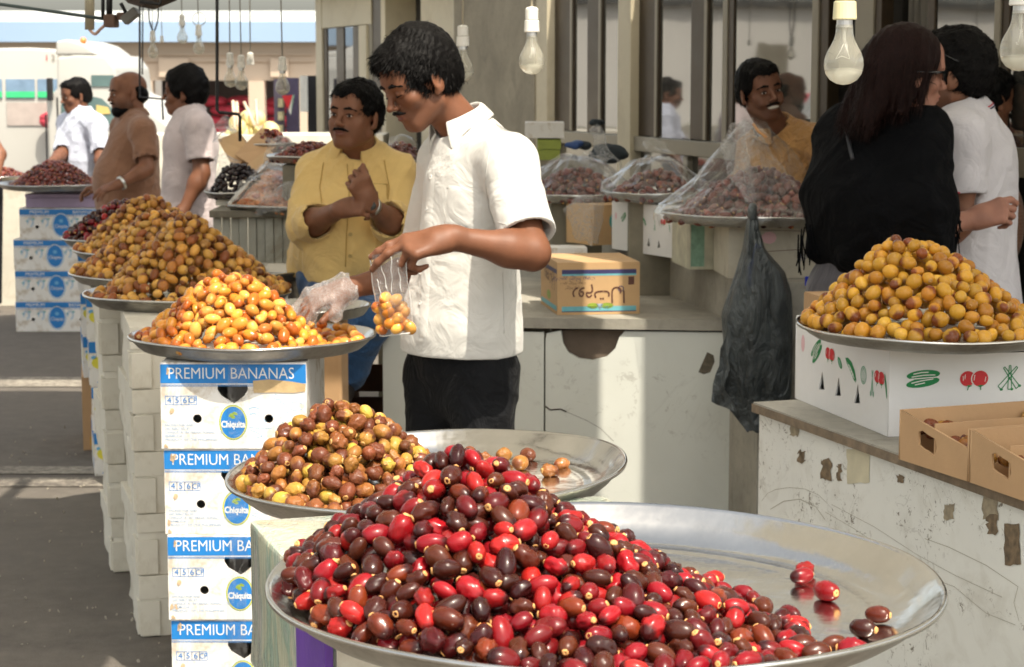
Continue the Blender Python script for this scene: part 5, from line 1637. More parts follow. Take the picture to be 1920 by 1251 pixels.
# far tray of dark dates over the lilac box
T8 = at(105, 354, 13.1)
tray('far steel tray with dark red dates, on the lilac box', T8.x, T8.y, .955, .375, .04)
K_DK = DateKind('dark_date', .019, .013, DARK_D, CALYX2, 10, 8, .6, 3)
kdark = hump(T8.x - .01, 13.1, .19, dirR([(0, .30), (90, .3), (180, .30), (270, .30)]), 1.25, 5, .012)
add_heap(K_DK, heap(T8.x, 13.1, .955 - .035, kdark, .33, .019, .013, 77, 2, 1.05), '', '', 0, 'far_dark_dates', 'low heap of dark red dates on the far left tray')
# neighbour tray cut by the left edge
T9 = at(-10, 330, 14.6)
tray('distant tray cut by the left picture edge, reddish dates on it', T9.x, T9.y, .93, .33, .04)
add_heap(K_DK, heap(T9.x, 14.6, .90, hump(T9.x, 14.6, .10, dirR([(0, .27), (180, .27)]), 1.0, 6, .01), .3, .019, .013, 78, 1, 1.1), '', '', 0, 'edge_reddish_dates', 'heap of reddish dates at the left picture edge')
for (tt, lab) in (((T9.x, T9.y, .885), 'pale stand under the tray at the left edge'), ):
    o = box('tray_stand', (-.28, -.25, 0), (.28, .25, .885), CREAM_CARD, None, .01); o.location = (tt[0], tt[1], 0); tag(o, lab, 'stand')
for (cx, cy, lab) in ((at(132, 508, 7.1).x + .40, 7.1, 'plain box pile hidden under the fifth tray'), (at(138, 465, 8.0).x + .36, 8.05, 'pale stand under the sixth tray')):
    o = box('tray_stand', (-.2, -.18, 0), (.2, .18, .92), CREAM_CARD, None, .01); o.location = (cx, cy, 0); tag(o, lab, 'stand')
# empty trays
Tm = at(470, 505, 7.15)
tray('empty bright tray right of the tall tan heap', Tm.x, Tm.y, .965, .235, .035)
o = box('tray_stand', (-.15, -.15, 0), (.15, .15, .925), CREAM_CARD, None, .01); o.location = (Tm.x, Tm.y, 0); tag(o, 'stand under the empty bright tray', 'stand')
Tn = at(585, 570, 6.15)
tray('small empty tray beyond the gloved hand', Tn.x, Tn.y, .95, .18, .035)
o = box('tray_stand', (-.12, -.12, 0), (.12, .12, .912), BROWN_CARD, None, .01); o.location = (Tn.x - .02, Tn.y, 0); tag(o, 'brown stand under the small empty tray', 'stand')

# ---- right tray: golden dates
K_YE = DateKind('yellow_date', .0184, .0168, YELL_D, CALYX2, 20, 14, .15, 5, .02)
T5 = at(1760, 612, 4.52)
tray('steel tray on the vegetable box, heaped with golden yellow dates', T5.x, T5.y, 1.093, .318, .032)
h5 = clip_tray(hump(at(1705, 560, 4.5).x, 4.52, .235, dirR([(0, .32), (60, .28), (120, .28), (180, .255), (240, .27), (300, .33)]), 1.0, 23, .012), T5.x, T5.y, .300)
it5 = heap(T5.x, T5.y, 1.093 - .030, h5, .32, K_YE.a, K_YE.b, 41, 2, 1.0, rimrise(T5.x, T5.y, .318, .03))
add_heap(K_YE, it5, 'in the heap on the vegetable box', 'golden dates on the vegetable box', 260, 'yellow_dates', 'remaining golden dates deep in the right hand heap')
# ------------------------------------------------------------ implicit surfaces -> one continuous mesh
V3 = lambda *a: np.array(a, dtype=np.float32)
class Sdf:
    def __init__(s):
        s.p = []          # (kind, params, k, op, bounds)
        s.disp = None
        s.M = Matrix.Identity(4)
    def frame(s, M): s.M = M; return s
    def _pt(s, p):
        return np.array(s.M @ Vector(p), dtype=np.float32)
    def cone(s, a, b, ra, rb=None, k=.02, op=1):
        rb = ra if rb is None else rb
        s.p.append(('c', s._pt(a), s._pt(b), ra, rb, k, op)); return s
    def ell(s, c, r, k=.02, op=1, rot=None):
        Rm = s.M.to_3x3()
        if rot is not None: Rm = Rm @ Euler(rot).to_matrix()
        s.p.append(('e', s._pt(c), np.array(Rm, dtype=np.float32), np.array(r, dtype=np.float32), 0, k, op)); return s
    def clipped(s, a, b, ra, rb, k=.02, op=1):
        """a cone with a flat end at b"""
        s.p.append(('k', s._pt(a), s._pt(b), ra, rb, k, op)); return s
    def plane(s, o, n, k=.004):
        """cut away everything on the n side of the plane"""
        n = (s.M.to_3x3() @ Vector(n)).normalized()
        s.p.append(('p', s._pt(o), np.array(n, dtype=np.float32), 0, 0, k, -1)); return s
    def chain(s, pts, rs, k=.02, op=1):
        for i in range(len(pts) - 1): s.cone(pts[i], pts[i + 1], rs[i], rs[i + 1], k, op)
        return s
    def bounds(s):
        lo, hi = np.full(3, 1e9), np.full(3, -1e9)
        for q in s.p:
            if q[6] < 0: continue
            if q[0] in 'ck':
                r = max(q[3], q[4])
                for p in (q[1], q[2]): lo = np.minimum(lo, p - r); hi = np.maximum(hi, p + r)
            elif q[0] == 'e':
                e = np.sqrt(((q[2] * q[3][None, :]) ** 2).sum(1))
                lo = np.minimum(lo, q[1] - e); hi = np.maximum(hi, q[1] + e)
        return lo, hi
    def ev(s, P, margin=None):
        d = np.full(len(P), 1e3, np.float32)
        for q in s.p:
            if q[0] in 'ck':
                a, b, ra, rb = q[1], q[2], q[3], q[4]
                ab = b - a; L2 = float(ab @ ab) + 1e-12
                t = np.clip((P - a) @ ab / L2, 0, 1)
                e = P - (a + t[:, None] * ab)
                di = np.sqrt((e * e).sum(1)) - (ra + (rb - ra) * t)
                if q[0] == 'k': di = np.maximum(di, (P - b) @ (ab / L2 ** .5))
            elif q[0] == 'e':
                e = (P - q[1]) @ q[2]
                k0 = np.sqrt(((e / q[3]) ** 2).sum(1)) + 1e-9
                k1 = np.sqrt(((e / (q[3] * q[3])) ** 2).sum(1)) + 1e-9
                di = k0 * (k0 - 1) / k1
            else:
                di = (P - q[1]) @ q[2]
                di = -di
            k = q[5]
            if q[6] > 0:
                h = np.clip(.5 + .5 * (d - di) / k, 0, 1); d = d + (di - d) * h - k * h * (1 - h)
            else:
                di = -di if q[0] != 'p' else -di
                h = np.clip(.5 - .5 * (d - di) / k, 0, 1); d = d + (di - d) * h + k * h * (1 - h)
        if s.disp is not None: d = d + s.disp(P)
        return d
    def mesh(s, name, res, mat, parent=None):
        lo, hi = s.bounds(); pad = res * 3 + .012
        lo = lo - pad; hi = hi + pad
        B = 4
        nb = np.ceil((hi - lo) / (res * B)).astype(int) + 1
        n = nb * B
        gx = [lo[i] + res * (np.arange(nb[i]) * B + (B - 1) / 2) for i in range(3)]
        C = np.stack(np.meshgrid(*gx, indexing='ij'), -1).reshape(-1, 3).astype(np.float32)
        dc = s.ev(C).reshape(nb)
        lim = res * B * 1.75 + .012
        act = np.argwhere(np.abs(dc) < lim)
        v = np.repeat(np.repeat(np.repeat(np.where(dc < 0, -1.0, 1.0).astype(np.float32), B, 0), B, 1), B, 2)
        o = np.stack(np.meshgrid(np.arange(B), np.arange(B), np.arange(B), indexing='ij'), -1).reshape(-1, 3)
        for c0 in range(0, len(act), 3000):
            I = (act[c0:c0 + 3000, None, :] * B + o[None]).reshape(-1, 3)
            v[I[:, 0], I[:, 1], I[:, 2]] = s.ev((lo + I * res).astype(np.float32))
        g = v < 0
        cnt = sum(g[i:n[0] - 1 + i, j:n[1] - 1 + j, k:n[2] - 1 + k].astype(np.int8) for i in (0, 1) for j in (0, 1) for k in (0, 1))
        A = np.argwhere((cnt > 0) & (cnt < 8))
        idm = np.full(cnt.shape, -1, np.int32); idm[A[:, 0], A[:, 1], A[:, 2]] = np.arange(len(A))
        acc = np.zeros((len(A), 3)); w = np.zeros(len(A))
        for ax in range(3):
            o1, o2 = [x for x in range(3) if x != ax]
            for a in (0, 1):
                for b in (0, 1):
                    s0 = np.zeros(3, int); s0[o1] = a; s0[o2] = b; s1 = s0.copy(); s1[ax] = 1
                    v0 = v[tuple((A + s0).T)]; v1 = v[tuple((A + s1).T)]
                    m = (v0 < 0) != (v1 < 0)
                    t = np.where(m, v0 / np.where(m, v0 - v1, 1), 0)
                    p = np.tile(s0.astype(float), (len(A), 1)); p[:, ax] = t
                    acc[m] += p[m]; w[m] += 1
        P = lo + (A + acc / w[:, None]) * res
        F = []
        for ax in range(3):
            sl0 = [slice(None)] * 3; sl1 = [slice(None)] * 3
            sl0[ax] = slice(0, -1); sl1[ax] = slice(1, None)
            g0, g1 = g[tuple(sl0)], g[tuple(sl1)]
            E = np.argwhere(g0 != g1)
            o1, o2 = [(1, 2), (2, 0), (0, 1)][ax]
            E = E[(E[:, o1] > 0) & (E[:, o2] > 0) & (E[:, o1] < n[o1] - 1) & (E[:, o2] < n[o2] - 1)]
            ins = g0[tuple(E.T)]
            q = []
            for da, db in ((-1, -1), (0, -1), (0, 0), (-1, 0)):
                e = E.copy(); e[:, o1] += da; e[:, o2] += db
                q.append(idm[tuple(e.T)])
            Q = np.stack(q, 1)
            Q[~ins] = Q[~ins][:, ::-1]
            F.append(Q)
        F = np.vstack(F); F = F[(F >= 0).all(1)]
        me = bpy.data.meshes.new(name)
        me.vertices.add(len(P)); me.vertices.foreach_set('co', P.astype(np.float32).ravel())
        me.loops.add(len(F) * 4); me.loops.foreach_set('vertex_index', F.astype(np.int32).ravel())
        me.polygons.add(len(F)); me.polygons.foreach_set('loop_start', np.arange(len(F), dtype=np.int32) * 4)
        me.update(calc_edges=True)
        me.polygons.foreach_set('use_smooth', np.ones(len(F), bool))
        me.materials.append(mat)
        # keep the largest island only
        ob = bpy.data.objects.new(name, me); COL.objects.link(ob)
        if parent is not None: ob.parent = parent
        return ob

def folds(amp, dirs, seed=0, sharp=.5, mask=None):
    """cloth folds: warped ridges running across the given directions, as a displacement of the field"""
    r = np.random.default_rng(seed)
    W = [(np.array(d, np.float32), r.uniform(0, 6), r.normal(0, 5, 3).astype(np.float32), r.uniform(0, 6), r.normal(0, 2.4, 3).astype(np.float32)) for d in dirs]
    def f(P):
        t = 0
        for d, ph, m, ph2, m2 in W:
            w = np.sin(P @ m + ph2) * 1.6
            a = np.sin(P @ d + ph + w)
            ridge = (1 - np.abs(a)) ** 2
            env = .35 + .65 * np.clip(.5 + .8 * np.sin(P @ m2 * 1.6 + ph), 0, 1)
            t = t + (ridge * sharp * 2 - sharp * .6 + a * (1 - sharp) * .5) * env
        t = t * (-amp / len(W) ** .5)
        if mask is not None: t = t * mask(P)
        return t
    return f
def rough_disp(amp, freq, seed=0):
    r = np.random.default_rng(seed)
    K = [(r.normal(0, freq, 3).astype(np.float32), r.uniform(0, 6)) for _ in range(7)]
    def f(P):
        return amp * sum(np.sin(P @ k + p) for k, p in K) / 2.6
    return f

def look_frame(pos, fwd, up=(0, 0, 1), roll=0.0, s=1.0):
    """local y = forward, z = up, x = to the figure's own right"""
    y = Vector(fwd).normalized(); x = y.cross(Vector(up)).normalized(); z = x.cross(y)
    M = Matrix((x, y, z)).transposed().to_4x4()
    M = Matrix.Translation(Vector(pos)) @ M @ Matrix.Rotation(roll, 4, 'Y') @ Matrix.Scale(s, 4)
    return M
def scaled(M):
    return M.to_scale().x

def head_sdf(S, M, fat=1.0, smile=0.0, male=True, ears=True, nose=1.0, jaw=1.0):
    s = M.to_scale().x
    S2 = Sdf(); q = S2.p
    def E(c, r, k=.012, op=1, rot=None): S.ell_m(M, c, r, k, op, rot)
    def C(a, b, ra, rb=None, k=.01, op=1): S.cone_m(M, a, b, ra, rb, k, op)
    E((0, -.016, .042), (.073, .093, .083), .02)
    E((0, .030, -.022), (.056 * fat, .058, .072), .03)
    E((0, .060, -.078), (.026 * jaw, .024, .022), .03)
    for sg in (1, -1):
        C((sg * .050 * fat, .0, -.052), (sg * .020, .062, -.088), .017, .015, .025)
        E((sg * .040, .060, -.018), (.022 * fat, .020, .020), .02)
        if fat > 1.05: E((sg * .040, .050, -.045), (.022, .024, .026), .02)
    C((-.036, .074, .024), (.036, .074, .024), .013, .013, .014)
    E((0, .066, .055), (.052, .026, .045), .03)
    E((0, .076, -.050), (.026, .018, .022), .014)                      # muzzle
    for sg in (1, -1):
        E((sg * .031, .102, .006), (.017, .016, .012), .012, -1)        # sockets
        E((sg * .031, .0785, .006), (.0155, .0125, .0115), .003)        # closed lid mass
    # nose
    C((0, .088, .018), (0, .106, -.018), .0075, .0085, .008)
    E((0, .1085 * 1.0, -.022), (.0105 * nose, .0115, .0095), .006)
    for sg in (1, -1): E((sg * .0125 * nose, .0985, -.026), (.0075, .0095, .0070), .004)
    for sg in (1, -1): E((sg * .0065, .105, -.0335), (.0035, .005, .003), .002, -1)
    # lips
    if smile < .5:
        E((0, .0925, -.0475), (.021 + .006 * smile, .0085, .0050), .004)
        E((0, .0905, -.0575), (.018 + .006 * smile, .0095, .0062), .004)
        E((0, .100, -.0522), (.023, .007, .0016), .0025, -1)
    else:
        E((0, .0915, -.0455), (.027, .0085, .0045), .004)
        E((0, .0890, -.0645), (.022, .0095, .0060), .004)
        E((0, .099, -.0550), (.0265, .014, .0080), .003, -1)
        for sg in (1, -1): E((sg * .040, .072, -.036), (.016, .016, .015), .012)
    if ears:
        for sg in (1, -1):
            E((sg * .0765, -.008, -.002), (.0075, .019, .031), .006, 1, (0, 0, -sg * .35))
            E((sg * .086, -.004, .002), (.006, .010, .018), .004, -1, (0, 0, -sg * .35))
            E((sg * .0745, .003, -.026), (.006, .009, .010), .005)
def _em(S, M, c, r, k, op, rot=None):
    sc = M.to_scale().x
    old = S.M; R_ = M.to_3x3().normalized().to_4x4(); R_.translation = (0, 0, 0)
    p = M @ Vector(c)
    S.M = R_; S.M = Matrix.Translation(p) @ R_
    S.ell((0, 0, 0), tuple(x * sc for x in r), k * sc, op, rot); S.M = old
def _cm(S, M, a, b, ra, rb, k, op):
    sc = M.to_scale().x
    old = S.M; S.M = Matrix.Identity(4)
    S.cone(M @ Vector(a), M @ Vector(b), ra * sc, (rb if rb is not None else ra) * sc, k * sc, op); S.M = old
Sdf.ell_m = _em; Sdf.cone_m = _cm

def hand_sdf(S, M, curl=(.5, .5, .5, .5), thumb=(.6, .5), side=1, spread=.06, k=.006):
    """M: origin at the wrist, y toward the fingertips, z out of the back of the hand, x across; the thumb is on the side*x side"""
    s = M.to_scale().x
    bases = [(-.030, .088), (-.010, .094), (.011, .092), (.031, .083)]      # from the thumb side: index .. little, mirrored by side
    lens = [(.040, .026, .020), (.044, .029, .021), (.040, .027, .021), (.032, .021, .018)]
    rad = [.0094, .0096, .0090, .0078]
    for i in range(4):
        bx, by = -bases[i][0] * side, bases[i][1]
        S.cone_m(M, (bx * .62, .012, 0), (bx, by, .002), .0155, .0120, .016, 1)
        ang = 0.0; p = Vector((bx, by, .002)); yaw = -bx * spread / .03
        for j in range(3):
            ang += curl[i] * (1.0, 1.15, .75)[j]
            d = Vector((math.sin(-yaw) * math.cos(ang), math.cos(ang) * math.cos(yaw), -math.sin(ang)))
            q = p + d * lens[i][j]
            S.cone_m(M, p, q, rad[i] * (1, .93, .86)[j], rad[i] * (.93, .86, .74)[j], k, 1)
            p = q
    # thumb from the side of the palm
    a = thumb[0]
    p0 = Vector((side * .022, .022, -.006)); p1 = p0 + Vector((side * math.sin(a) * .044, math.cos(a) * .044, -.016))
    p2 = p1 + Vector((side * math.sin(a * (1 - thumb[1])) * .032, math.cos(a * (1 - thumb[1])) * .032, -.008)); p3 = p2 + (p2 - p1).normalized() * .024
    S.cone_m(M, p0, p1, .0165, .0125, .014, 1); S.cone_m(M, p1, p2, .0120, .0105, .006, 1); S.cone_m(M, p2, p3, .0105, .0085, .006, 1)
    S.cone_m(M, (0, -.01, 0), (0, .03, 0), .023, .026, .02, 1)
def hand_frame(wrist, toward, back, s=1.0):
    y = (Vector(toward) - Vector(wrist)).normalized(); z = Vector(back); z = (z - y * z.dot(y)).normalized(); x = y.cross(z)
    M = Matrix((x, y, z)).transposed().to_4x4(); M.translation = Vector(wrist)
    return M @ Matrix.Scale(s, 4)

def limb(S, pts, rs, k=.025): return S.chain(pts, rs, k)
def lerp(a, b, t): return Vector(a) * (1 - t) + Vector(b) * t

def hair_cap(M, name, parent, mat, res, grow=.011, front=.074, low=-.03, shaggy=.003, freq=260, side_low=-.02, strands=0, seed=1, top=.0, strand_len=.018, extra=None, hl=.0, lift=.3, flow=(0, .5, -.6)):
    """hair as a shell over the cranium, with the face and ears left free"""
    S = Sdf(); s = M.to_scale().x
    S.ell_m(M, (0, -.018, .044 + top * .5), (.073 + grow, .093 + grow, .083 + grow + top), .02, 1)
    S.ell_m(M, (0, -.055, .0), (.064 + grow * .6, .052 + grow * .8, .060), .03, 1)
    S.ell_m(M, (0, .046, .084), (.052 + grow, .046, .030 + grow * .6), .018, 1)
    if extra: extra(S)
    # face opening
    S.ell_m(M, (0, front + .056, hl), (.066, .080, .068), .012, -1)
    S.ell_m(M, (0, .060, -.085), (.10, .075, .080), .012, -1)
    for sg in (1, -1): S.ell_m(M, (sg * .086, .012, -.020), (.026, .032, .040), .008, -1)
    S.ell_m(M, (0, -.06, low - .085), (.12, .11, .06), .015, -1)
    rd = rough_disp(shaggy, freq, seed); rd2 = rough_disp(shaggy * 1.4, freq * .3, seed + 5)
    S.disp = lambda P: rd(P) + rd2(P)
    o = S.mesh(name, res, mat, parent)
    keep_main(o)
    if strands: add_strands(o, M, strands, strand_len, seed, flow, lift)
    return o
def keep_main(o):
    """drop specks cut loose from the main piece"""
    me = o.data; n = len(me.vertices); e = np.zeros(len(me.edges) * 2, np.int32); me.edges.foreach_get('vertices', e); e = e.reshape(-1, 2)
    lab = np.arange(n)
    for _ in range(400):
        m = np.minimum(lab[e[:, 0]], lab[e[:, 1]]); old = lab.copy()
        np.minimum.at(lab, e[:, 0], m); np.minimum.at(lab, e[:, 1], m); lab = lab[lab]
        if (lab == old).all(): break
    big = np.bincount(lab).argmax(); bad = np.nonzero(lab != big)[0]
    if len(bad):
        bm = bmesh.new(); bm.from_mesh(me); bm.verts.ensure_lookup_table()
        bmesh.ops.delete(bm, geom=[bm.verts[int(i)] for i in bad], context='VERTS'); bm.to_mesh(me); bm.free()
def add_strands(o, M, n, ln, seed, flow=(0, .35, -.75), lift=.55):
    me = o.data
    nv = len(me.vertices); co = np.zeros(nv * 3, np.float32); me.vertices.foreach_get('co', co); co = co.reshape(-1, 3)
    no = np.zeros(nv * 3, np.float32); me.vertices.foreach_get('normal', no) if False else None
    me.calc_loop_triangles()
    r = np.random.default_rng(seed)
    nf = len(me.polygons); idx = r.integers(0, nf, n)
    fl = (M.to_3x3().normalized() @ Vector(flow)); s = M.to_scale().x
    bm = bmesh.new(); bm.from_mesh(me)
    bm.faces.ensure_lookup_table()
    centre = M @ Vector((0, -.02, .03))
    for i in idx:
        f = me.polygons[int(i)]
        c = f.center; nr = f.normal
        if (c - centre).dot(nr) < 0: continue
        d = (nr * lift + fl * (1 - lift) + Vector(r.normal(0, .22, 3))).normalized()
        side = d.cross(nr).normalized() * .0011
        L = ln * s * r.uniform(.5, 1.2)
        m1 = c + d * L * .55; tip = c + (d * .8 + fl * .35) * L
        a = bm.verts.new(c - side); b = bm.verts.new(c + side); c1 = bm.verts.new(m1 + side * .8); c0 = bm.verts.new(m1 - side * .8); t = bm.verts.new(tip)
        bm.faces.new((a, b, c1, c0)); bm.faces.new((c0, c1, t))
    bm.to_mesh(me); bm.free()

def small_sdf(name, build, res, mat, parent):
    S = Sdf(); build(S); return S.mesh(name, res, mat, parent)
def face_bits(M, parent, moustache=True, brow=1.0, eyes='open', res=.0018, beard=False, look=0.0, mwide=1.0, smile=0):
    s = M.to_scale().x
    def brows(S, sg):
        S.cone_m(M, (sg * .013, .0935, .0285), (sg * .032, .0925, .0315), .0032 * brow, .0038 * brow, .003, 1)
        S.cone_m(M, (sg * .032, .0925, .0315), (sg * .054, .0780, .0235), .0038 * brow, .0022 * brow, .003, 1)
    for sg in (1, -1):
        S = Sdf(); brows(S, sg); S.disp = rough_disp(.0006, 900, 3); S.mesh('eyebrow', res, HAIR, parent)
    if moustache:
        S = Sdf()
        yz = -.0395 - (.001 if smile else 0)
        for sg in (1, -1):
            S.cone_m(M, (sg * .002, .1015, yz + .001), (sg * .016 * mwide, .098, yz - .0005), .0042, .0046, .003, 1)
            S.cone_m(M, (sg * .016 * mwide, .098, yz - .0005), (sg * .029 * mwide, .087, yz - .006), .0044, .0020, .003, 1)
        S.disp = rough_disp(.0007, 900, 4); S.mesh('moustache', res, HAIR, parent)
    for sg in (1, -1):
        c = M @ Vector((sg * .031, .0815, .006))
        if eyes == 'open':
            bm = bmesh.new(); bmesh.ops.create_uvsphere(bm, u_segments=16, v_segments=12, radius=1)
            for v in bm.verts: v.co = Vector((v.co.x * .0118, v.co.y * .0112, v.co.z * .0042))
            bmesh.ops.transform(bm, matrix=M @ Matrix.Translation((sg * .031, .0812, .0055)), verts=bm.verts)
            bm_obj('eye', bm, EYE_WHITE, parent, True)
            bm = bmesh.new(); bmesh.ops.create_uvsphere(bm, u_segments=12, v_segments=8, radius=1)
            for v in bm.verts: v.co = Vector((v.co.x * .0056, v.co.y * .0030, v.co.z * .0044))
            bmesh.ops.transform(bm, matrix=M @ Matrix.Translation((sg * .031 + look, .0906, .0055)), verts=bm.verts)
            bm_obj('iris', bm, EYE_DARK, parent, True)
            S = Sdf(); S.cone_m(M, (sg * .0175, .0885, .0095), (sg * .031, .0925, .0128), .0012, .0017, .001, 1); S.cone_m(M, (sg * .031, .0925, .0128), (sg * .0455, .0835, .0085), .0017, .0012, .001, 1)
            S.mesh('eyelid_line', .0012, HAIR, parent)
        else:
            S = Sdf(); S.cone_m(M, (sg * .018, .0880, .0030), (sg * .031, .0925, .0005), .0011, .0018, .001, 1); S.cone_m(M, (sg * .031, .0925, .0005), (sg * .046, .0835, .0025), .0018, .0011, .001, 1)
            S.mesh('eyelashes', .0011, HAIR, parent)
def tint_face(ob, M, lipc=True, stubble=0.0):
    me = ob.data; n = len(me.vertices)
    co = np.zeros(n * 3, np.float32); me.vertices.foreach_get('co', co); co = co.reshape(-1, 3)
    Mi = np.array(M.inverted()); L = co @ Mi[:3, :3].T + Mi[:3, 3]
    lip = np.exp(-((L[:, 0] / .020) ** 4 + ((L[:, 2] + .0525) / .0085) ** 4)) * (L[:, 1] > .07)
    a = me.attributes.new('tint', 'FLOAT', 'POINT'); a.data.foreach_set('value', (lip * (.8 if lipc else 0)).astype(np.float32))
    st = np.exp(-(((L[:, 2] + .068) / .036) ** 4)) * (L[:, 1] > -.005) * np.clip((np.abs(L[:, 0]) + .0) * 60 - .2, .25, 1) * (np.abs(L[:, 0]) < .1) * (1 - lip) * stubble
    b = me.attributes.new('stubble', 'FLOAT', 'POINT'); b.data.foreach_set('value', st.astype(np.float32))
# ------------------------------------------------------------ people
SKIN_A = m_skin('brown_skin', (.165, .066, .034), (.17, .055, .045))
SKIN_B = m_skin('deep_brown_skin', (.215, .092, .050), (.15, .05, .04))
SKIN_C = m_skin('dark_skin', (.165, .070, .040), (.11, .04, .035))
SKIN_D = m_skin('light_skin', (.34, .16, .11), (.34, .11, .10))

def fr(c, fwd):
    return look_frame(c, (fwd[0], fwd[1], 0))
def torso(S, J, g, hem=None, k=.05):
    f = J['fwd']; w = J.get('w', (.158, .150, .155)); d = J.get('d', (.105, .112, .108))
    z = lambda a, b: (a, b)
    old = S.M
    for nm, i, hz in (('chest', 0, .17), ('belly', 1, .19), ('pelvis', 2, .13)):
        S.M = fr(J[nm], f)
        S.ell((0, J.get('by', 0) if i == 1 else 0, 0), (w[i] + g, d[i] + g, hz + g), k)
    S.M = Matrix.Identity(4)
    nb = Vector(J['neck'])
    for sd in 'LR':
        S.cone(nb, J['sh' + sd], .046 + g, .056 + g, k)
    S.M = old
def arm(S, J, sd, g=0, k=.03, skin=True):
    a, b, c = (Vector(J[n + sd]) for n in ('sh', 'el', 'wr'))
    m = a * .5 + b * .5; m2 = b * .72 + c * .28
    r = J.get('arm', 1.0)
    S.cone(a, m, .055 * r + g, .049 * r + g, k); S.cone(m, b, .047 * r + g, .040 * r + g, k)
    S.cone(b, m2, .041 * r + g, .043 * r + g, k); S.cone(m2, c, .042 * r + g, .027 * r + g, k)
def body(name, J, mat, parent, res, hand_specs, smile=0, fat=1.0, ears=True, stub=0.0, jaw=1.0, nose=1.0, legs=True):
    S = Sdf()
    torso(S, J, -.004, k=.04)
    for sd in 'LR':
        arm(S, J, sd)
        if sd in hand_specs:
            M, kw = hand_specs[sd]
            hand_sdf(S, M, **kw)
    if legs:
        for sd in 'LR':
            h, kn, an = J['hip' + sd], J['kn' + sd], J['an' + sd]
            S.cone(h, kn, .078, .052, .04); S.cone(kn, an, .050, .036, .03)
    Mh = J['head']; s = Mh.to_scale().x
    S.cone(J['neck'], Mh @ Vector((0, -.022, -.045)), .060 * J.get('nk', 1), .054 * J.get('nk', 1), .025)
    n0 = len(S.p)
    head_sdf(S, Mh, fat=fat, smile=smile, ears=ears, jaw=jaw, nose=nose)
    o = S.mesh(name, res, mat, parent)
    tint_face(o, Mh, True, stub)
    return o
def shirt(J, mat, parent, res, g=.016, hem_z=.9, sleeve=.62, fold=None, cuff_r=.068, sh_r=.066, seed=1, long=False, name='shirt', hollow=True, neck_r=.070, vcut=None, extra=None, tall=.0, sleeves='LR', hem_n=(0, 0, -1)):
    S = Sdf()
    torso(S, J, g, k=.05)
    f = J['fwd']; w = J.get('w', (.158, .150, .155)); d = J.get('d', (.105, .112, .108))
    S.M = fr(Vector((J['pelvis'][0], J['pelvis'][1], hem_z + .06)), f)
    S.ell((0, J.get('by', 0) * .6, 0), (w[2] + g + .012, d[2] + g + .018, .20), .06)
    S.M = Matrix.Identity(4)
    if extra: extra(S)
    cuts = []
    for sd in sleeves:
        a, b, c = (Vector(J[n + sd]) for n in ('sh', 'el', 'wr'))
        if not long:
            e = a.lerp(b, sleeve)
            S.clipped(a, e, sh_r, cuff_r, .035); cuts.append((e, (b - a).normalized(), cuff_r - .010))
        else:
            S.cone(a, b, sh_r, cuff_r * .95, .03)
            e = b.lerp(c, sleeve)
            S.clipped(b, e, cuff_r * .97, cuff_r, .02); cuts.append((e, (c - b).normalized(), cuff_r - .010))
            S.cone(b.lerp(e, .6), b.lerp(e, .97), cuff_r + .004, cuff_r + .005, .004)
    S.plane((0, 0, hem_z) if len(hem_n) == 3 and hem_n == (0, 0, -1) else J['hem_o'], hem_n, .004)
    for e, d_, r in cuts:
        S.cone(e - d_ * .028, e + d_ * .05, r - .006, r + .004, .003, -1)
    nb, hd = Vector(J['neck']), J['head'] @ Vector((0, -.022, -.045))
    S.cone(nb + (hd - nb) * .15, hd + (hd - nb), neck_r * .92, neck_r * 1.25, .010, -1)
    if vcut: vcut(S)
    # hollow under the hem
    S.M = fr(Vector((J['pelvis'][0], J['pelvis'][1], hem_z - .02)), f)
    S.ell((0, 0, 0), (w[2] + g - .002, d[2] + g + .002, .06), .004, -1)
    S.M = Matrix.Identity(4)
    S.disp = fold or folds(.006, [(18, 6, 9), (-9, 22, 14), (6, -12, 26), (24, 18, -16)], seed)
    return S.mesh(name, res, mat, parent)
def trousers(J, mat, parent, res, g=.016, top=.98, seed=3, name='trousers', bottom=.06, flare=0.0):
    S = Sdf(); f = J['fwd']; w = J.get('w', (.158, .150, .155)); d = J.get('d', (.105, .112, .108))
    S.M = fr(J['pelvis'], f); S.ell((0, 0, -.02), (w[2] + g * .6, d[2] + g * .8, .15), .05); S.ell((0, -.02, -.10), (w[2] * .98, d[2] * .98, .12), .05); S.M = Matrix.Identity(4)
    for sd in 'LR':
        h, kn, an = (Vector(J[n + sd]) for n in ('hip', 'kn', 'an'))
        S.cone(h, kn, .090 + g, .062 + g, .035); S.clipped(kn, an, .061 + g, .056 + g + flare, .03)
    S.plane((0, 0, top), (0, 0, 1))
    S.disp = folds(.005, [(4, 6, 30), (14, 5, 34), (-8, 12, 22), (22, 6, 8)], seed)
    return S.mesh(name, res, mat, parent)
def shoes(J, mat, parent, res=.006):
    for sd in 'LR':
        a = Vector(J['an' + sd]); f = Vector((J['fwd'][0], J['fwd'][1], 0)).normalized()
        S = Sdf()
        z0 = a.z - .055
        S.cone(Vector((a.x, a.y, z0 + .018)) - f * .04, Vector((a.x, a.y, z0 + .018)) + f * .14, .036, .038, .02)
        S.cone(a, Vector((a.x, a.y, z0 + .04)), .04, .042, .02)
        S.plane((0, 0, max(.002, a.z - .078)), (0, 0, -1))
        S.mesh('shoe', res, mat, parent)
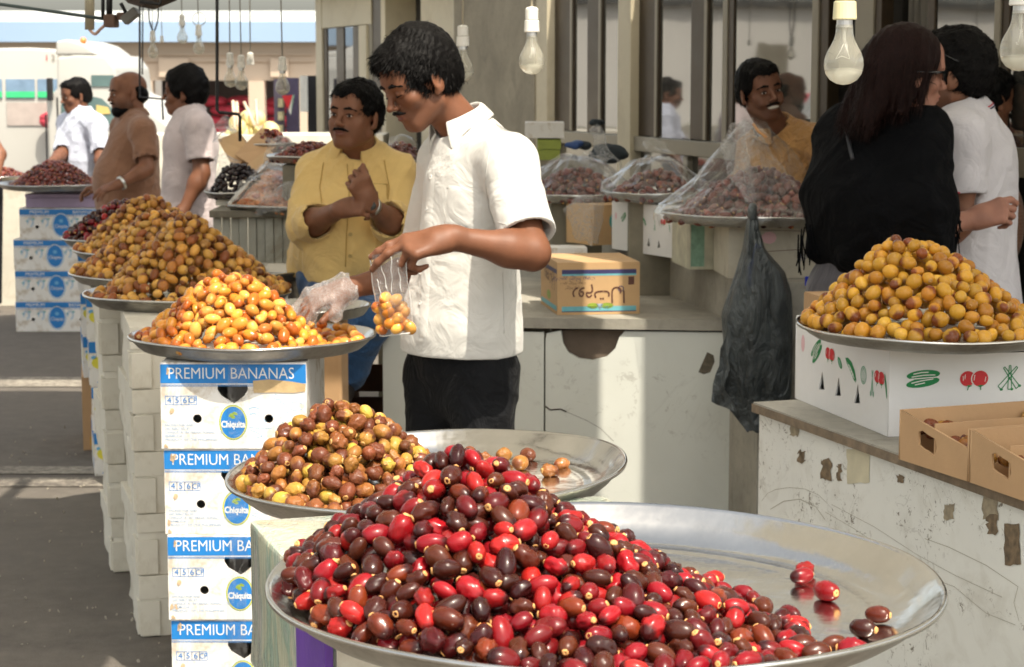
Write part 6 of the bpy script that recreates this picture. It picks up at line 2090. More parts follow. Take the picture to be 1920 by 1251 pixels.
def collar(c, fwd, up, r, mat, parent, h=.034, flare=.022, open_deg=28, tip=.03, asym=0.0, name='collar', seg=44, wav=.002):
    """a folded-down shirt collar: stand inside, fall outside, with points at the front"""
    up = Vector(up).normalized(); f = Vector(fwd); f = (f - up * f.dot(up)).normalized(); rt = f.cross(up)
    vs_, fs = [], []
    a0, a1 = math.radians(open_deg), math.radians(360 - open_deg)
    rows = 5
    for i in range(seg + 1):
        t = i / seg; a = a0 + (a1 - a0) * t
        d = f * math.cos(a) + rt * math.sin(a)
        e = abs(t - .5) * 2            # 1 at the front ends, 0 at the nape
        e4 = max(0, (e - .72) / .28) ** 1.5
        hh_ = h * (1 - .30 * e)
        lo = -.010 - tip * e4
        rr = flare + .012 * e4
        w = wav * math.sin(a * 9)
        prof = [(r + .001, -.012 - .006 * e), (r, hh_ * .9), (r + .005, hh_), (r + .010 + w, hh_ * .86), (r + rr + w, lo)]
        for (q, z) in prof: vs_.append(Vector(c) + d * q + up * z)
        # second skin for thickness of the fall
    n = len(prof)
    for i in range(seg):
        for j in range(n - 1):
            a_, b_ = i * n + j, (i + 1) * n + j
            fs.append((a_, b_, b_ + 1, a_ + 1))
    o = mesh_obj(name, vs_, fs, mat, parent, smooth=True)
    md = o.modifiers.new('t', 'SOLIDIFY'); md.thickness = .0035; md.offset = 0
    sb = o.modifiers.new('s', 'SUBSURF'); sb.levels = sb.render_levels = 1
    return o
def bvh_of(o):
    me = o.data
    return BVHTree.FromPolygons([v.co for v in me.vertices], [tuple(p.vertices) for p in me.polygons])
def surf(bv, px, py, lift=0.0, fallback=5.2):
    d = ray(px, py).normalized(); o = Vector((0, 0, CAM_H))
    h = bv.ray_cast(o, d)
    if h[0] is None: return at(px, py, fallback), -d
    n = h[1] if h[1].dot(d) < 0 else -h[1]
    return h[0] + n * lift, n
def patch(name, bv, quad, mat, parent, lift=.0022, nu=10, nv=14):
    """a patch of cloth sewn on a garment: the corners are given, the sheet follows the garment's surface"""
    P0, P1, P2, P3 = quad
    g = []
    for j in range(nv + 1):
        row = []
        for i in range(nu + 1):
            u, v = i / nu, j / nv
            x = (P0[0] * (1 - u) + P1[0] * u) * (1 - v) + (P3[0] * (1 - u) + P2[0] * u) * v
            y = (P0[1] * (1 - u) + P1[1] * u) * (1 - v) + (P3[1] * (1 - u) + P2[1] * u) * v
            edge = i in (0, nu) or j in (0, nv)
            row.append(surf(bv, x, y, -.0015 if edge else lift)[0])
        g.append(row)
    vs_ = [p for row in g for p in row]
    fs = [(j * (nu + 1) + i, j * (nu + 1) + i + 1, (j + 1) * (nu + 1) + i + 1, (j + 1) * (nu + 1) + i) for j in range(nv) for i in range(nu)]
    return mesh_obj(name, vs_, fs, mat, parent, smooth=True)
def seam(name, bv, pts, mat, parent, r=.0011, lift=.0006, n=6):
    out = []
    for (a, b) in zip(pts, pts[1:]):
        for k in range(n):
            t = k / n; out.append(surf(bv, a[0] + (b[0] - a[0]) * t, a[1] + (b[1] - a[1]) * t, lift)[0])
    out.append(surf(bv, pts[-1][0], pts[-1][1], lift)[0])
    return tube(name, out, r, mat, parent, 5)
def button(bv, px, py, mat, parent, r=.006):
    p, n = surf(bv, px, py, .0022)
    me = lathe_mesh('button', [(0, .0008), (r * .7, .0006), (r * .85, .0016), (r, .0008), (r, -.001), (0, -.001)], 14)
    me.transform(n.to_track_quat('Z', 'Y').to_matrix().to_4x4()); me.transform(Matrix.Translation(p))
    return link_mesh('button', me, mat, parent, True)
def frame_from(pos_local, world, fwd, s=1.0, roll=0.0):
    """head frame whose local point lands on a world point"""
    M = look_frame((0, 0, 0), fwd, roll=roll, s=s)
    return Matrix.Translation(Vector(world) - (M @ Vector(pos_local))) @ M

# ======== the man in white
Q = lambda px, py, D: at(px, py, D)
WHITE_CLOTH = cloth('white_shirt_cloth', (.62, .61, .58), .03, .22, 9)
BLACK_CLOTH = cloth('black_trouser_cloth', (.007, .0075, .009), .15, .5, 10, rough=.8, sheen=.03)
LEATHER = pm('dark_leather', (.03, .022, .018), .4)
man = empty('person', (0, 0, 0), 0, 'man in a white short sleeved shirt holding a clear bag of dates, looking down', 'person')
J = {}
J['fwd'] = (-.86, -.51)
J['head'] = frame_from((-.077, -.008, 0), Q(820, 150, 5.215), (-.84, -.48, -.44), 1.02, R(4))
J['neck'] = Q(884, 262, 5.33)
J['shL'] = Q(953, 308, 5.16); J['shR'] = Q(838, 302, 5.47)
J['elL'] = Q(998, 474, 4.99); J['wrL'] = Q(842, 446, 4.93)
J['elR'] = Q(788, 508, 5.62); J['wrR'] = Q(652, 541, 5.47)
J['chest'] = Q(893, 372, 5.32); J['belly'] = Q(884, 505, 5.33); J['pelvis'] = Q(868, 655, 5.35)
J['w'] = (.160, .140, .150); J['d'] = (.112, .116, .115); J['by'] = .012; J['nk'] = .98
J['hipL'] = Q(905, 700, 5.27); J['hipR'] = Q(822, 700, 5.43)
J['knL'] = Q(905, 915, 5.20); J['knR'] = Q(815, 915, 5.38)
J['anL'] = Vector((J['knL'].x + .02, 5.28, .085)); J['anR'] = Vector((J['knR'].x - .02, 5.44, .085))
HL = hand_frame(J['wrL'], Q(752, 468, 4.90), (-.28, -.60, .74), 1.14)
HR = hand_frame(J['wrR'], Q(560, 572, 5.40), (-.2, -.45, .85), 1.02)
mb = body('body', J, SKIN_A, man, .0038, {'L': (HL, dict(curl=(.20, .30, .95, 1.15), thumb=(.42, .5), side=1, spread=.03)), 'R': (HR, dict(curl=(.35, .4, .45, .5), thumb=(.5, .4), side=-1, spread=.05))}, 0, .96, stub=.35)
face_bits(J['head'], man, True, 1.25, 'down', mwide=.92)
hair_cap(J['head'], 'hair', man, HAIR, .004, grow=.012, shaggy=.0013, top=.010, strands=9000, seed=4, strand_len=.017, hl=.012, front=.074, lift=.16, flow=(0, .6, -.5),
         extra=lambda S: (S.ell_m(J['head'], (0, .045, .092), (.058, .050, .034), .02, 1), S.ell_m(J['head'], (0, .072, .090), (.045, .026, .022), .012, 1), S.ell_m(J['head'], (-.072, .022, .012), (.008, .012, .030), .01, 1)))
def vcut(S):
    S.M = Matrix.Identity(4)
    a = Q(806, 306, 5.16); b = Q(838, 232, 5.2)
    S.cone(a, b, .004, .042, .006, -1)
def mainfold():
    A = folds(.0075, [(26, 4, 10), (12, 20, 20), (-14, 9, 30), (30, -10, 22)], 5, .6)
    Bd = folds(.009, [(9, 2, 16), (20, 8, -24), (34, 10, 6)], 9, .75)
    el = np.array(J['shL']); hm = np.array(J['belly'])
    def f(P):
        # stronger creases round the armpit and towards the hem
        d1 = np.exp(-(((P - (el + np.array([.01, 0, -.09]))) ** 2).sum(1)) / .018)
        d2 = np.exp(-(((P - (hm + np.array([0, 0, -.06]))) ** 2).sum(1)) / .05)
        return A(P) * (.30 + .75 * d1) + Bd(P) * (.08 + .55 * d2)
    return f
shp = Vector(J['elL']) - Vector(J['shL'])
def cuffs(S):
    pass
sh = shirt(J, WHITE_CLOTH, man, .0045, g=.018, hem_z=.915, sleeve=.80, fold=mainfold(), cuff_r=.074, sh_r=.072, vcut=vcut, neck_r=.064,
           extra=lambda S: (S.M.identity(), S.cone(Q(884, 300, 5.33), Q(895, 420, 5.36), .085, .12, .05)))
bv = bvh_of(sh)
trousers(J, BLACK_CLOTH, man, .007, .008, top=.955)
shoes(J, LEATHER, man)
nbv = Vector(J['neck']); hdv = J['head'] @ Vector((0, -.022, -.045))
cc_ = nbv.lerp(hdv, .30)
collar(cc_ + Vector((-.004, 0, .006)), (-.82, -.57, -.25), (-.33, -.12, .93), .066, WHITE_CLOTH, man, h=.036, flare=.028, open_deg=33, tip=.048)
STITCH = pm('grey_seam_thread', (.55, .54, .52), .8, bump=0)  # thread slightly greyer than the shirt cloth
patch('placket', bv, [(796, 318), (818, 306), (803, 640), (782, 636)], WHITE_CLOTH, man, .0028, 4, 30)
patch('pocket', bv, [(838, 344), (906, 352), (905, 436), (828, 425)], WHITE_CLOTH, man, .0022, 10, 12)
seam('pocket_hem', bv, [(838, 352), (872, 357), (906, 360)], STITCH, man, .0008)
for (x, y) in ((809, 333), (801, 392), (796, 450), (790, 511), (789, 568)):
    button(bv, x, y, pm('shirt_button', (.78, .77, .74), .25, bump=0), man)
seam('armhole_seam', bv, [(922, 262), (915, 300), (910, 340), (916, 390), (926, 420)], STITCH, man, .0011)
seam('sleeve_hem', bv, [(925, 414), (960, 424), (1000, 430), (1028, 430)], STITCH, man, .0009)
seam('side_seam', bv, [(943, 510), (944, 560), (945, 625)], STITCH, man, .0011)

# the glove on his right hand: a loose film bag over the hand
S = Sdf(); M = HR
for i, bx in enumerate((-.030, -.010, .011, .031)):
    S.cone_m(M, (bx, .01, .001), (bx * 1.1, .10, .0), .0235, .0215, .014, 1)
    S.cone_m(M, (bx * 1.1, .10, .0), (bx * 1.1, .140, -.035), .0205, .0180, .010, 1)
S.cone_m(M, (-.02, .03, -.01), (-.058, .072, -.028), .024, .021, .012, 1)
S.cone_m(M, (0, .02, 0), (0, -.055, .002), .037, .052, .02, 1)
S.cone_m(M, (0, -.045, 0), (0, -.12, .004), .037, .039, .012, -1)
S.cone_m(M, (0, -.075, 0), (0, -.17, .004), .075, .095, .004, -1)
fd = folds(.007, [(40, 10, 14), (-25, 30, 40), (60, 20, -30)], 3, .7); S.disp = fd
S.mesh('glove', .0035, GLOVE, man)

# ======== the bag he holds
bagp = empty('plastic_bag', (0, 0, 0), 0, 'clear plastic bag of golden dates hanging from the hand of the man in white', 'bag')
top_c = [Q(692, 478, 4.93), Q(758, 470, 4.90)]
bot_c = [Q(712, 630, 4.95), Q(776, 622, 4.92)]
def bag_mesh(nu=40, nv=30):
    vs_, fs = [], []
    for j in range(nv + 1):
        v = j / nv
        L = lerp(top_c[0], bot_c[0], v); Rr_ = lerp(top_c[1], bot_c[1], v)
        c = (L + Rr_) / 2; hw = (Rr_ - L) / 2
        bulge = .010 + .022 * math.sin(min(1, max(0, (v - .35) / .6)) * math.pi)
        if v > .96: bulge = .004
        for i in range(nu):
            a = 2 * math.pi * i / nu
            wr = .0035 * math.sin(a * 5 + v * 6) * (1 - v) + .0022 * math.sin(a * 11 + 2 * v) + .002 * mnoise.noise(Vector((math.cos(a) * 2, math.sin(a) * 2, v * 5)))
            ex = math.copysign(abs(math.cos(a)) ** .8, math.cos(a))
            p = c + hw * ex * (1 + wr * 6) + Vector((0, 1, 0)) * (math.sin(a) * (bulge + wr))
            vs_.append(p)
    for j in range(nv):
        for i in range(nu):
            fs.append((j * nu + i, j * nu + (i + 1) % nu, (j + 1) * nu + (i + 1) % nu, (j + 1) * nu + i))
    fs.append(tuple(nv * nu + i for i in range(nu)))
    return vs_, fs
vs_, fs = bag_mesh()
mesh_obj('film', vs_, fs, FILM_BAG, bagp, smooth=True)
WELD_GLINT = pm('film_weld_glint', (.72, .72, .70), .15, bump=0)
def bag_line(u0, v0, u1, v1, r=.0009, dy=-.012, nm='weld'):
    pts = []
    for k in range(9):
        t = k / 8; u = u0 + (u1 - u0) * t; v = v0 + (v1 - v0) * t
        pts.append(lerp(lerp(top_c[0], bot_c[0], v), lerp(top_c[1], bot_c[1], v), u) + Vector((.0015 * math.sin(k * 1.7), dy - (.018 if 0 < u < 1 and v > .4 else 0), 0)))
    tube(nm, pts, r, WELD_GLINT, bagp, 5)
bag_line(.0, 0, .0, 1, .0012, 0); bag_line(1, 0, 1, 1, .0012, 0); bag_line(0, 1, 1, 1, .0013, 0)
for (a_, v0, b2, v1) in ((.28, .06, .42, .46), (.62, .05, .52, .50), (.78, .1, .80, .48), (.14, .3, .24, .55)): bag_line(a_, v0, b2, v1, .0007, -.010, 'crease')  # pale ridges put in as glints of light on the film
rb = random.Random(5)
K_BG = DateKind('bagged_date', .0175, .0145, AMBER_D, CALYX2, 18, 13, .1, 4, .02)
spots = [(722, 560), (708, 577), (741, 562), (752, 575), (728, 585), (712, 598), (744, 598), (758, 585), (731, 605), (716, 617), (745, 615), (762, 610), (723, 572), (736, 590), (770, 615), (752, 600)]
for i, (x, y) in enumerate(spots):
    o = bpy.data.objects.new('bagged_date', K_BG.hi[i % 4]); COL.objects.link(o); o.color = (rb.choice((.05, .7, .8, .3)), 1, 0, 1)
    ax_ = Vector((rb.uniform(-1, 1), rb.uniform(-.6, .6), rb.uniform(-1, 1))).normalized()
    Mx = rot_from(ax_, ax_.orthogonal(), rb.uniform(0, 6)).to_4x4(); Mx.translation = Q(x, y, 4.925 + (.012 if i % 2 else -.008))
    o.matrix_world = Mx
    tag(o, 'golden date inside the clear bag held by the man in white', 'date', 'dates in the clear bag')
    c = bpy.data.objects.new('cap', K_BG.cm[i % 4][0]); COL.objects.link(c); c.parent = o

def far_person(label, J, skin, shirt_mat, trouser_mat, res, hands, fat=1.0, smile=0, stub=0, brow=1.0, eyes='open', moustache=True, g=.018, hem=.82, sleeve=.75, cuff=.072, long=False, hair='short', hairkw=None, foldseed=1, foldamp=.007, tr_top=.95, vcut=None, collar_kw=None, jaw=1.0, extra=None, nose=1.0, shoe=True, sleeves='LR', look=0.0, cuff_end=.5, neck_r=.066, mwide=1.0):
    p = empty('person', (0, 0, 0), 0, label, 'person')
    body('body', J, skin, p, res, hands, smile, fat, stub=stub, jaw=jaw, nose=nose)
    face_bits(J['head'], p, moustache, brow, eyes, res=max(.0018, res * .45), smile=smile, look=look, mwide=mwide)
    kw = dict(grow=.010, shaggy=.0018, strands=1500, seed=foldseed, strand_len=.012)
    kw.update(hairkw or {})
    if hair == 'short': hair_cap(J['head'], 'hair', p, HAIR, max(.004, res * .8), **kw)
    s_ = shirt(J, shirt_mat, p, res, g=g, hem_z=hem, sleeve=cuff_end if long else sleeve, cuff_r=cuff, sh_r=.070, long=long, seed=foldseed, fold=folds(foldamp, [(18, 6, 9), (-9, 22, 14), (6, -12, 26), (30, 18, -16)], foldseed, .6), vcut=vcut, extra=extra, sleeves=sleeves, neck_r=neck_r)
    if trouser_mat: trousers(J, trouser_mat, p, res * 1.3, .010, top=tr_top, seed=foldseed)
    if shoe: shoes(J, LEATHER, p, .009)
    if collar_kw is not None:
        nb, hd = Vector(J['neck']), J['head'] @ Vector((0, -.022, -.045))
        kw = dict(h=.032, flare=.026, open_deg=30, tip=.035, fwd=(J['fwd'][0], J['fwd'][1], -.2), up=((hd - nb).normalized() + Vector((0, 0, .8))), r=.064, at_=.28)
        kw.update(collar_kw); a_ = kw.pop('at_')
        collar(nb.lerp(hd, a_), kw.pop('fwd'), kw.pop('up'), kw.pop('r'), shirt_mat, p, **kw)
    return p, s_
def legs(J, ax, ay, dx, kz=.48, gy=0.0):
    """straight standing legs below the pelvis"""
    f = Vector((J['fwd'][0], J['fwd'][1], 0)).normalized(); r = f.cross(Vector((0, 0, 1)))
    for sd, sg in (('R', 1), ('L', -1)):
        c = Vector((ax, ay, 0)) + r * sg * .09
        J['hip' + sd] = Vector((c.x, c.y, J['pelvis'].z - .06)); J['kn' + sd] = Vector((c.x, c.y, kz)) + f * .02; J['an' + sd] = Vector((c.x, c.y, .085)) - f * .02
DARK_TR = cloth('dark_trousers', (.02, .02, .025), .1, .4, 9, sheen=.02)

# ======== the seated man in yellow
YEL = cloth('yellow_shirt_cloth', (.72, .50, .19), .05, .30, 9)
DENIM = cloth('blue_denim', (.030, .085, .20), .2, .4, 10)
J = {}
J['fwd'] = (-.25, -.97)
J['head'] = frame_from((0, .06, -.01), Q(648, 226, 6.86), (-.46, -.88, .06), 1.0, R(-3))
J['neck'] = Q(668, 288, 7.02)
J['shL'] = Q(742, 325, 7.0); J['shR'] = Q(590, 322, 7.06)
J['elL'] = Q(745, 425, 6.86); J['wrL'] = Q(693, 384, 6.64)
J['elR'] = Q(572, 425, 6.90); J['wrR'] = Q(640, 392, 6.66)
J['chest'] = Q(665, 372, 7.03); J['belly'] = Q(655, 455, 6.98); J['pelvis'] = Q(650, 515, 7.08)
J['w'] = (.172, .165, .175); J['d'] = (.115, .135, .13); J['by'] = .015
J['hipL'] = Q(690, 525, 7.0); J['hipR'] = Q(610, 525, 7.0)
J['knL'] = Q(700, 600, 6.70); J['knR'] = Q(625, 610, 6.66)
J['anL'] = Q(655, 705, 6.74); J['anR'] = Q(610, 735, 6.72)
hands = {'L': (hand_frame(J['wrL'], Q(668, 330, 6.60), (.25, -.95, .1), 1.0), dict(curl=(.9, 1.2, 1.3, 1.3), thumb=(.25, .3), side=1)),
         'R': (hand_frame(J['wrR'], Q(676, 385, 6.62), (-.2, -.85, .5), .96), dict(curl=(.8, .9, 1.0, 1.0), thumb=(.5, .5), side=-1))}
def vy(S):
    S.M = Matrix.Identity(4); S.cone(Q(661, 300, 6.86), Q(667, 270, 6.92), .006, .04, .006, -1)
yp, ys = far_person('man in a yellow shirt sitting with folded arms and smiling, behind the amber dates', J, SKIN_B, YEL, None, .0050, hands, fat=1.10, stub=.25, brow=1.15, long=True, cuff_end=.30, cuff=.066, hem=.945, foldseed=21, foldamp=.017, smile=.4,
           hairkw=dict(grow=.009, top=.002, strands=3500, hl=-.012, front=.092), collar_kw=dict(tip=.055, flare=.036), vcut=vy, shoe=False, jaw=1.1, neck_r=.068, look=-.002, mwide=1.1,
           extra=lambda S: (S.M.identity(), S.cone(Q(640, 470, 6.9), Q(622, 520, 6.88), .10, .08, .04), S.cone(Q(665, 470, 6.9), Q(690, 500, 6.9), .10, .06, .04)))
S = Sdf()
for sd in 'LR':
    S.cone(J['hip' + sd], J['kn' + sd], .085, .066, .03); S.cone(J['kn' + sd], J['an' + sd], .064, .056, .02)
S.cone(J['pelvis'], J['hipL'], .11, .10, .04); S.cone(J['pelvis'], J['hipR'], .11, .10, .04)
S.disp = folds(.007, [(20, 10, 20), (-20, 20, 30), (10, 10, -30)], 2, .7); S.mesh('trousers', .007, DENIM, yp)
S = Sdf(); S.cone(J['anL'] + Vector((-.02, -.03, -.05)), J['anL'] + Vector((-.02, -.20, -.06)), .04, .035, .01); S.mesh('shoe', .008, LEATHER, yp)
S = Sdf(); S.cone(J['anR'] + Vector((-.02, -.03, -.05)), J['anR'] + Vector((-.02, -.20, -.06)), .04, .035, .01); S.mesh('shoe', .008, LEATHER, yp)
bvy = bvh_of(ys)
patch('pocket', bvy, [(686, 340), (726, 342), (728, 392), (690, 385)], YEL, yp, .004, 6, 8)
patch('placket', bvy, [(660, 305), (668, 302), (664, 410), (652, 410)], YEL, yp, .004, 3, 16)
for y in (345, 385, 440, 480): button(bvy, 660 - (y > 400) * 3, y, pm('yellow_button', (.5, .35, .12), .4, bump=0), yp, .007)
YST = pm('yellow_seam', (.50, .32, .09), .8, bump=0)
for pts in ([(651, 308), (655, 360), (650, 440), (648, 500)], [(686, 344), (726, 346)], [(688, 346), (690, 384), (727, 391), (726, 346)], [(607, 305), (600, 350), (606, 400)], [(720, 300), (730, 350), (726, 400)]): seam('seam', bvy, pts, YST, yp, .0018, .002)
# wristwatch
wm_ = hands['L'][0]; bm = bmesh.new()
Mw = Matrix.Translation(J['wrL'] + (J['elL'] - J['wrL']).normalized() * .012) @ (J['elL'] - J['wrL']).to_track_quat('Z', 'Y').to_matrix().to_4x4()
me = lathe_mesh('w', [(.031, -.009), (.035, -.009), (.035, .009), (.031, .009)], 20); me.transform(Mw)
link_mesh('watch_strap', me, pm('watch_metal', (.5, .5, .48), .3, 1.0), yp, True)
d_ = (Vector((0, 0, CAM_H)) - J['wrL']).normalized()
me = lathe_mesh('w', [(0, .006), (.015, .006), (.017, .003), (.017, -.004)], 18); me.transform(Matrix.Translation(J['wrL'] + (J['elL'] - J['wrL']).normalized() * .012 + d_ * .034) @ d_.to_track_quat('Z', 'Y').to_matrix().to_4x4())
link_mesh('watch_face', me, pm('watch_glass', (.05, .05, .05), .1), yp, True)
# what he sits on
st = empty('wooden_stool', (J['pelvis'].x, 7.14, 0), .1, 'rough brown wooden stool under the man in yellow', 'stool')
WOOD = pm('rough_brown_wood', (.12, .055, .03), .7, var=.3, vscale=14)
zt_ = J['pelvis'].z - .145
box('seat', (-.2, -.17, zt_ - .03), (.2, .17, zt_), WOOD, st, .004)
for x in (-.17, .17):
    for y in (-.14, .14): box('leg', (x - .02, y - .02, 0), (x + .02, y + .02, zt_ - .032), WOOD, st, .002)
for y in (-.14, .14): box('rail', (-.15, y - .01, .3), (.15, y + .01, .34), WOOD, st)
sw = empty('wooden_crate', at(700, 700, 7.3) * 1, 0, 'dark brown slatted crate behind the blue jeans, left of the white board', 'crate'); sw.location.z = 0
for k in range(5): box('slat', (-.10, -.012, .02 + k * .12), (.07, 0, .12 + k * .12), WOOD, sw, .002)
for x in (-.10, .05): box('post', (x, .002, 0), (x + .025, .3, .62), WOOD, sw)

# ======== three men at the far left
SH_LAV = cloth('lavender_shirt_cloth', (.50, .42, .42), .05, .3, 9, stripes=('X', 60, (.56, .50, .50)))
SH_BRN = cloth('brown_check_shirt', (.24, .115, .065), .12, .3, 9, stripes=('Z', 26, (.30, .17, .11)))
SH_BLU = cloth('pale_blue_shirt_cloth', (.47, .50, .60), .05, .3, 9)
# young man with back half turned
J = {}
J['fwd'] = (-.92, .30)
J['head'] = frame_from((0, 0, 0), Q(345, 178, 10.5), (-.93, -.02, .03), 1.0)
J['neck'] = Q(357, 212, 10.5)
J['shR'] = Q(352, 232, 10.70); J['shL'] = Q(372, 236, 10.34)
J['elL'] = Q(378, 325, 10.28); J['wrL'] = Q(345, 392, 10.22)
J['elR'] = Q(335, 320, 10.80); J['wrR'] = Q(318, 385, 10.8)
J['chest'] = Q(358, 275, 10.52); J['belly'] = Q(354, 345, 10.50); J['pelvis'] = Q(352, 410, 10.50)
J['w'] = (.165, .150, .155); J['d'] = (.115, .115, .12); legs(J, J['pelvis'].x, 10.5, .1)
far_person('young man in a lavender grey shirt looking left, third of the far men', J, SKIN_A, SH_LAV, DARK_TR, .0075,
           {'L': (hand_frame(J['wrL'], Q(335, 405, 10.2), (.3, -.8, .3)), dict(curl=(.4, .4, .5, .5), side=1)), 'R': (hand_frame(J['wrR'], Q(305, 405, 10.8), (0, 0, 1)), dict(side=-1))},
           moustache=False, hairkw=dict(grow=.018, top=.014), collar_kw=dict(), foldseed=31, g=.02, hem=.80)
# bald bearded man
J = {}
J['fwd'] = (-.90, -.15)
J['head'] = frame_from((0, 0, 0), Q(240, 178, 12.0), (-.86, -.45, -.06), 1.08)
J['neck'] = Q(252, 222, 12.0)
J['shR'] = Q(232, 238, 12.22); J['shL'] = Q(268, 246, 11.80)
J['elL'] = Q(276, 318, 11.72); J['wrL'] = Q(225, 345, 11.62)
J['elR'] = Q(212, 320, 12.3); J['wrR'] = Q(192, 348, 12.2)
J['chest'] = Q(250, 280, 12.0); J['belly'] = Q(243, 335, 11.98); J['pelvis'] = Q(245, 385, 12.0)
J['w'] = (.185, .185, .18); J['d'] = (.135, .175, .15); J['by'] = .02; J['nk'] = 1.15; legs(J, J['pelvis'].x, 12.0, .1)
bp_, bs_ = far_person('heavy bald man with a beard in a brown shirt behind the far tray', J, SKIN_B, SH_BRN, DARK_TR, .0085,
           {'L': (hand_frame(J['wrL'], Q(205, 352, 11.6), (0, -.4, .9)), dict(curl=(.3, .3, .4, .4), side=1)), 'R': (hand_frame(J['wrR'], Q(175, 352, 12.2), (0, 0, 1)), dict(side=-1))},
           fat=1.12, hair='none', collar_kw=dict(flare=.03), foldseed=33, g=.022, hem=.84, stub=.9, brow=1.3)
Mh = J['head']
S = Sdf()
S.ell_m(Mh, (0, -.060, -.005), (.070, .055, .052), .02, 1); S.ell_m(Mh, (0, -.04, .03), (.081, .05, .035), .02, 1)
S.ell_m(Mh, (0, -.03, .085), (.10, .10, .04), .01, -1)
S.disp = rough_disp(.002, 200, 2); S.mesh('hair', .007, HAIR, bp_)
S = Sdf()
S.ell_m(Mh, (0, .060, -.085), (.050, .040, .036), .02, 1); S.ell_m(Mh, (0, .03, -.078), (.064, .05, .030), .02, 1); S.ell_m(Mh, (0, .09, -.052), (.024, .03, .012), .006, -1)
S.disp = rough_disp(.002, 260, 3); S.mesh('beard', .006, HAIR, bp_)
me = lathe_mesh('w', [(.036, -.008), (.041, -.008), (.041, .008), (.036, .008)], 16)
dd_ = (J['elL'] - J['wrL']); me.transform(Matrix.Translation(J['wrL'] + dd_ * .06) @ dd_.to_track_quat('Z', 'Y').to_matrix().to_4x4()); link_mesh('bracelet', me, pm('bracelet_metal', (.75, .75, .72), .3, 1.0), bp_, True)
# older man in pale blue
J = {}
J['fwd'] = (-.70, -.60)
J['head'] = frame_from((0, 0, 0), Q(142, 182, 14.0), (-.78, -.55, -.12), 1.0)
J['neck'] = Q(152, 216, 14.0)
J['shR'] = Q(128, 232, 14.15); J['shL'] = Q(180, 236, 13.85)
J['elL'] = Q(190, 290, 13.75); J['wrL'] = Q(188, 330, 13.6)
J['elR'] = Q(118, 288, 13.9); J['wrR'] = Q(92, 308, 13.6)
J['chest'] = Q(155, 258, 14.0); J['belly'] = Q(152, 305, 13.98); J['pelvis'] = Q(152, 345, 14.0)
J['w'] = (.165, .15, .155); J['d'] = (.11, .12, .12); legs(J, J['pelvis'].x, 14.0, .1)
far_person('thin older man in a pale blue shirt reaching to the far dates', J, SKIN_C, SH_BLU, DARK_TR, .0085,
           {'L': (hand_frame(J['wrL'], Q(186, 345, 13.5), (.5, -.6, .3)), dict(side=1)), 'R': (hand_frame(J['wrR'], Q(78, 318, 13.4), (0, 0, 1)), dict(side=-1))},
           hairkw=dict(grow=.009), collar_kw=dict(flare=.034, tip=.05), foldseed=35, foldamp=.010, g=.026, hem=.88, sleeve=.95, cuff=.07, moustache=True)
# an arm at the very edge
ep = empty('person', (0, 0, 0), 0, 'person cut off by the left edge, only a bare arm and dark shirt in view', 'person')
S = Sdf(); a = Q(-40, 225, 13.8)
S.cone(Q(-30, 245, 13.9), Q(-2, 290, 13.8), .06, .05, .02); S.cone(Q(-2, 290, 13.8), Q(-6, 318, 13.7), .048, .035, .02); S.cone(Q(-70, 240, 14), Q(-60, 480, 14), .15, .14, .05); S.cone(Q(-68, 230, 14), Q(-64, 190, 14), .06, .055, .03); S.ell(Q(-62, 172, 13.98), (.078, .098, .115), .02)
for dx in (-10, 14): S.cone((Q(-62, 400, 14).x + dx * .01, 14, .85), (Q(-62, 400, 14).x + dx * .01, 14, .08), .09, .05, .03)
hand_sdf(S, hand_frame(Q(-6, 318, 13.7), Q(-12, 340, 13.6), (.5, -.6, .3)), side=1)
S.mesh('body', .009, SKIN_B, ep)
S = Sdf(); S.cone(Q(-70, 240, 14), Q(-60, 460, 14), .165, .16, .05); S.clipped(Q(-40, 232, 13.95), Q(-22, 262, 13.86), .075, .075, .02); S.mesh('shirt', .010, SH_LAV, ep)
S = Sdf()
for dx in (-10, 14): S.clipped((Q(-62, 400, 14).x + dx * .01, 14, .88), (Q(-62, 400, 14).x + dx * .01, 14, .06), .115, .08, .03)
S.mesh('trousers', .011, DARK_TR, ep)
S = Sdf(); S.ell(Q(-62, 165, 14.02), (.085, .10, .10), .02); S.plane(Q(-62, 172, 14), (0, -.6, -1)); S.mesh('hair', .009, HAIR, ep)

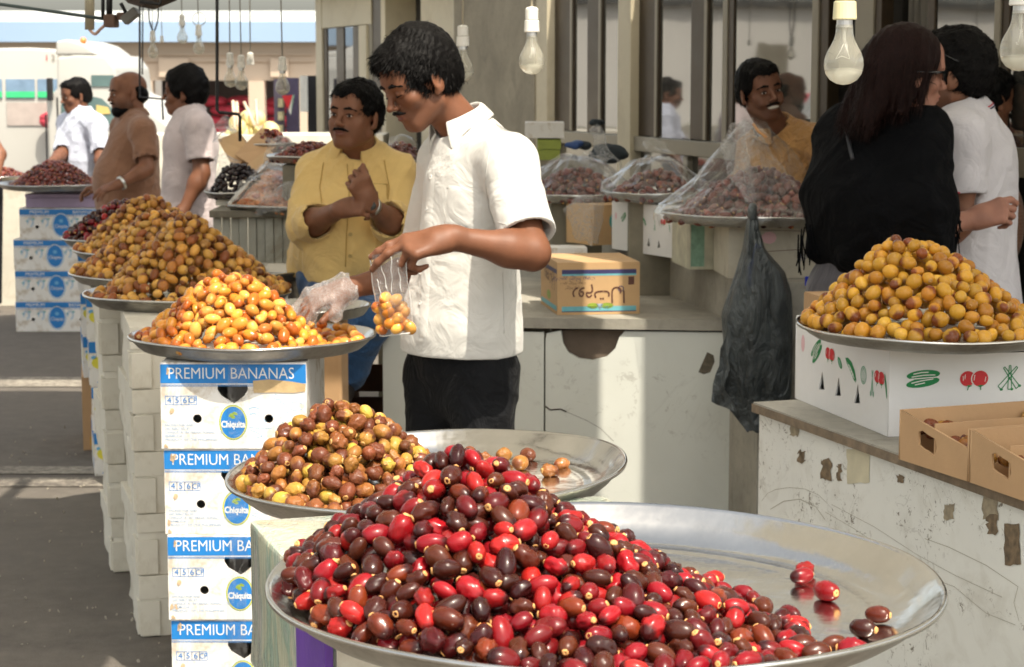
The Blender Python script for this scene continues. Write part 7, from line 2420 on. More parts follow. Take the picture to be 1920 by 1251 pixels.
# ======== the smiling man behind the covered trays
SH_OCH = cloth('ochre_shirt_cloth', (.40, .20, .065), .16, .5, 26, stripes=('X', 90, (.50, .30, .12)))
J = {}
J['fwd'] = (.25, -.96)
J['head'] = frame_from((0, .06, 0), Q(1440, 175, 7.72), (.36, -.93, .02), .98, R(10))
J['neck'] = Q(1460, 252, 7.88)
J['shR'] = Q(1420, 280, 7.95); J['shL'] = Q(1540, 268, 7.78)
J['elL'] = Q(1590, 330, 7.6); J['wrL'] = Q(1560, 400, 7.5); J['elR'] = Q(1400, 370, 7.9); J['wrR'] = Q(1440, 420, 7.7)
J['chest'] = Q(1480, 335, 7.9); J['belly'] = Q(1485, 420, 7.9); J['pelvis'] = Q(1485, 500, 7.9)
J['w'] = (.175, .16, .16); J['d'] = (.115, .12, .12); legs(J, J['pelvis'].x, 7.9, .1)
sp_, ss_ = far_person('grinning man in an ochre shirt behind the big film covered tray', J, SKIN_C, SH_OCH, DARK_TR, .0055,
           {'L': (hand_frame(J['wrL'], Q(1550, 420, 7.4), (.5, -.6, .3)), dict(side=1)), 'R': (hand_frame(J['wrR'], Q(1450, 440, 7.6), (0, -.5, .8)), dict(side=-1))},
           smile=1, hairkw=dict(grow=.009, top=.003, strands=3000, hl=-.012, front=.092), collar_kw=dict(flare=.034), foldseed=41, foldamp=.010, g=.022, hem=.82, sleeve=.9, stub=.4, brow=1.25, look=.003, mwide=1.1)
S = Sdf(); M = J['head']
S.ell_m(M, (0, .0865, -.0545), (.0245, .0085, .0068), .002, 1); S.mesh('teeth', .0016, TEETH, sp_)
patch('placket', bvh_of(ss_), [(1462, 285), (1472, 285), (1485, 350), (1474, 352)], SH_OCH, sp_, .004, 3, 8)

# ======== the man in the white polo shirt, seen from behind
POLO = cloth('white_polo_knit', (.62, .60, .64), .03, .35, 8)
J = {}
J['fwd'] = (-.80, .45)
J['head'] = frame_from((0, -.02, .01), Q(1797, 140, 6.05), (-.93, .22, .02), 1.06)
J['neck'] = Q(1806, 222, 6.05)
J['shL'] = Q(1800, 262, 5.86); J['shR'] = Q(1822, 258, 6.22)
J['elL'] = Q(1798, 415, 5.84); J['wrL'] = Q(1730, 470, 5.85); J['elR'] = Q(1800, 400, 6.38); J['wrR'] = Q(1740, 440, 6.4)
J['chest'] = Q(1818, 318, 6.05); J['belly'] = Q(1818, 420, 6.05); J['pelvis'] = Q(1815, 510, 6.05)
J['w'] = (.172, .155, .16); J['d'] = (.112, .110, .12); legs(J, J['pelvis'].x, 6.05, .1)
def pfold():
    A = folds(.006, [(22, 4, 6), (-9, 22, 14), (30, 10, -20)], 51, .6); return A
pp = empty('person', (0, 0, 0), 0, 'man in a white polo shirt with a striped collar, behind the woman in black', 'person')
body('body', J, SKIN_B, pp, .0055, {'L': (hand_frame(J['wrL'], Q(1710, 480, 5.8), (0, -.7, .7)), dict(side=1)), 'R': (hand_frame(J['wrR'], Q(1720, 450, 6.4), (0, -.7, .7)), dict(side=-1))}, 0, 1.0, stub=.6)
face_bits(J['head'], pp, True, 1.1, 'open', res=.0022)
hair_cap(J['head'], 'hair', pp, HAIR, .0045, grow=.014, top=.006, strands=3500, seed=6, strand_len=.014, shaggy=.002)
s_ = shirt(J, POLO, pp, .0055, g=.024, hem_z=.855, sleeve=.66, fold=pfold(), cuff_r=.078, sh_r=.080, neck_r=.066)
trousers(J, DARK_TR, pp, .009, .010); shoes(J, LEATHER, pp)
nb, hd = Vector(J['neck']), J['head'] @ Vector((0, -.022, -.045))
RIB_RED = pm('red_rib_stripe', (.45, .03, .06), .8, bump=0); RIB_NAVY = pm('navy_rib_stripe', (.03, .03, .08), .8, bump=0)
ccp = nb.lerp(hd, .30); upv = Vector((-.25, -.1, .95)).normalized()
collar(ccp, (-.8, .45, -.15), upv, .067, POLO, pp, h=.034, flare=.030, tip=.03)
def ring_stripe(z, r, m, w=.003):
    f = Vector((-.8, .45, -.15)); f = (f - upv * f.dot(upv)).normalized(); rt = f.cross(upv)
    vs_, fs = [], []
    for i in range(41):
        a = R(50) + R(260) * i / 40; d = f * math.cos(a) + rt * math.sin(a)
        for q in (0, 1): vs_.append(ccp + d * (r + q * .0012) + upv * (z - q * w))
    fs = [(2 * i, 2 * i + 2, 2 * i + 3, 2 * i + 1) for i in range(40)]
    o = mesh_obj('collar_stripe', vs_, fs, m, pp, True); return o
ring_stripe(.006, .0935, RIB_RED, .004); ring_stripe(-.001, .0965, RIB_NAVY, .004)
bvp = bvh_of(s_)
seam('sleeve_stripe', bvp, [(1755, 352), (1775, 358), (1800, 362)], RIB_RED, pp, .003, .001); seam('sleeve_stripe', bvp, [(1755, 359), (1775, 365), (1800, 369)], RIB_NAVY, pp, .002, .001)
# sunglasses pushed up on his head
SG = pm('black_glossy_plastic', (.01, .01, .012), .12, bump=0)
M = J['head']
bm = bmesh.new()
for sg in (1, -1):
    add_tube(bm, [M @ Vector((sg * (.034 + .024 * math.cos(t)), .098 - abs(math.sin(t)) * .004, .085 + .016 * math.sin(t))) for t in [k * math.pi / 6 for k in range(13)]], .003, 6)
    add_tube(bm, [M @ Vector((sg * .06, .09, .088)), M @ Vector((sg * .093, .04, .075)), M @ Vector((sg * .096, -.02, .045))], .0028, 6)
bm_obj('sunglasses', bm, SG, pp)

# ======== the woman in black
BLK = cloth('black_shawl_cloth', (.003, .0032, .004), .2, .6, 7, rough=.95, sheen=.0)
GREYT = cloth('grey_trouser_cloth', (.085, .08, .09), .08, .3, 8)
J = {}
J['fwd'] = (.55, .83)
J['head'] = frame_from((.0, .07, .0), Q(1745, 146, 5.62), (.97, .22, -.10), 1.02)
J['neck'] = Q(1672, 222, 5.78)
J['shL'] = Q(1588, 262, 5.85); J['shR'] = Q(1722, 258, 5.62)
J['elL'] = Q(1552, 380, 5.80); J['wrL'] = Q(1590, 440, 5.95); J['elR'] = Q(1745, 425, 5.55); J['wrR'] = Q(1822, 412, 5.62)
J['chest'] = Q(1655, 320, 5.74); J['belly'] = Q(1650, 420, 5.74); J['pelvis'] = Q(1635, 520, 5.76)
J['w'] = (.155, .14, .165); J['d'] = (.10, .10, .12); J['nk'] = .85; J['arm'] = .86; legs(J, J['pelvis'].x, 5.76, .1)
wp = empty('person', (0, 0, 0), 0, 'woman with dark auburn hair and sunglasses in a fringed black shawl', 'person')
body('body', J, SKIN_D, wp, .0045, {'R': (hand_frame(J['wrR'], Q(1878, 395, 5.60), (.2, -.8, .55), .98), dict(curl=(.6, 1.0, 1.1, 1.1), thumb=(.3, .4), side=-1)), 'L': (hand_frame(J['wrL'], Q(1610, 460, 6.0), (0, -.5, .8), .95), dict(side=1))}, 0, .92, jaw=.85, nose=.85)
face_bits(J['head'], wp, False, .7, 'open', res=.0020)
trousers(J, GREYT, wp, .008, .016, top=1.16); shoes(J, LEATHER, wp)
M = J['head']
# long straight hair
S = Sdf()
S.ell_m(M, (0, -.012, .050), (.084, .104, .092), .02, 1)
S.ell_m(M, (0, -.065, -.01), (.078, .055, .09), .04, 1)
for (x, y, z, xb, yb, zb, ra, rb_) in ((-.05, -.04, .03, -.060, -.06, -.10, .040, .032), (.052, -.03, .03, .058, -.03, -.09, .034, .022), (0, -.07, .02, -.01, -.10, -.12, .055, .04), (-.04, -.08, .02, -.06, -.13, -.13, .045, .03), (.03, -.08, .0, .03, -.11, -.12, .045, .035), (.062, .02, .03, .070, .018, -.07, .020, .010)):
    S.cone_m(M, (x, y, z), (xb, yb, zb), ra, rb_, .03, 1)
S.ell_m(M, (0, .140, -.022), (.070, .085, .066), .010, -1)
S.ell_m(M, (0, .100, -.120), (.075, .085, .09), .012, -1)
hv = folds(.004, [(90, 60, 6), (-60, 110, -4), (150, -40, 5)], 8, .6); S.disp = hv
wh = S.mesh('hair', .0045, HAIR_RED, wp)
add_strands(wh, M, 5000, .035, 9, flow=(0, -.15, -1), lift=.12)
# sunglasses
bm = bmesh.new()
for sg in (1, -1):
    for k in range(1):
        vsg = [M @ Vector((sg * (.033 + a_), .098 - b_ * .4, .008 + c_)) for a_, b_, c_ in ((-.022, 0, .010), (.0, 0, .014), (.024, .03, .012), (.028, .04, .0), (.018, .02, -.014), (-.004, 0, -.015), (-.020, 0, -.006))]
        f0 = [bm.verts.new(p) for p in vsg]; f1 = [bm.verts.new(p + (M.to_3x3() @ Vector((0, -.004, 0)))) for p in vsg]
        bm.faces.new(f0 if sg > 0 else f0[::-1]); bm.faces.new(f1[::-1] if sg > 0 else f1)
        for i in range(len(f0)): bm.faces.new((f0[i], f0[(i + 1) % len(f0)], f1[(i + 1) % len(f0)], f1[i]))
    add_tube(bm, [M @ Vector((sg * .058, .085, .016)), M @ Vector((sg * .080, .045, .012)), M @ Vector((sg * .084, -.01, .008))], .0042, 6)
add_tube(bm, [M @ Vector((-.012, .101, .012)), M @ Vector((.012, .101, .012))], .003, 6)
bm_obj('sunglasses', bm, SG, wp)
# shawl: a wide draped cape over shoulders and arms, hem dipping to the left
S = Sdf(); S.M = Matrix.Identity(4)
nb = Vector(J['neck'])
S.cone(nb + Vector((0, .0, -.02)), J['shL'], .075, .085, .05); S.cone(nb + Vector((0, 0, -.02)), J['shR'], .075, .088, .05)
S.cone(J['shL'], J['elL'] + Vector((.02, 0, .02)), .085, .085, .06); S.cone(J['elL'] + Vector((.02, 0, .02)), Q(1548, 460, 5.82), .085, .055, .06)
S.cone(J['shR'], Q(1742, 380, 5.52), .088, .075, .05); S.cone(Q(1742, 380, 5.52), Q(1750, 470, 5.50), .075, .062, .05)
S.cone(Q(1655, 290, 5.74), Q(1655, 380, 5.70), .165, .17, .08); S.cone(Q(1655, 380, 5.70), Q(1640, 450, 5.70), .17, .13, .08); S.cone(Q(1690, 400, 5.62), Q(1710, 455, 5.60), .12, .09, .06)
S.cone(Q(1600, 420, 5.78), Q(1555, 470, 5.78), .12, .04, .06)
S.cone(nb + Vector((0, 0, .05)), nb + Vector((0, 0, .15)), .05, .07, .01, -1)
A = folds(.009, [(16, 3, 7), (26, 4, -12), (-9, 12, 18)], 61, .7); S.disp = A
sh_ = S.mesh('shawl', .006, BLK, wp)
bm = bmesh.new(); r_ = random.Random(3)
def fringe(px, py, D, n, ln, sprd):
    for k in range(n):
        a = Q(px + r_.uniform(-sprd, sprd), py + r_.uniform(-6, 6), D); b = a + Vector((r_.uniform(-.012, .012), r_.uniform(-.01, .01), -ln * r_.uniform(.7, 1.1)))
        add_tube(bm, [a, a.lerp(b, .5) + Vector((r_.uniform(-.006, .006), 0, 0)), b], .0022, 4)
fringe(1515, 425, 5.74, 10, .10, 12); fringe(1500, 445, 5.80, 6, .11, 8); fringe(1540, 470, 5.74, 9, .03, 20)
fringe(1785, 440, 5.50, 12, .09, 14); fringe(1800, 410, 5.50, 8, .05, 8)
bm_obj('fringe', bm, BLK, wp)
bvs = bvh_of(sh_)
tube('bag_strap', [surf(bvs, x, y, .004, 5.6)[0] for x, y in ((1588, 238), (1592, 262), (1597, 285), (1600, 300))], .006, pm('strap_grey', (.03, .03, .035), .6), wp, 6)

# head glimpsed beyond the polo shirt
hp = empty('person', (0, 0, 0), 0, 'person glimpsed beyond the polo shirt, only a dark haired head showing', 'person')
M = frame_from((0, 0, 0), Q(1852, 192, 7.0), (.8, .5, 0), .92)
S = Sdf(); head_sdf(S, M); S.cone(M @ Vector((0, -.02, -.05)), M @ Vector((0, -.02, -.22)), .052, .06, .02); S.ell_m(M, (0, -.03, -.42), (.18, .11, .22), .05, 1); S.mesh('body', .007, SKIN_B, hp)
hair_cap(M, 'hair', hp, HAIR, .006, grow=.014)
S = Sdf(); S.ell_m(M, (0, -.03, -.45), (.20, .13, .24), .05, 1); S.mesh('shirt', .010, SH_BRN, hp)
# ------------------------------------------------------------ light bulbs on their cords
def bulb_profile(r):
    L = r * 2
    return [(0, -3.25 * r), (.35 * r, -3.19 * r), (.68 * r, -3.0 * r), (.90 * r, -2.7 * r), (1.0 * r, -2.28 * r), (.97 * r, -1.95 * r), (.86 * r, -1.62 * r), (.68 * r, -1.30 * r), (.53 * r, -1.0 * r), (.45 * r, -.72 * r), (.43 * r, -.42 * r), (.43 * r, -.25 * r)]
bulb_me = {}
def bulb(px, py, D, label, r=.0325, cream=False, socket=True, glass=True, cord=None, thick=.0028, group=None, topz=2.72):
    """px, py: centre of the glass ball"""
    c = at(px, py, D); z0 = c.z + 2.3 * r
    e = empty('light_bulb', (c.x, D, z0), rng.uniform(0, 6), label, 'light bulb', group)
    key = round(r, 4)
    if key not in bulb_me:
        a = lathe_mesh('g', bulb_profile(r), 32); a.materials.append(BULB_GLASS); a.polygons.foreach_set('use_smooth', [True] * len(a.polygons))
        b = lathe_mesh('c', [(0, -.38 * r), (.40 * r, -.38 * r), (.40 * r, .18 * r), (0, .18 * r)], 20); b.materials.append(SCREW_METAL)
        s1 = lathe_mesh('s', [(0, .02 * r), (.46 * r, .02 * r), (.57 * r, .0), (.60 * r, .05 * r), (.56 * r, .88 * r), (.50 * r, .92 * r), (0, .92 * r)], 22)
        s2 = lathe_mesh('s', [(0, .96 * r), (.50 * r, .96 * r), (.50 * r, 1.75 * r), (.36 * r, 1.9 * r), (.12 * r, 1.95 * r), (0, 1.95 * r)], 22)
        for s_ in (s1, s2): s_.polygons.foreach_set('use_smooth', [False] * len(s_.polygons))
        st = bmesh.new(); add_tube(st, [(0, 0, -.4 * r), (0, 0, -1.15 * r)], [.10 * r, .07 * r], 8)
        for sg in (1, -1): add_tube(st, [(0, 0, -1.1 * r), (sg * .18 * r, 0, -1.5 * r), (sg * .42 * r, .1 * r, -1.95 * r)], .018 * r, 5)
        add_tube(st, [(-.42 * r, .1 * r, -1.95 * r), (0, .2 * r, -1.80 * r), (.42 * r, .1 * r, -1.95 * r)], .012 * r, 4)
        sm2 = bpy.data.meshes.new('filament'); st.to_mesh(sm2); st.free(); sm2.materials.append(pm('filament_support', (.6, .6, .56), .3, bump=0))
        bulb_me[key] = (a, b, s1, s2, sm2)
    a, b, s1, s2, sm2 = bulb_me[key]
    def ch(n, me):
        o = bpy.data.objects.new(n, me); COL.objects.link(o); o.parent = e; return o
    if glass: ch('glass', a); ch('metal_cap', b); ch('filament', sm2)
    mt = SOCKET_CREAM if cream else SOCKET_WHITE
    for s_ in (s1, s2):
        m = s_.copy(); m.materials.clear(); m.materials.append(mt); ch('socket', m)
    # two-point sagging cord up to the roof
    H_ = topz - z0
    pts = cord or [(0, 0, 1.9 * r), (.004, 0, H_ * .35), (-.006, 0, H_ * .7), (0, 0, H_)]
    o = tube('cord', pts, thick, CORD_CREAM if D < 6.5 else WIRE_GREY, e, 6); 
    return e
bulb(997, 117, 5.1, 'clear bulb with a white socket hanging right of the white shirt collar')
bulb(868, 134, 6.1, 'bulb half hidden behind the head of the man in white')
bulb(1582, 124, 3.32, 'large near bulb in a cream socket left of the auburn hair', r=.0325, cream=True)
bulb(1912, 98, 3.30, 'bulb cut by the right edge of the picture')
for (px, py, D, lab) in ((342, 72, 11.2, 'small far bulb, highest and furthest left but two'), (373, 92, 10.8, 'small far bulb under a loop of wire'), (287, 100, 11.8, 'small far bulb under a twisted pair of dark wires'),
                         (432, 152, 9.3, 'left one of the two far bulbs hanging side by side'), (453, 157, 9.2, 'right one of the two far bulbs hanging side by side'), (530, 165, 8.4, 'far bulb hanging nearest the shop corner, by the pennant')):
    bulb(px, py, D, lab, r=.0305, topz=3.1)
bulb(470, 150, 9.6, 'far socket with no bulb in it', r=.0305, glass=False, topz=3.1)
bulb(304, 94, 12.2, 'tiny white socket on a thin cord beside the twisted wires', r=.02, glass=False, topz=3.1)
# wire loop
c = at(373, 36, 10.8); tube('wire_loop', [(c.x + .035 * math.cos(t) , 10.8, c.z + .035 * math.sin(t)) for t in [k * math.pi / 8 for k in range(17)]], .0025, WIRE_GREY)
tag(bpy.data.objects['wire_loop'], 'ring of coiled grey wire above a small far bulb', 'wire')
w_ = empty('twisted_wires', (0, 0, 0), 0, 'two dark wires meeting above a small far bulb, under the awning arm', 'wire')
for dx in (-8, 8):
    tube('wire', smooth_path([Q(288 + dx, -14, 11.8), Q(288 + dx * 1.1, 30, 11.8), Q(288 + dx * .5, 52, 11.8), Q(288, 60, 11.8)]), .005, BLACK_METAL, w_, 5)
# black hooked rod
tube('hooked_rod', [Q(407, -40, 8.3), Q(407, 80, 8.3), Q(407, 206, 8.3), Q(411, 211, 8.3), Q(446, 214, 8.3), Q(450, 219, 8.3), Q(450, 265, 8.3)], .007, BLACK_METAL)
tag(bpy.data.objects['hooked_rod'], 'black rod with a crank in it hanging in front of the far shop', 'rod')
r_ = empty('hanging_rods', (0, 0, 0), 0, 'pair of thin dark rods above the bald man', 'rod')
tube('rod', [Q(262, -30, 11.0), Q(262, 135, 11.0), Q(262, 182, 11.0), Q(304, 186, 11.0), Q(306, 225, 11.0)], .006, BLACK_METAL, r_)
tube('rod', [Q(268, -30, 11.05), Q(267, 140, 11.05)], .004, BLACK_METAL, r_)
# awning arm and flood lamp, top left
ar = empty('awning_bracket', (0, 0, 0), 0, 'dark angled awning arm with joints, across the top left corner', 'awning arm')
tube('bar', [Q(-60, -4, 6.5), Q(0, 8, 6.5), Q(100, 22, 6.5), Q(205, 37, 6.5)], .0055, pm('teal_grey_metal', (.07, .10, .10), .5), ar)
for px in (193, 205): tube('strut', [Q(px, -30, 6.5), Q(px, 36, 6.5)], .006 if px < 200 else .010, BLACK_METAL, ar)
box('joint', *(lambda a, b: ((a.x, 6.44, b.z), (b.x, 6.52, a.z)))(Q(200, 28, 6.5), Q(222, 52, 6.5)), pm('rusty_bracket', (.20, .12, .09), .8, var=.4), ar, .006)
box('bracket', *(lambda a, b: ((a.x, 6.46, b.z), (b.x, 6.50, a.z)))(Q(222, 24, 6.5), Q(240, 38, 6.5)), pm('rusty_bracket', (.2, .1, .1)), ar, .006)
lm = empty('flood_lamp', Q(245, 30, 6.45), 0, 'small grey flood lamp tilted on the awning arm', 'lamp')
bm = bmesh.new(); add_box(bm, (-.028, -.03, -.014), (.028, .03, .014), Matrix.Rotation(R(-38), 4, 'Y'), .004); bm_obj('housing', bm, pm('lamp_grey', (.16, .16, .15), .5), lm)
tube('stem', [(-.01, 0, .0), (-.03, 0, .04)], .006, BLACK_METAL, lm)
pp_ = tube('beige_pipe', [Q(168, -40, 6.7), Q(168, 56, 6.7)], .016, pm('pipe_beige', (.40, .36, .26), .6)); tag(pp_, 'short beige pipe end hanging at the top left', 'pipe')
cb2 = tube('pink_cable', smooth_path([Q(168, 56, 6.7), Q(178, 64, 6.66), Q(188, 55, 6.6), Q(203, 42, 6.5)]), .005, pm('faded_pink_cable', (.62, .40, .32), .6)); tag(cb2, 'faded pink cable looping from the beige pipe', 'cable')
cn = empty('awning_edge', (0, 0, 0), 0, 'dark folded awning corner cut by the top of the picture', 'awning')
bm = bmesh.new()
P = [Q(205, -30, 6.2), Q(330, -30, 6.2), Q(305, -4, 6.2), Q(262, 13, 6.2), Q(240, 6, 6.2)]
f = bm.faces.new([bm.verts.new(p) for p in P]); ex = bmesh.ops.extrude_face_region(bm, geom=[f]); bmesh.ops.translate(bm, vec=(0, .25, 0), verts=[v for v in ex['geom'] if isinstance(v, bmesh.types.BMVert)]); bmesh.ops.recalc_face_normals(bm, faces=bm.faces)
bm_obj('fold', bm, pm('dark_awning', (.05, .035, .03), .8), cn)
tube('tie', [Q(262, 3, 6.15), Q(300, 8, 6.15), Q(306, -20, 6.15)], .006, BLACK_METAL, cn)

# ------------------------------------------------------------ film draped over trays
def drape(name, cx, cy, z0, Rr, hfun, mat, parent, seed=0, lift=.006, nu=72, nv=22, skirt=.04, crease=.010, a0=0, a1=360, peak=None):
    vs_, fs = [], []
    full = (a1 - a0) >= 359
    for j in range(nv + 1):
        v = j / nv
        for i in range(nu + (0 if full else 1)):
            a = R(a0 + (a1 - a0) * i / nu)
            rr = Rr * min(1.0, v * 1.06)
            x, y = rr * math.cos(a), rr * math.sin(a)
            h = hfun(cx + x, cy + y)
            n = mnoise.noise(Vector((math.cos(a) * 5 + seed, math.sin(a) * 5, v * 2.2))); n2 = mnoise.noise(Vector((math.cos(a) * 14 + seed, math.sin(a) * 14, v * 3)))
            z = z0 + h + lift + crease * (n * 1.2 + abs(n2) * .9)
            if v > .94: z = z0 - skirt * (v - .94) / .06 * (.5 + n); x *= 1.015 + .01 * n2; y *= 1.015 + .01 * n2
            vs_.append((cx + x, cy + y, z))
    m = nu if full else nu + 1
    for j in range(nv):
        for i in range(nu):
            i2 = (i + 1) % m if full else i + 1
            fs.append((j * m + i, j * m + i2, (j + 1) * m + i2, (j + 1) * m + i))
    o = mesh_obj(name, vs_, fs, mat, parent, smooth=True)
    return o
def sdrape(f0, add=.010):
    def g(x, y):
        # highest of the heap round about, so the sheet spans the hollows
        v = [f0(x + dx, y + dy) or 0 for dx, dy in ((0, 0), (.03, 0), (-.03, 0), (0, .03), (0, -.03))]
        return max(v) * .6 + sum(v) / 5 * .4 + add
    return g
# big tray
Tc = at(1420, 381, 6.62); zc = 1.205
tray('steel tray with film gathered over dark dates, in front of the grinning man', Tc.x, Tc.y, zc, .315, .035)
K_D2 = DateKind('dark_date', .0205, .0135, DARK_D, CALYX2, 12, 9, .6, 4)
hb = hump(Tc.x + .01, Tc.y, .195, dirR([(0, .29), (90, .27), (180, .30), (270, .27)]), 1.15, 71, .012)
add_heap(K_D2, heap(Tc.x, Tc.y, zc - .035, hb, .3, .0205, .0135, 91, 2), 'in the big film covered heap', 'dark dates in the big covered heap', 150, 'covered_dark_dates', 'remaining dark dates of the big covered heap')
fm = empty('plastic_cover', (0, 0, 0), 0, 'clear crumpled film draped and peaked over the big heap of dark dates', 'plastic cover')
pkp = at(1398, 225, 6.60)
def hbig(x, y):
    b = sdrape(hb, .012)(x, y)
    d = math.hypot((x - pkp.x) / 1.3, y - pkp.y)
    return max(b, (pkp.z - zc) * max(0, 1 - d / .17) ** .85)
drape('film', Tc.x, Tc.y, zc, .335, hbig, FILM, fm, 3, crease=.014, nu=110, nv=34, a0=95, a1=300)
# lifted flap of film on its right
pts_ = [[Q(1388, 228, 6.50), Q(1415, 222, 6.52), Q(1440, 232, 6.60)], [Q(1392, 270, 6.42), Q(1440, 262, 6.46), Q(1478, 272, 6.60)], [Q(1400, 320, 6.36), Q(1450, 300, 6.46), Q(1505, 315, 6.62)], [Q(1416, 375, 6.31), Q(1422, 378, 6.33), Q(1520, 345, 6.60)]]
def grid_cloth(name, rows, mat, parent, n=14, wob=.006, seed=0, thick=0):
    """a soft sheet through a net of points"""
    R0 = [smooth_path(r, n) for r in rows]
    cols = [smooth_path([R0[j][i] for j in range(len(R0))], n) for i in range(len(R0[0]))]
    nu, nv = len(cols), len(cols[0])
    vs_ = []
    for i in range(nu):
        for j in range(nv):
            p = cols[i][j]
            vs_.append(p + Vector((mnoise.noise(p * 18 + Vector((seed, 0, 0))), mnoise.noise(p * 18 + Vector((0, seed, 5))), mnoise.noise(p * 14 + Vector((0, 3, seed))))) * wob)
    fs = [(i * nv + j, (i + 1) * nv + j, (i + 1) * nv + j + 1, i * nv + j + 1) for i in range(nu - 1) for j in range(nv - 1)]
    o = mesh_obj(name, vs_, fs, mat, parent, smooth=True)
    return o
grid_cloth('film_flap', pts_, FILM, fm, wob=.014, seed=2)
grid_cloth('film_fold', [[Q(1352, 262, 6.40), Q(1372, 232, 6.5), Q(1392, 226, 6.52)], [Q(1360, 320, 6.34), Q(1385, 300, 6.34), Q(1400, 290, 6.40)], [Q(1400, 378, 6.3), Q(1412, 376, 6.3), Q(1420, 374, 6.31)]], FILM_MILKY, fm, wob=.018, seed=6, n=10)
tube('film_edge', smooth_path([Q(1412, 232, 6.50), Q(1424, 248, 6.48), Q(1438, 258, 6.47)]), .004, pm('orange_tie', (.6, .25, .05), .5), fm)
# middle and left covered trays
for (px, py, D, Rr, Hh, lab, lab2, fl, kd, sd_, zt, dl) in (
    (1228, 357, 7.45, .19, .105, 'middle steel tray of dates under flat film', 'clear film over the middle covered tray, gathered into a twist', 1, DARK_D, 31, None, 'middle_covered_dates'),
    (1080, 360, 8.05, .22, .13, 'left steel tray under film, nearest the white sleeve', 'creased clear film over the left covered tray', 0, PALE_D, 37, None, 'left_covered_dates')):
    c = at(px, py, D); zt = c.z
    tray(lab, c.x, c.y, zt, Rr, .035)
    hq = hump(c.x, c.y, Hh, dirR([(0, Rr * .93), (180, Rr * .93)]), 1.6, sd_, .008)
    kk = DateKind('covered_date', .0205, .0135, DARK_D if fl else DARK_D, CALYX2, 10, 8, .6, 3)
    add_heap(kk, heap(c.x, c.y, zt - .035, hq, Rr, .0205, .0135, sd_, 2, 1.05), '', '', 0, dl, 'dark dates lying under film on the ' + ('middle' if fl else 'left') + ' covered tray')
    cv = empty('plastic_cover', (0, 0, 0), 0, lab2, 'plastic cover')
    drape('film', c.x, c.y, zt, Rr * 1.06, sdrape(hq, .010), FILM, cv, sd_, crease=.016, nu=90, nv=26)
    if fl:
        grid_cloth('film_twist', [[Q(1205, 262, D), Q(1225, 258, D), Q(1250, 268, D)], [Q(1212, 285, D - .05), Q(1235, 280, D - .06), Q(1262, 284, D - .05)], [Q(1205, 308, D - .06), Q(1245, 305, D - .08), Q(1300, 308, D - .05)]], FILM, cv, wob=.02, seed=8)
# folded sacks and milky plastic behind
for (rows, mat, lab) in (
    ([[Q(1108, 240, 8.35), Q(1118, 236, 8.4), Q(1124, 244, 8.4)], [Q(1114, 275, 8.3), Q(1130, 270, 8.3), Q(1142, 280, 8.35)], [Q(1120, 305, 8.25), Q(1145, 300, 8.25), Q(1170, 322, 8.3)]], FILM_MILKY, 'pointed fold of milky plastic standing up behind the left covered tray'),
    ([[Q(1092, 290, 8.3), Q(1100, 280, 8.35), Q(1112, 284, 8.4)], [Q(1088, 318, 8.25), Q(1110, 305, 8.25), Q(1140, 312, 8.35)], [Q(1090, 330, 8.2), Q(1120, 328, 8.2), Q(1160, 330, 8.3)]], FILM_MILKY, 'low milky plastic bundle left of the beige post'),
    ([[Q(1065, 375, 7.7), Q(1100, 362, 7.7), Q(1140, 372, 7.7)], [Q(1060, 410, 7.6), Q(1105, 405, 7.55), Q(1130, 415, 7.6)], [Q(1080, 450, 7.6), Q(1110, 462, 7.5), Q(1125, 452, 7.6)]], FILM_MILKY, 'crumpled clear plastic spilling below the left covered tray')):
    e = empty('plastic_sheet', (0, 0, 0), 0, lab, 'plastic sheet'); grid_cloth('film', rows, mat, e, wob=.03, seed=len(lab), n=10)
o = small_sdf('dark_bundle', lambda S: (S.ell(Q(1118, 232, 8.7), (.030, .03, .018), .02), S.ell(Q(1095, 272, 8.8), (.04, .03, .02), .02), S.ell(Q(1140, 290, 8.7), (.08, .05, .04), .02), setattr(S, 'disp', rough_disp(.008, 60, 3))), .008, pm('dark_rags', (.03, .04, .05), .8, var=.4, vscale=20), None)
tag(o, 'heap of dark rags behind the plastic, below the shop sill', 'rags')
o = small_sdf('blue_bundle', lambda S: (S.ell(Q(1076, 272, 8.6), (.035, .03, .018), .02), setattr(S, 'disp', rough_disp(.006, 70, 5))), .008, pm('blue_rag', (.02, .06, .20), .6), None)
tag(o, 'blue cloth bundle beside the green cartons', 'cloth')

# ------------------------------------------------------------ black refuse bag hanging from the big tray
bb = empty('black_bag', (0, 0, 0), 0, 'dark grey plastic bag hanging empty from the big covered tray', 'bag')
BLACKBAG = None
def m_blackbag():
    t = NT('dark_bag_plastic')
    v = t.coords('Object', (1.6, 1.6, .55)); a = t.noise(v, 9, 4, .55, 1.8); b = t.noise(v, 30, 3, .6, 1)
    c = t.ramp(a, [(.3, (.030, .036, .038)), (.62, (.085, .098, .100)), (.8, (.04, .055, .11))])
    t.bsdf(c, .32, 0, t.math('ADD', a, t.math('MULTIPLY', b, .3)), .9, .03)
    return t.m
BLACKBAG = m_blackbag()
rows_ = [(400, 1403, 1420), (430, 1398, 1424), (470, 1392, 1436), (510, 1380, 1472), (550, 1366, 1484), (590, 1352, 1486), (640, 1356, 1486), (690, 1352, 1485), (740, 1345, 1484), (780, 1378, 1470), (808, 1400, 1440)]
vs_, fs = [], []
nu = 56
def intp(y):
    for (a, l0, r0_), (b, l1, r1_) in zip(rows_, rows_[1:]):
        if a <= y <= b:
            t = (y - a) / (b - a); return l0 + (l1 - l0) * t, r0_ + (r1_ - r0_) * t
    return rows_[-1][1:]
NV = 44
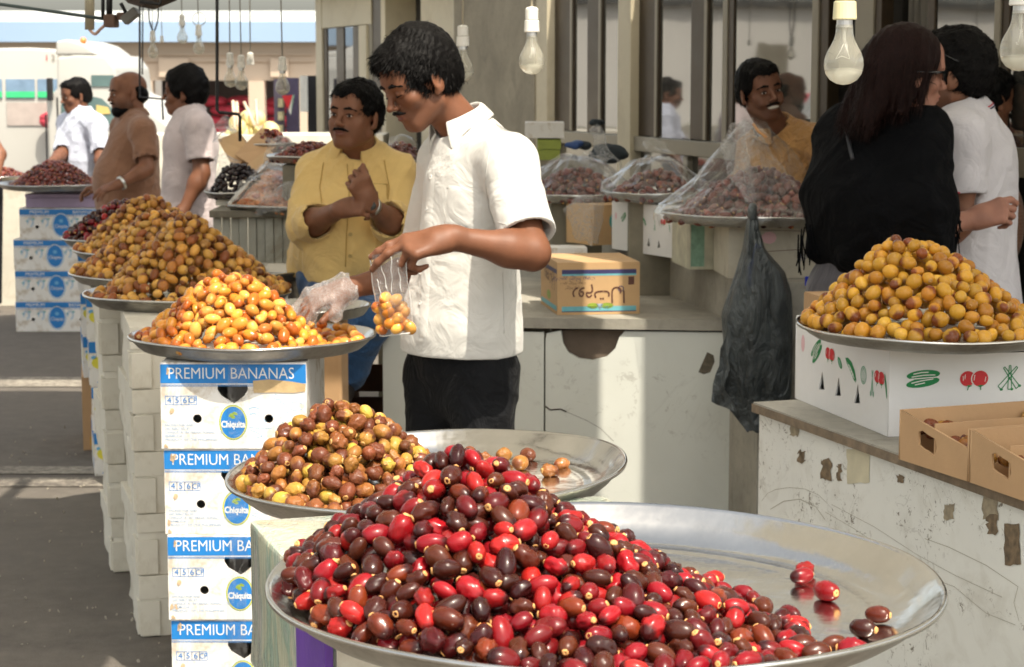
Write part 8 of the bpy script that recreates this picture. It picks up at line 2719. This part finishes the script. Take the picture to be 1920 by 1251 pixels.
for j in range(NV + 1):
    y = 400 + 408 * j / NV; l, r = intp(y); v = j / NV
    D = 6.24; L = Q(l, y, D); Rg = Q(r, y, D); c = (L + Rg) / 2; hw = (Rg - L) / 2
    dep = .02 + .055 * math.sin(min(1, v * 1.15) * math.pi) ** .8
    for i in range(nu):
        a = 2 * math.pi * i / nu
        fold_ = 1 + .22 * mnoise.noise(Vector((math.cos(a) * 3.2, math.sin(a) * 3.2, v * 1.6))) + .10 * math.sin(a * 7 + v * 3)
        cx_ = math.cos(a)
        vs_.append(c + hw * cx_ + Vector((0, math.sin(a) * dep * fold_, .004 * math.sin(a * 5))))
for j in range(NV):
    for i in range(nu): fs.append((j * nu + i, j * nu + (i + 1) % nu, (j + 1) * nu + (i + 1) % nu, (j + 1) * nu + i))
mesh_obj('film', vs_, fs, BLACKBAG, bb, smooth=True)
grid_cloth('side_flap', [[Q(1382, 560, 6.20), Q(1370, 600, 6.2), Q(1372, 640, 6.19)], [Q(1360, 640, 6.2), Q(1356, 680, 6.2), Q(1362, 720, 6.17)], [Q(1331, 755, 6.2), Q(1350, 765, 6.19), Q(1382, 772, 6.16)]], BLACKBAG, bb, wob=.012, seed=4, n=8)
tube('knot', smooth_path([Q(1412, 388, 6.26), Q(1410, 396, 6.22), Q(1412, 410, 6.22)]), .014, BLACKBAG, bb)

# ------------------------------------------------------------ the jumble between the far men and the man in yellow
mc = empty('back_counter', (0, 0, 0), 0, 'pale ribbed counter beyond the tall tan heap, left of the man in yellow', 'counter')
a_, b_ = Q(405, 392, 8.6), Q(548, 392, 8.4)
zc2 = Q(480, 392, 8.5).z
RIB = pm('pale_ribbed_board', (.50, .50, .44), .6, var=.15, vscale=5, dirt=(.25, .22, .16), damt=.7)
box('top', (a_.x, 8.4, zc2 - .03), (b_.x, 9.4, zc2), pm('grimy_edge', (.20, .18, .14), .7, var=.4, vscale=20), mc, .004)
n = 9
for k in range(n):
    x0 = a_.x + .01 + (b_.x - a_.x - .02) * k / n; x1 = a_.x + .01 + (b_.x - a_.x - .02) * (k + .93) / n
    box('plank', (x0, 8.44 + .006 * (k % 3), 0), (x1, 8.46 + .006 * (k % 3), zc2 - .032), RIB, mc, .002)
zb = zc2
def flat_tray(px0, px1, py, D, label, name='sheet_tray'):
    a, b = Q(px0, py, D), Q(px1, py, D)
    return a, b
# black dates
Tb = Q(432, 378, 8.75); tray('tray of black dates at the left of the jumble', Tb.x + .02, 8.8, zb + .06, .14, .03)
K_BK = DateKind('black_date', .016, .011, BLACK_D, CALYX2, 9, 7, .5, 3); K_BK.cal = DARK_VOID
o_ = box('tray_stand', (-.08, -.08, 0), (.08, .08, .026), CREAM_CARD); o_.location = (Tb.x + .02, 8.8, zb); tag(o_, 'low pad under the tray of black dates', 'stand')
add_heap(K_BK, heap(Tb.x + .03, 8.8, zb + .03, hump(Tb.x + .03, 8.8, .145, dirR([(0, .13), (180, .13)]), 2.2, 5, .004), .14, .016, .011, 55, 2), '', '', 0, 'black_dates', 'rounded heap of black dates in the jumble left of the yellow shirt')
# tilted metal tray of peach coloured dates in film
def tilted_tray(label, P0, P1, P2, P3, stuffm, n_d, seed, film=True, dn='peach_dates', dl=''):
    e = empty('tilted_tray', (0, 0, 0), 0, label, 'tray')
    c = (P0 + P1 + P2 + P3) / 4
    nrm = (P1 - P0).cross(P3 - P0).normalized()
    if nrm.y > 0: nrm = -nrm
    bm = bmesh.new(); add_tube(bm, [P0, P1, P2, P3, P0], .010, 6); bm_obj('rim', bm, STEEL, e)
    bk = [p - nrm * .05 for p in (P0, P1, P2, P3)]
    inn = [c - nrm * .05 + (p - c) * .9 for p in (P0, P1, P2, P3)]
    mesh_obj('base', [*(P0, P1, P2, P3), *inn], [(4, 5, 6, 7), (0, 1, 5, 4), (1, 2, 6, 5), (2, 3, 7, 6), (3, 0, 4, 7)], STEEL_DULL, e)
    r = np.random.default_rng(seed); items = []; PP = np.zeros((0, 3))
    for _ in range(2500):
        u, v = r.uniform(.04, .96, 2)
        p = (P0 * (1 - u) + P1 * u) * (1 - v) + (P3 * (1 - u) + P2 * u) * v
        p = p + nrm * (-.03 + .035 * math.sin(u * math.pi) * math.sin(v * math.pi))
        q = np.array(p)
        if len(PP) and ((PP - q) ** 2).sum(1).min() < .018 ** 2: continue
        PP = np.vstack((PP, q)); t = nrm.orthogonal().normalized(); ang = r.uniform(0, 6)
        items.append((p, (t * math.cos(ang) + nrm.cross(t) * math.sin(ang)).normalized(), nrm, 0))
    add_heap(DateKind('peach_date', .016, .0115, stuffm, CALYX2, 9, 7, .5, 3), items, '', '', 0, dn, dl)
    if film:
        f = empty('plastic_cover', (0, 0, 0), 0, 'clear film stretched over ' + label, 'plastic cover')
        o = nrm * .03
        grid_cloth('film', [[P0 + o * .3, (P0 + P1) / 2 + o, P1 + o * .3], [(P0 + P3) / 2 + o, c + o * 1.6, (P1 + P2) / 2 + o], [P3 + o * .3, (P3 + P2) / 2 + o, P2 + o * .3]], FILM, f, wob=.016, seed=seed)
    return e
tilted_tray('long tilted tray of peach coloured dates', Q(428, 386, 8.42), Q(548, 392, 8.30), Q(562, 318, 8.9), Q(500, 305, 9.0), PALE_D, 0, 7, True, 'peach_dates', 'peach coloured dates in the long tilted tray')
gm = empty('plastic_sheet', (0, 0, 0), 0, 'grey film bunched at the lower right of the tilted tray', 'plastic sheet')
grid_cloth('film', [[Q(500, 352, 8.25), Q(530, 342, 8.25), Q(556, 335, 8.3)], [Q(490, 375, 8.2), Q(525, 365, 8.15), Q(558, 360, 8.25)], [Q(480, 398, 8.22), Q(520, 400, 8.2), Q(556, 398, 8.25)]], FILM_MILKY, gm, wob=.03, seed=5)
# opened cartons leaning about
for (quad, lab, m) in (
    ([(408, 262, 9.3), (448, 246, 9.3), (470, 285, 9.2), (440, 320, 9.1)], 'leftmost open flap carton in the jumble', TAN_CARD),
    ([(440, 290, 9.15), (490, 240, 9.3), (520, 272, 9.2), (475, 312, 9.05)], 'tilted brown carton sheet in the middle of the jumble', BROWN_CARD),
    ([(452, 318, 9.0), (505, 278, 9.15), (520, 300, 9.05), (480, 345, 8.9)], 'lower tilted carton sheet above the peach coloured dates', TAN_CARD)):
    pts = [Q(*q) for q in quad]
    e = empty('carton_sheet', (0, 0, 0), 0, lab, 'cardboard')
    cth = Vector((.02, .16, -.06))
    vs_ = pts + [p + cth for p in pts]
    mesh_obj('board', vs_, [(0, 1, 2, 3), (7, 6, 5, 4), (0, 4, 5, 1), (1, 5, 6, 2), (2, 6, 7, 3), (3, 7, 4, 0)], m, e)
for (rows, lab) in (
    ([[Q(408, 232, 9.5), Q(425, 222, 9.5), Q(445, 238, 9.5)], [Q(405, 250, 9.4), Q(425, 246, 9.35), Q(448, 256, 9.4)], [Q(405, 270, 9.3), Q(428, 268, 9.3), Q(450, 272, 9.3)]], 'film bundle at the back left of the jumble'),
    ([[Q(500, 262, 9.0), Q(530, 255, 9.0), Q(548, 268, 9.0)], [Q(495, 282, 8.9), Q(525, 278, 8.85), Q(552, 285, 8.9)], [Q(500, 298, 8.9), Q(528, 300, 8.85), Q(550, 298, 8.9)]], 'whitish film bundle under the dark tray'),
    ([[Q(404, 300, 9.1), Q(420, 280, 9.1), Q(440, 300, 9.1)], [Q(402, 320, 9.0), Q(425, 310, 9.0), Q(445, 320, 9.0)], [Q(402, 345, 8.9), Q(425, 335, 8.9), Q(440, 340, 8.9)]], 'white crumpled sack left of the black dates')):
    e = empty('plastic_sheet', (0, 0, 0), 0, lab, 'plastic sheet'); grid_cloth('film', rows, FILM_MILKY, e, wob=.04, seed=len(lab), n=8)
def stuff_heap(px, py, D, rx, H_, mat, nm, lab, a=.016, b=.0115, seed=1, traylab=None, tr=.03):
    c = Q(px, py, D)
    if traylab: tray(traylab, c.x, c.y, c.z, rx * 1.05, tr)
    add_heap(DateKind('heap_date', a, b, mat, CALYX2, 9, 7, .6, 3), heap(c.x, c.y, c.z - tr, hump(c.x, c.y, H_, dirR([(0, rx * .95), (180, rx * .95)]), 1.5, seed, .006), rx, a, b, seed, 2), '', '', 0, nm, lab)
stuff_heap(508, 268, 9.3, .11, .095, DARK_D, 'back_dark_dates', 'dark dates in film at the back of the jumble', seed=9, traylab='small tray of dark dates at the back of the jumble')
stuff_heap(588, 290, 8.6, .19, .085, DARK_D, 'sloping_dark_dates', 'dark dates on the tray behind the yellow shoulder', seed=11, traylab='tray of dark dates behind the shoulder of the man in yellow')
stuff_heap(752, 300, 8.8, .12, .11, DARK_D, 'dark_dates_by_collar', 'dark dates under film between the yellow shirt and the white shirt', seed=13, traylab='tray under film between the yellow and white shirts')
for (px, py, D, w, lab) in ((508, 268, 9.3, .09, 'block under the small dark tray at the back'), (588, 290, 8.6, .12, 'block under the tray behind the yellow shoulder'), (752, 300, 8.8, .1, 'block under the tray between the two shirts'), (1228, 357, 7.45, .1, 'block under the middle covered tray'), (1080, 360, 8.05, .1, 'block under the left covered tray')):
    c = Q(px, py, D); o = box('tray_stand', (-w, -w, 0), (w, w, c.z - .040), pm('stand_board', (.22, .20, .15), .7, var=.3)); o.location = (c.x, c.y, 0); tag(o, lab, 'stand')
e = empty('plastic_cover', (0, 0, 0), 0, 'film hood with bright creases between the two shirts', 'plastic cover')
grid_cloth('film', [[Q(728, 262, 8.65), Q(745, 250, 8.6), Q(775, 262, 8.65)], [Q(722, 285, 8.6), Q(750, 275, 8.55), Q(782, 285, 8.6)], [Q(720, 305, 8.6), Q(750, 306, 8.55), Q(785, 305, 8.6)]], FILM, e, wob=.03, seed=15)
# melons, sticks and posts of the shop across the road
gr = empty('yellow_heap', Q(475, 232, 14), 0, 'small pale yellow heap below the red sacks', 'produce')
for k in range(14):
    bm = bmesh.new(); bmesh.ops.create_uvsphere(bm, u_segments=10, v_segments=8, radius=.055); o = bm_obj('piece', bm, pm('pale_yellow_produce', (.72, .62, .30), .6), gr, True); o.location = (rng.uniform(-.15, .15), rng.uniform(-.1, .1), rng.uniform(-.06, .05) - abs(k - 7) * .003)
bx_ = box('low_stall', (-.9, -.3, 0), (.9, .4, Q(475, 246, 14).z - .02), CREAM_CARD); bx_.location = (Q(475, 0, 14).x, 14, 0); tag(bx_, 'low pale stall under the yellow heap', 'stall')
for i, (xa, ya, xb, yb) in enumerate(((437, 190, 441, 228), (444, 192, 446, 222), (458, 192, 478, 222), (480, 188, 483, 220))):
    o = tube('bamboo_stick', [Q(xb, yb + 14, 13.8), Q(xa, ya, 14.0)], .012, pm('pale_stick', (.62, .48, .36), .7), None, 6); tag(o, ('first', 'second', 'leaning third', 'fourth')[i] + ' pale stick standing before the red sacks', 'stick', 'sticks before the red sacks')
def zpost(px0, px1, y0, y1, D, m, name, lab, cat):
    a, b = Q(px0, y0, D), Q(px1, y1, D)
    o = box(name, (a.x, D, max(0, b.z)), (b.x, D + .12, a.z), m); tag(o, lab, cat); return o
zpost(513, 534, 148, 420, 16.8, pm('mauve_post', (.12, .10, .14), .7, var=.3), 'shop_post', 'mauve grey post with pale stickers beyond the jumble', 'post')
zpost(536, 562, 146, 420, 17.0, pm('violet_panel', (.10, .08, .15), .6, var=.3), 'violet_board', 'dark violet panel behind the pennant', 'panel')
zpost(562, 575, 142, 210, 16.8, pm('bright_strip', (.75, .75, .72), .6), 'white_board', 'narrow white board near the shop corner', 'board')
zpost(576, 597, 142, 420, 17.05, pm('black_gap_board', (.015, .015, .02), .7), 'dark_post', 'black post beside the beige shop corner', 'post')
for k, y in enumerate((185, 210, 235, 258)):
    o = zpost(521, 530, y, y + 16, 16.75, pm('faded_sticker', (.50, .45, .26), .6, var=.4, vscale=30), 'sticker', ('topmost', 'second', 'third', 'lowest')[k] + ' faded sticker on the mauve post', 'sticker')
pn = empty('pennant', (0, 0, 0), 0, 'red and white triangular pennant by the shop corner', 'pennant')
a, b, c = Q(529, 180, 16.6), Q(552, 178, 16.6), Q(545, 216, 16.6)
def tri(n, P, m, dy=0):
    P = [p + Vector((0, dy, 0)) for p in P]; Q2 = [p + Vector((0, .01, 0)) for p in P]
    mesh_obj(n, P + Q2, [(0, 1, 2), (5, 4, 3), (0, 3, 4, 1), (1, 4, 5, 2), (2, 5, 3, 0)], m, pn)
tri('cloth', [a, b, c], WHITE_INK); tri('red_field', [a, a.lerp(b, .85), a.lerp(c, .72)], RED_INK, -.012)
tri('green_edge', [a.lerp(b, .9), b, c], PALE_GREEN_INK, -.006)

# dates in the open cartons
K_OC = DateKind('carton_date', .0195, .0155, OLIVE_D, CALYX2, 14, 11, .8, 5)
for ci, (e, d_, rzz) in enumerate(tcs):
    items = []; r = np.random.default_rng(60 + ci); PP = np.zeros((0, 3))
    Mw = Matrix.Translation(e.location) @ Matrix.Rotation(rzz, 4, 'Z')
    for _ in range(1600):
        x, y = r.uniform(-.155, .155), r.uniform(.022, d_ - .022)
        hz_ = .040 + .034 * max(0, mnoise.noise(Vector((x * 6, y * 6, ci * 3 + 1.0))) + .65)
        q = np.array((x, y, hz_))
        if len(PP) and ((PP - q) ** 2).sum(1).min() < .028 ** 2: continue
        PP = np.vstack((PP, q)); t = r.uniform(0, 6)
        items.append((Mw @ Vector(q), Vector((math.cos(t), math.sin(t), r.normal(0, .3))).normalized(), Vector((0, 0, 1)), 0))
    add_heap(K_OC, items, 'in the ' + ('left' if ci == 0 else 'nearer right hand') + ' open carton', 'dates in the open cartons', 60, 'carton_dates', 'remaining dates in the ' + ('left' if ci == 0 else 'nearer') + ' open carton')
finish_heaps()
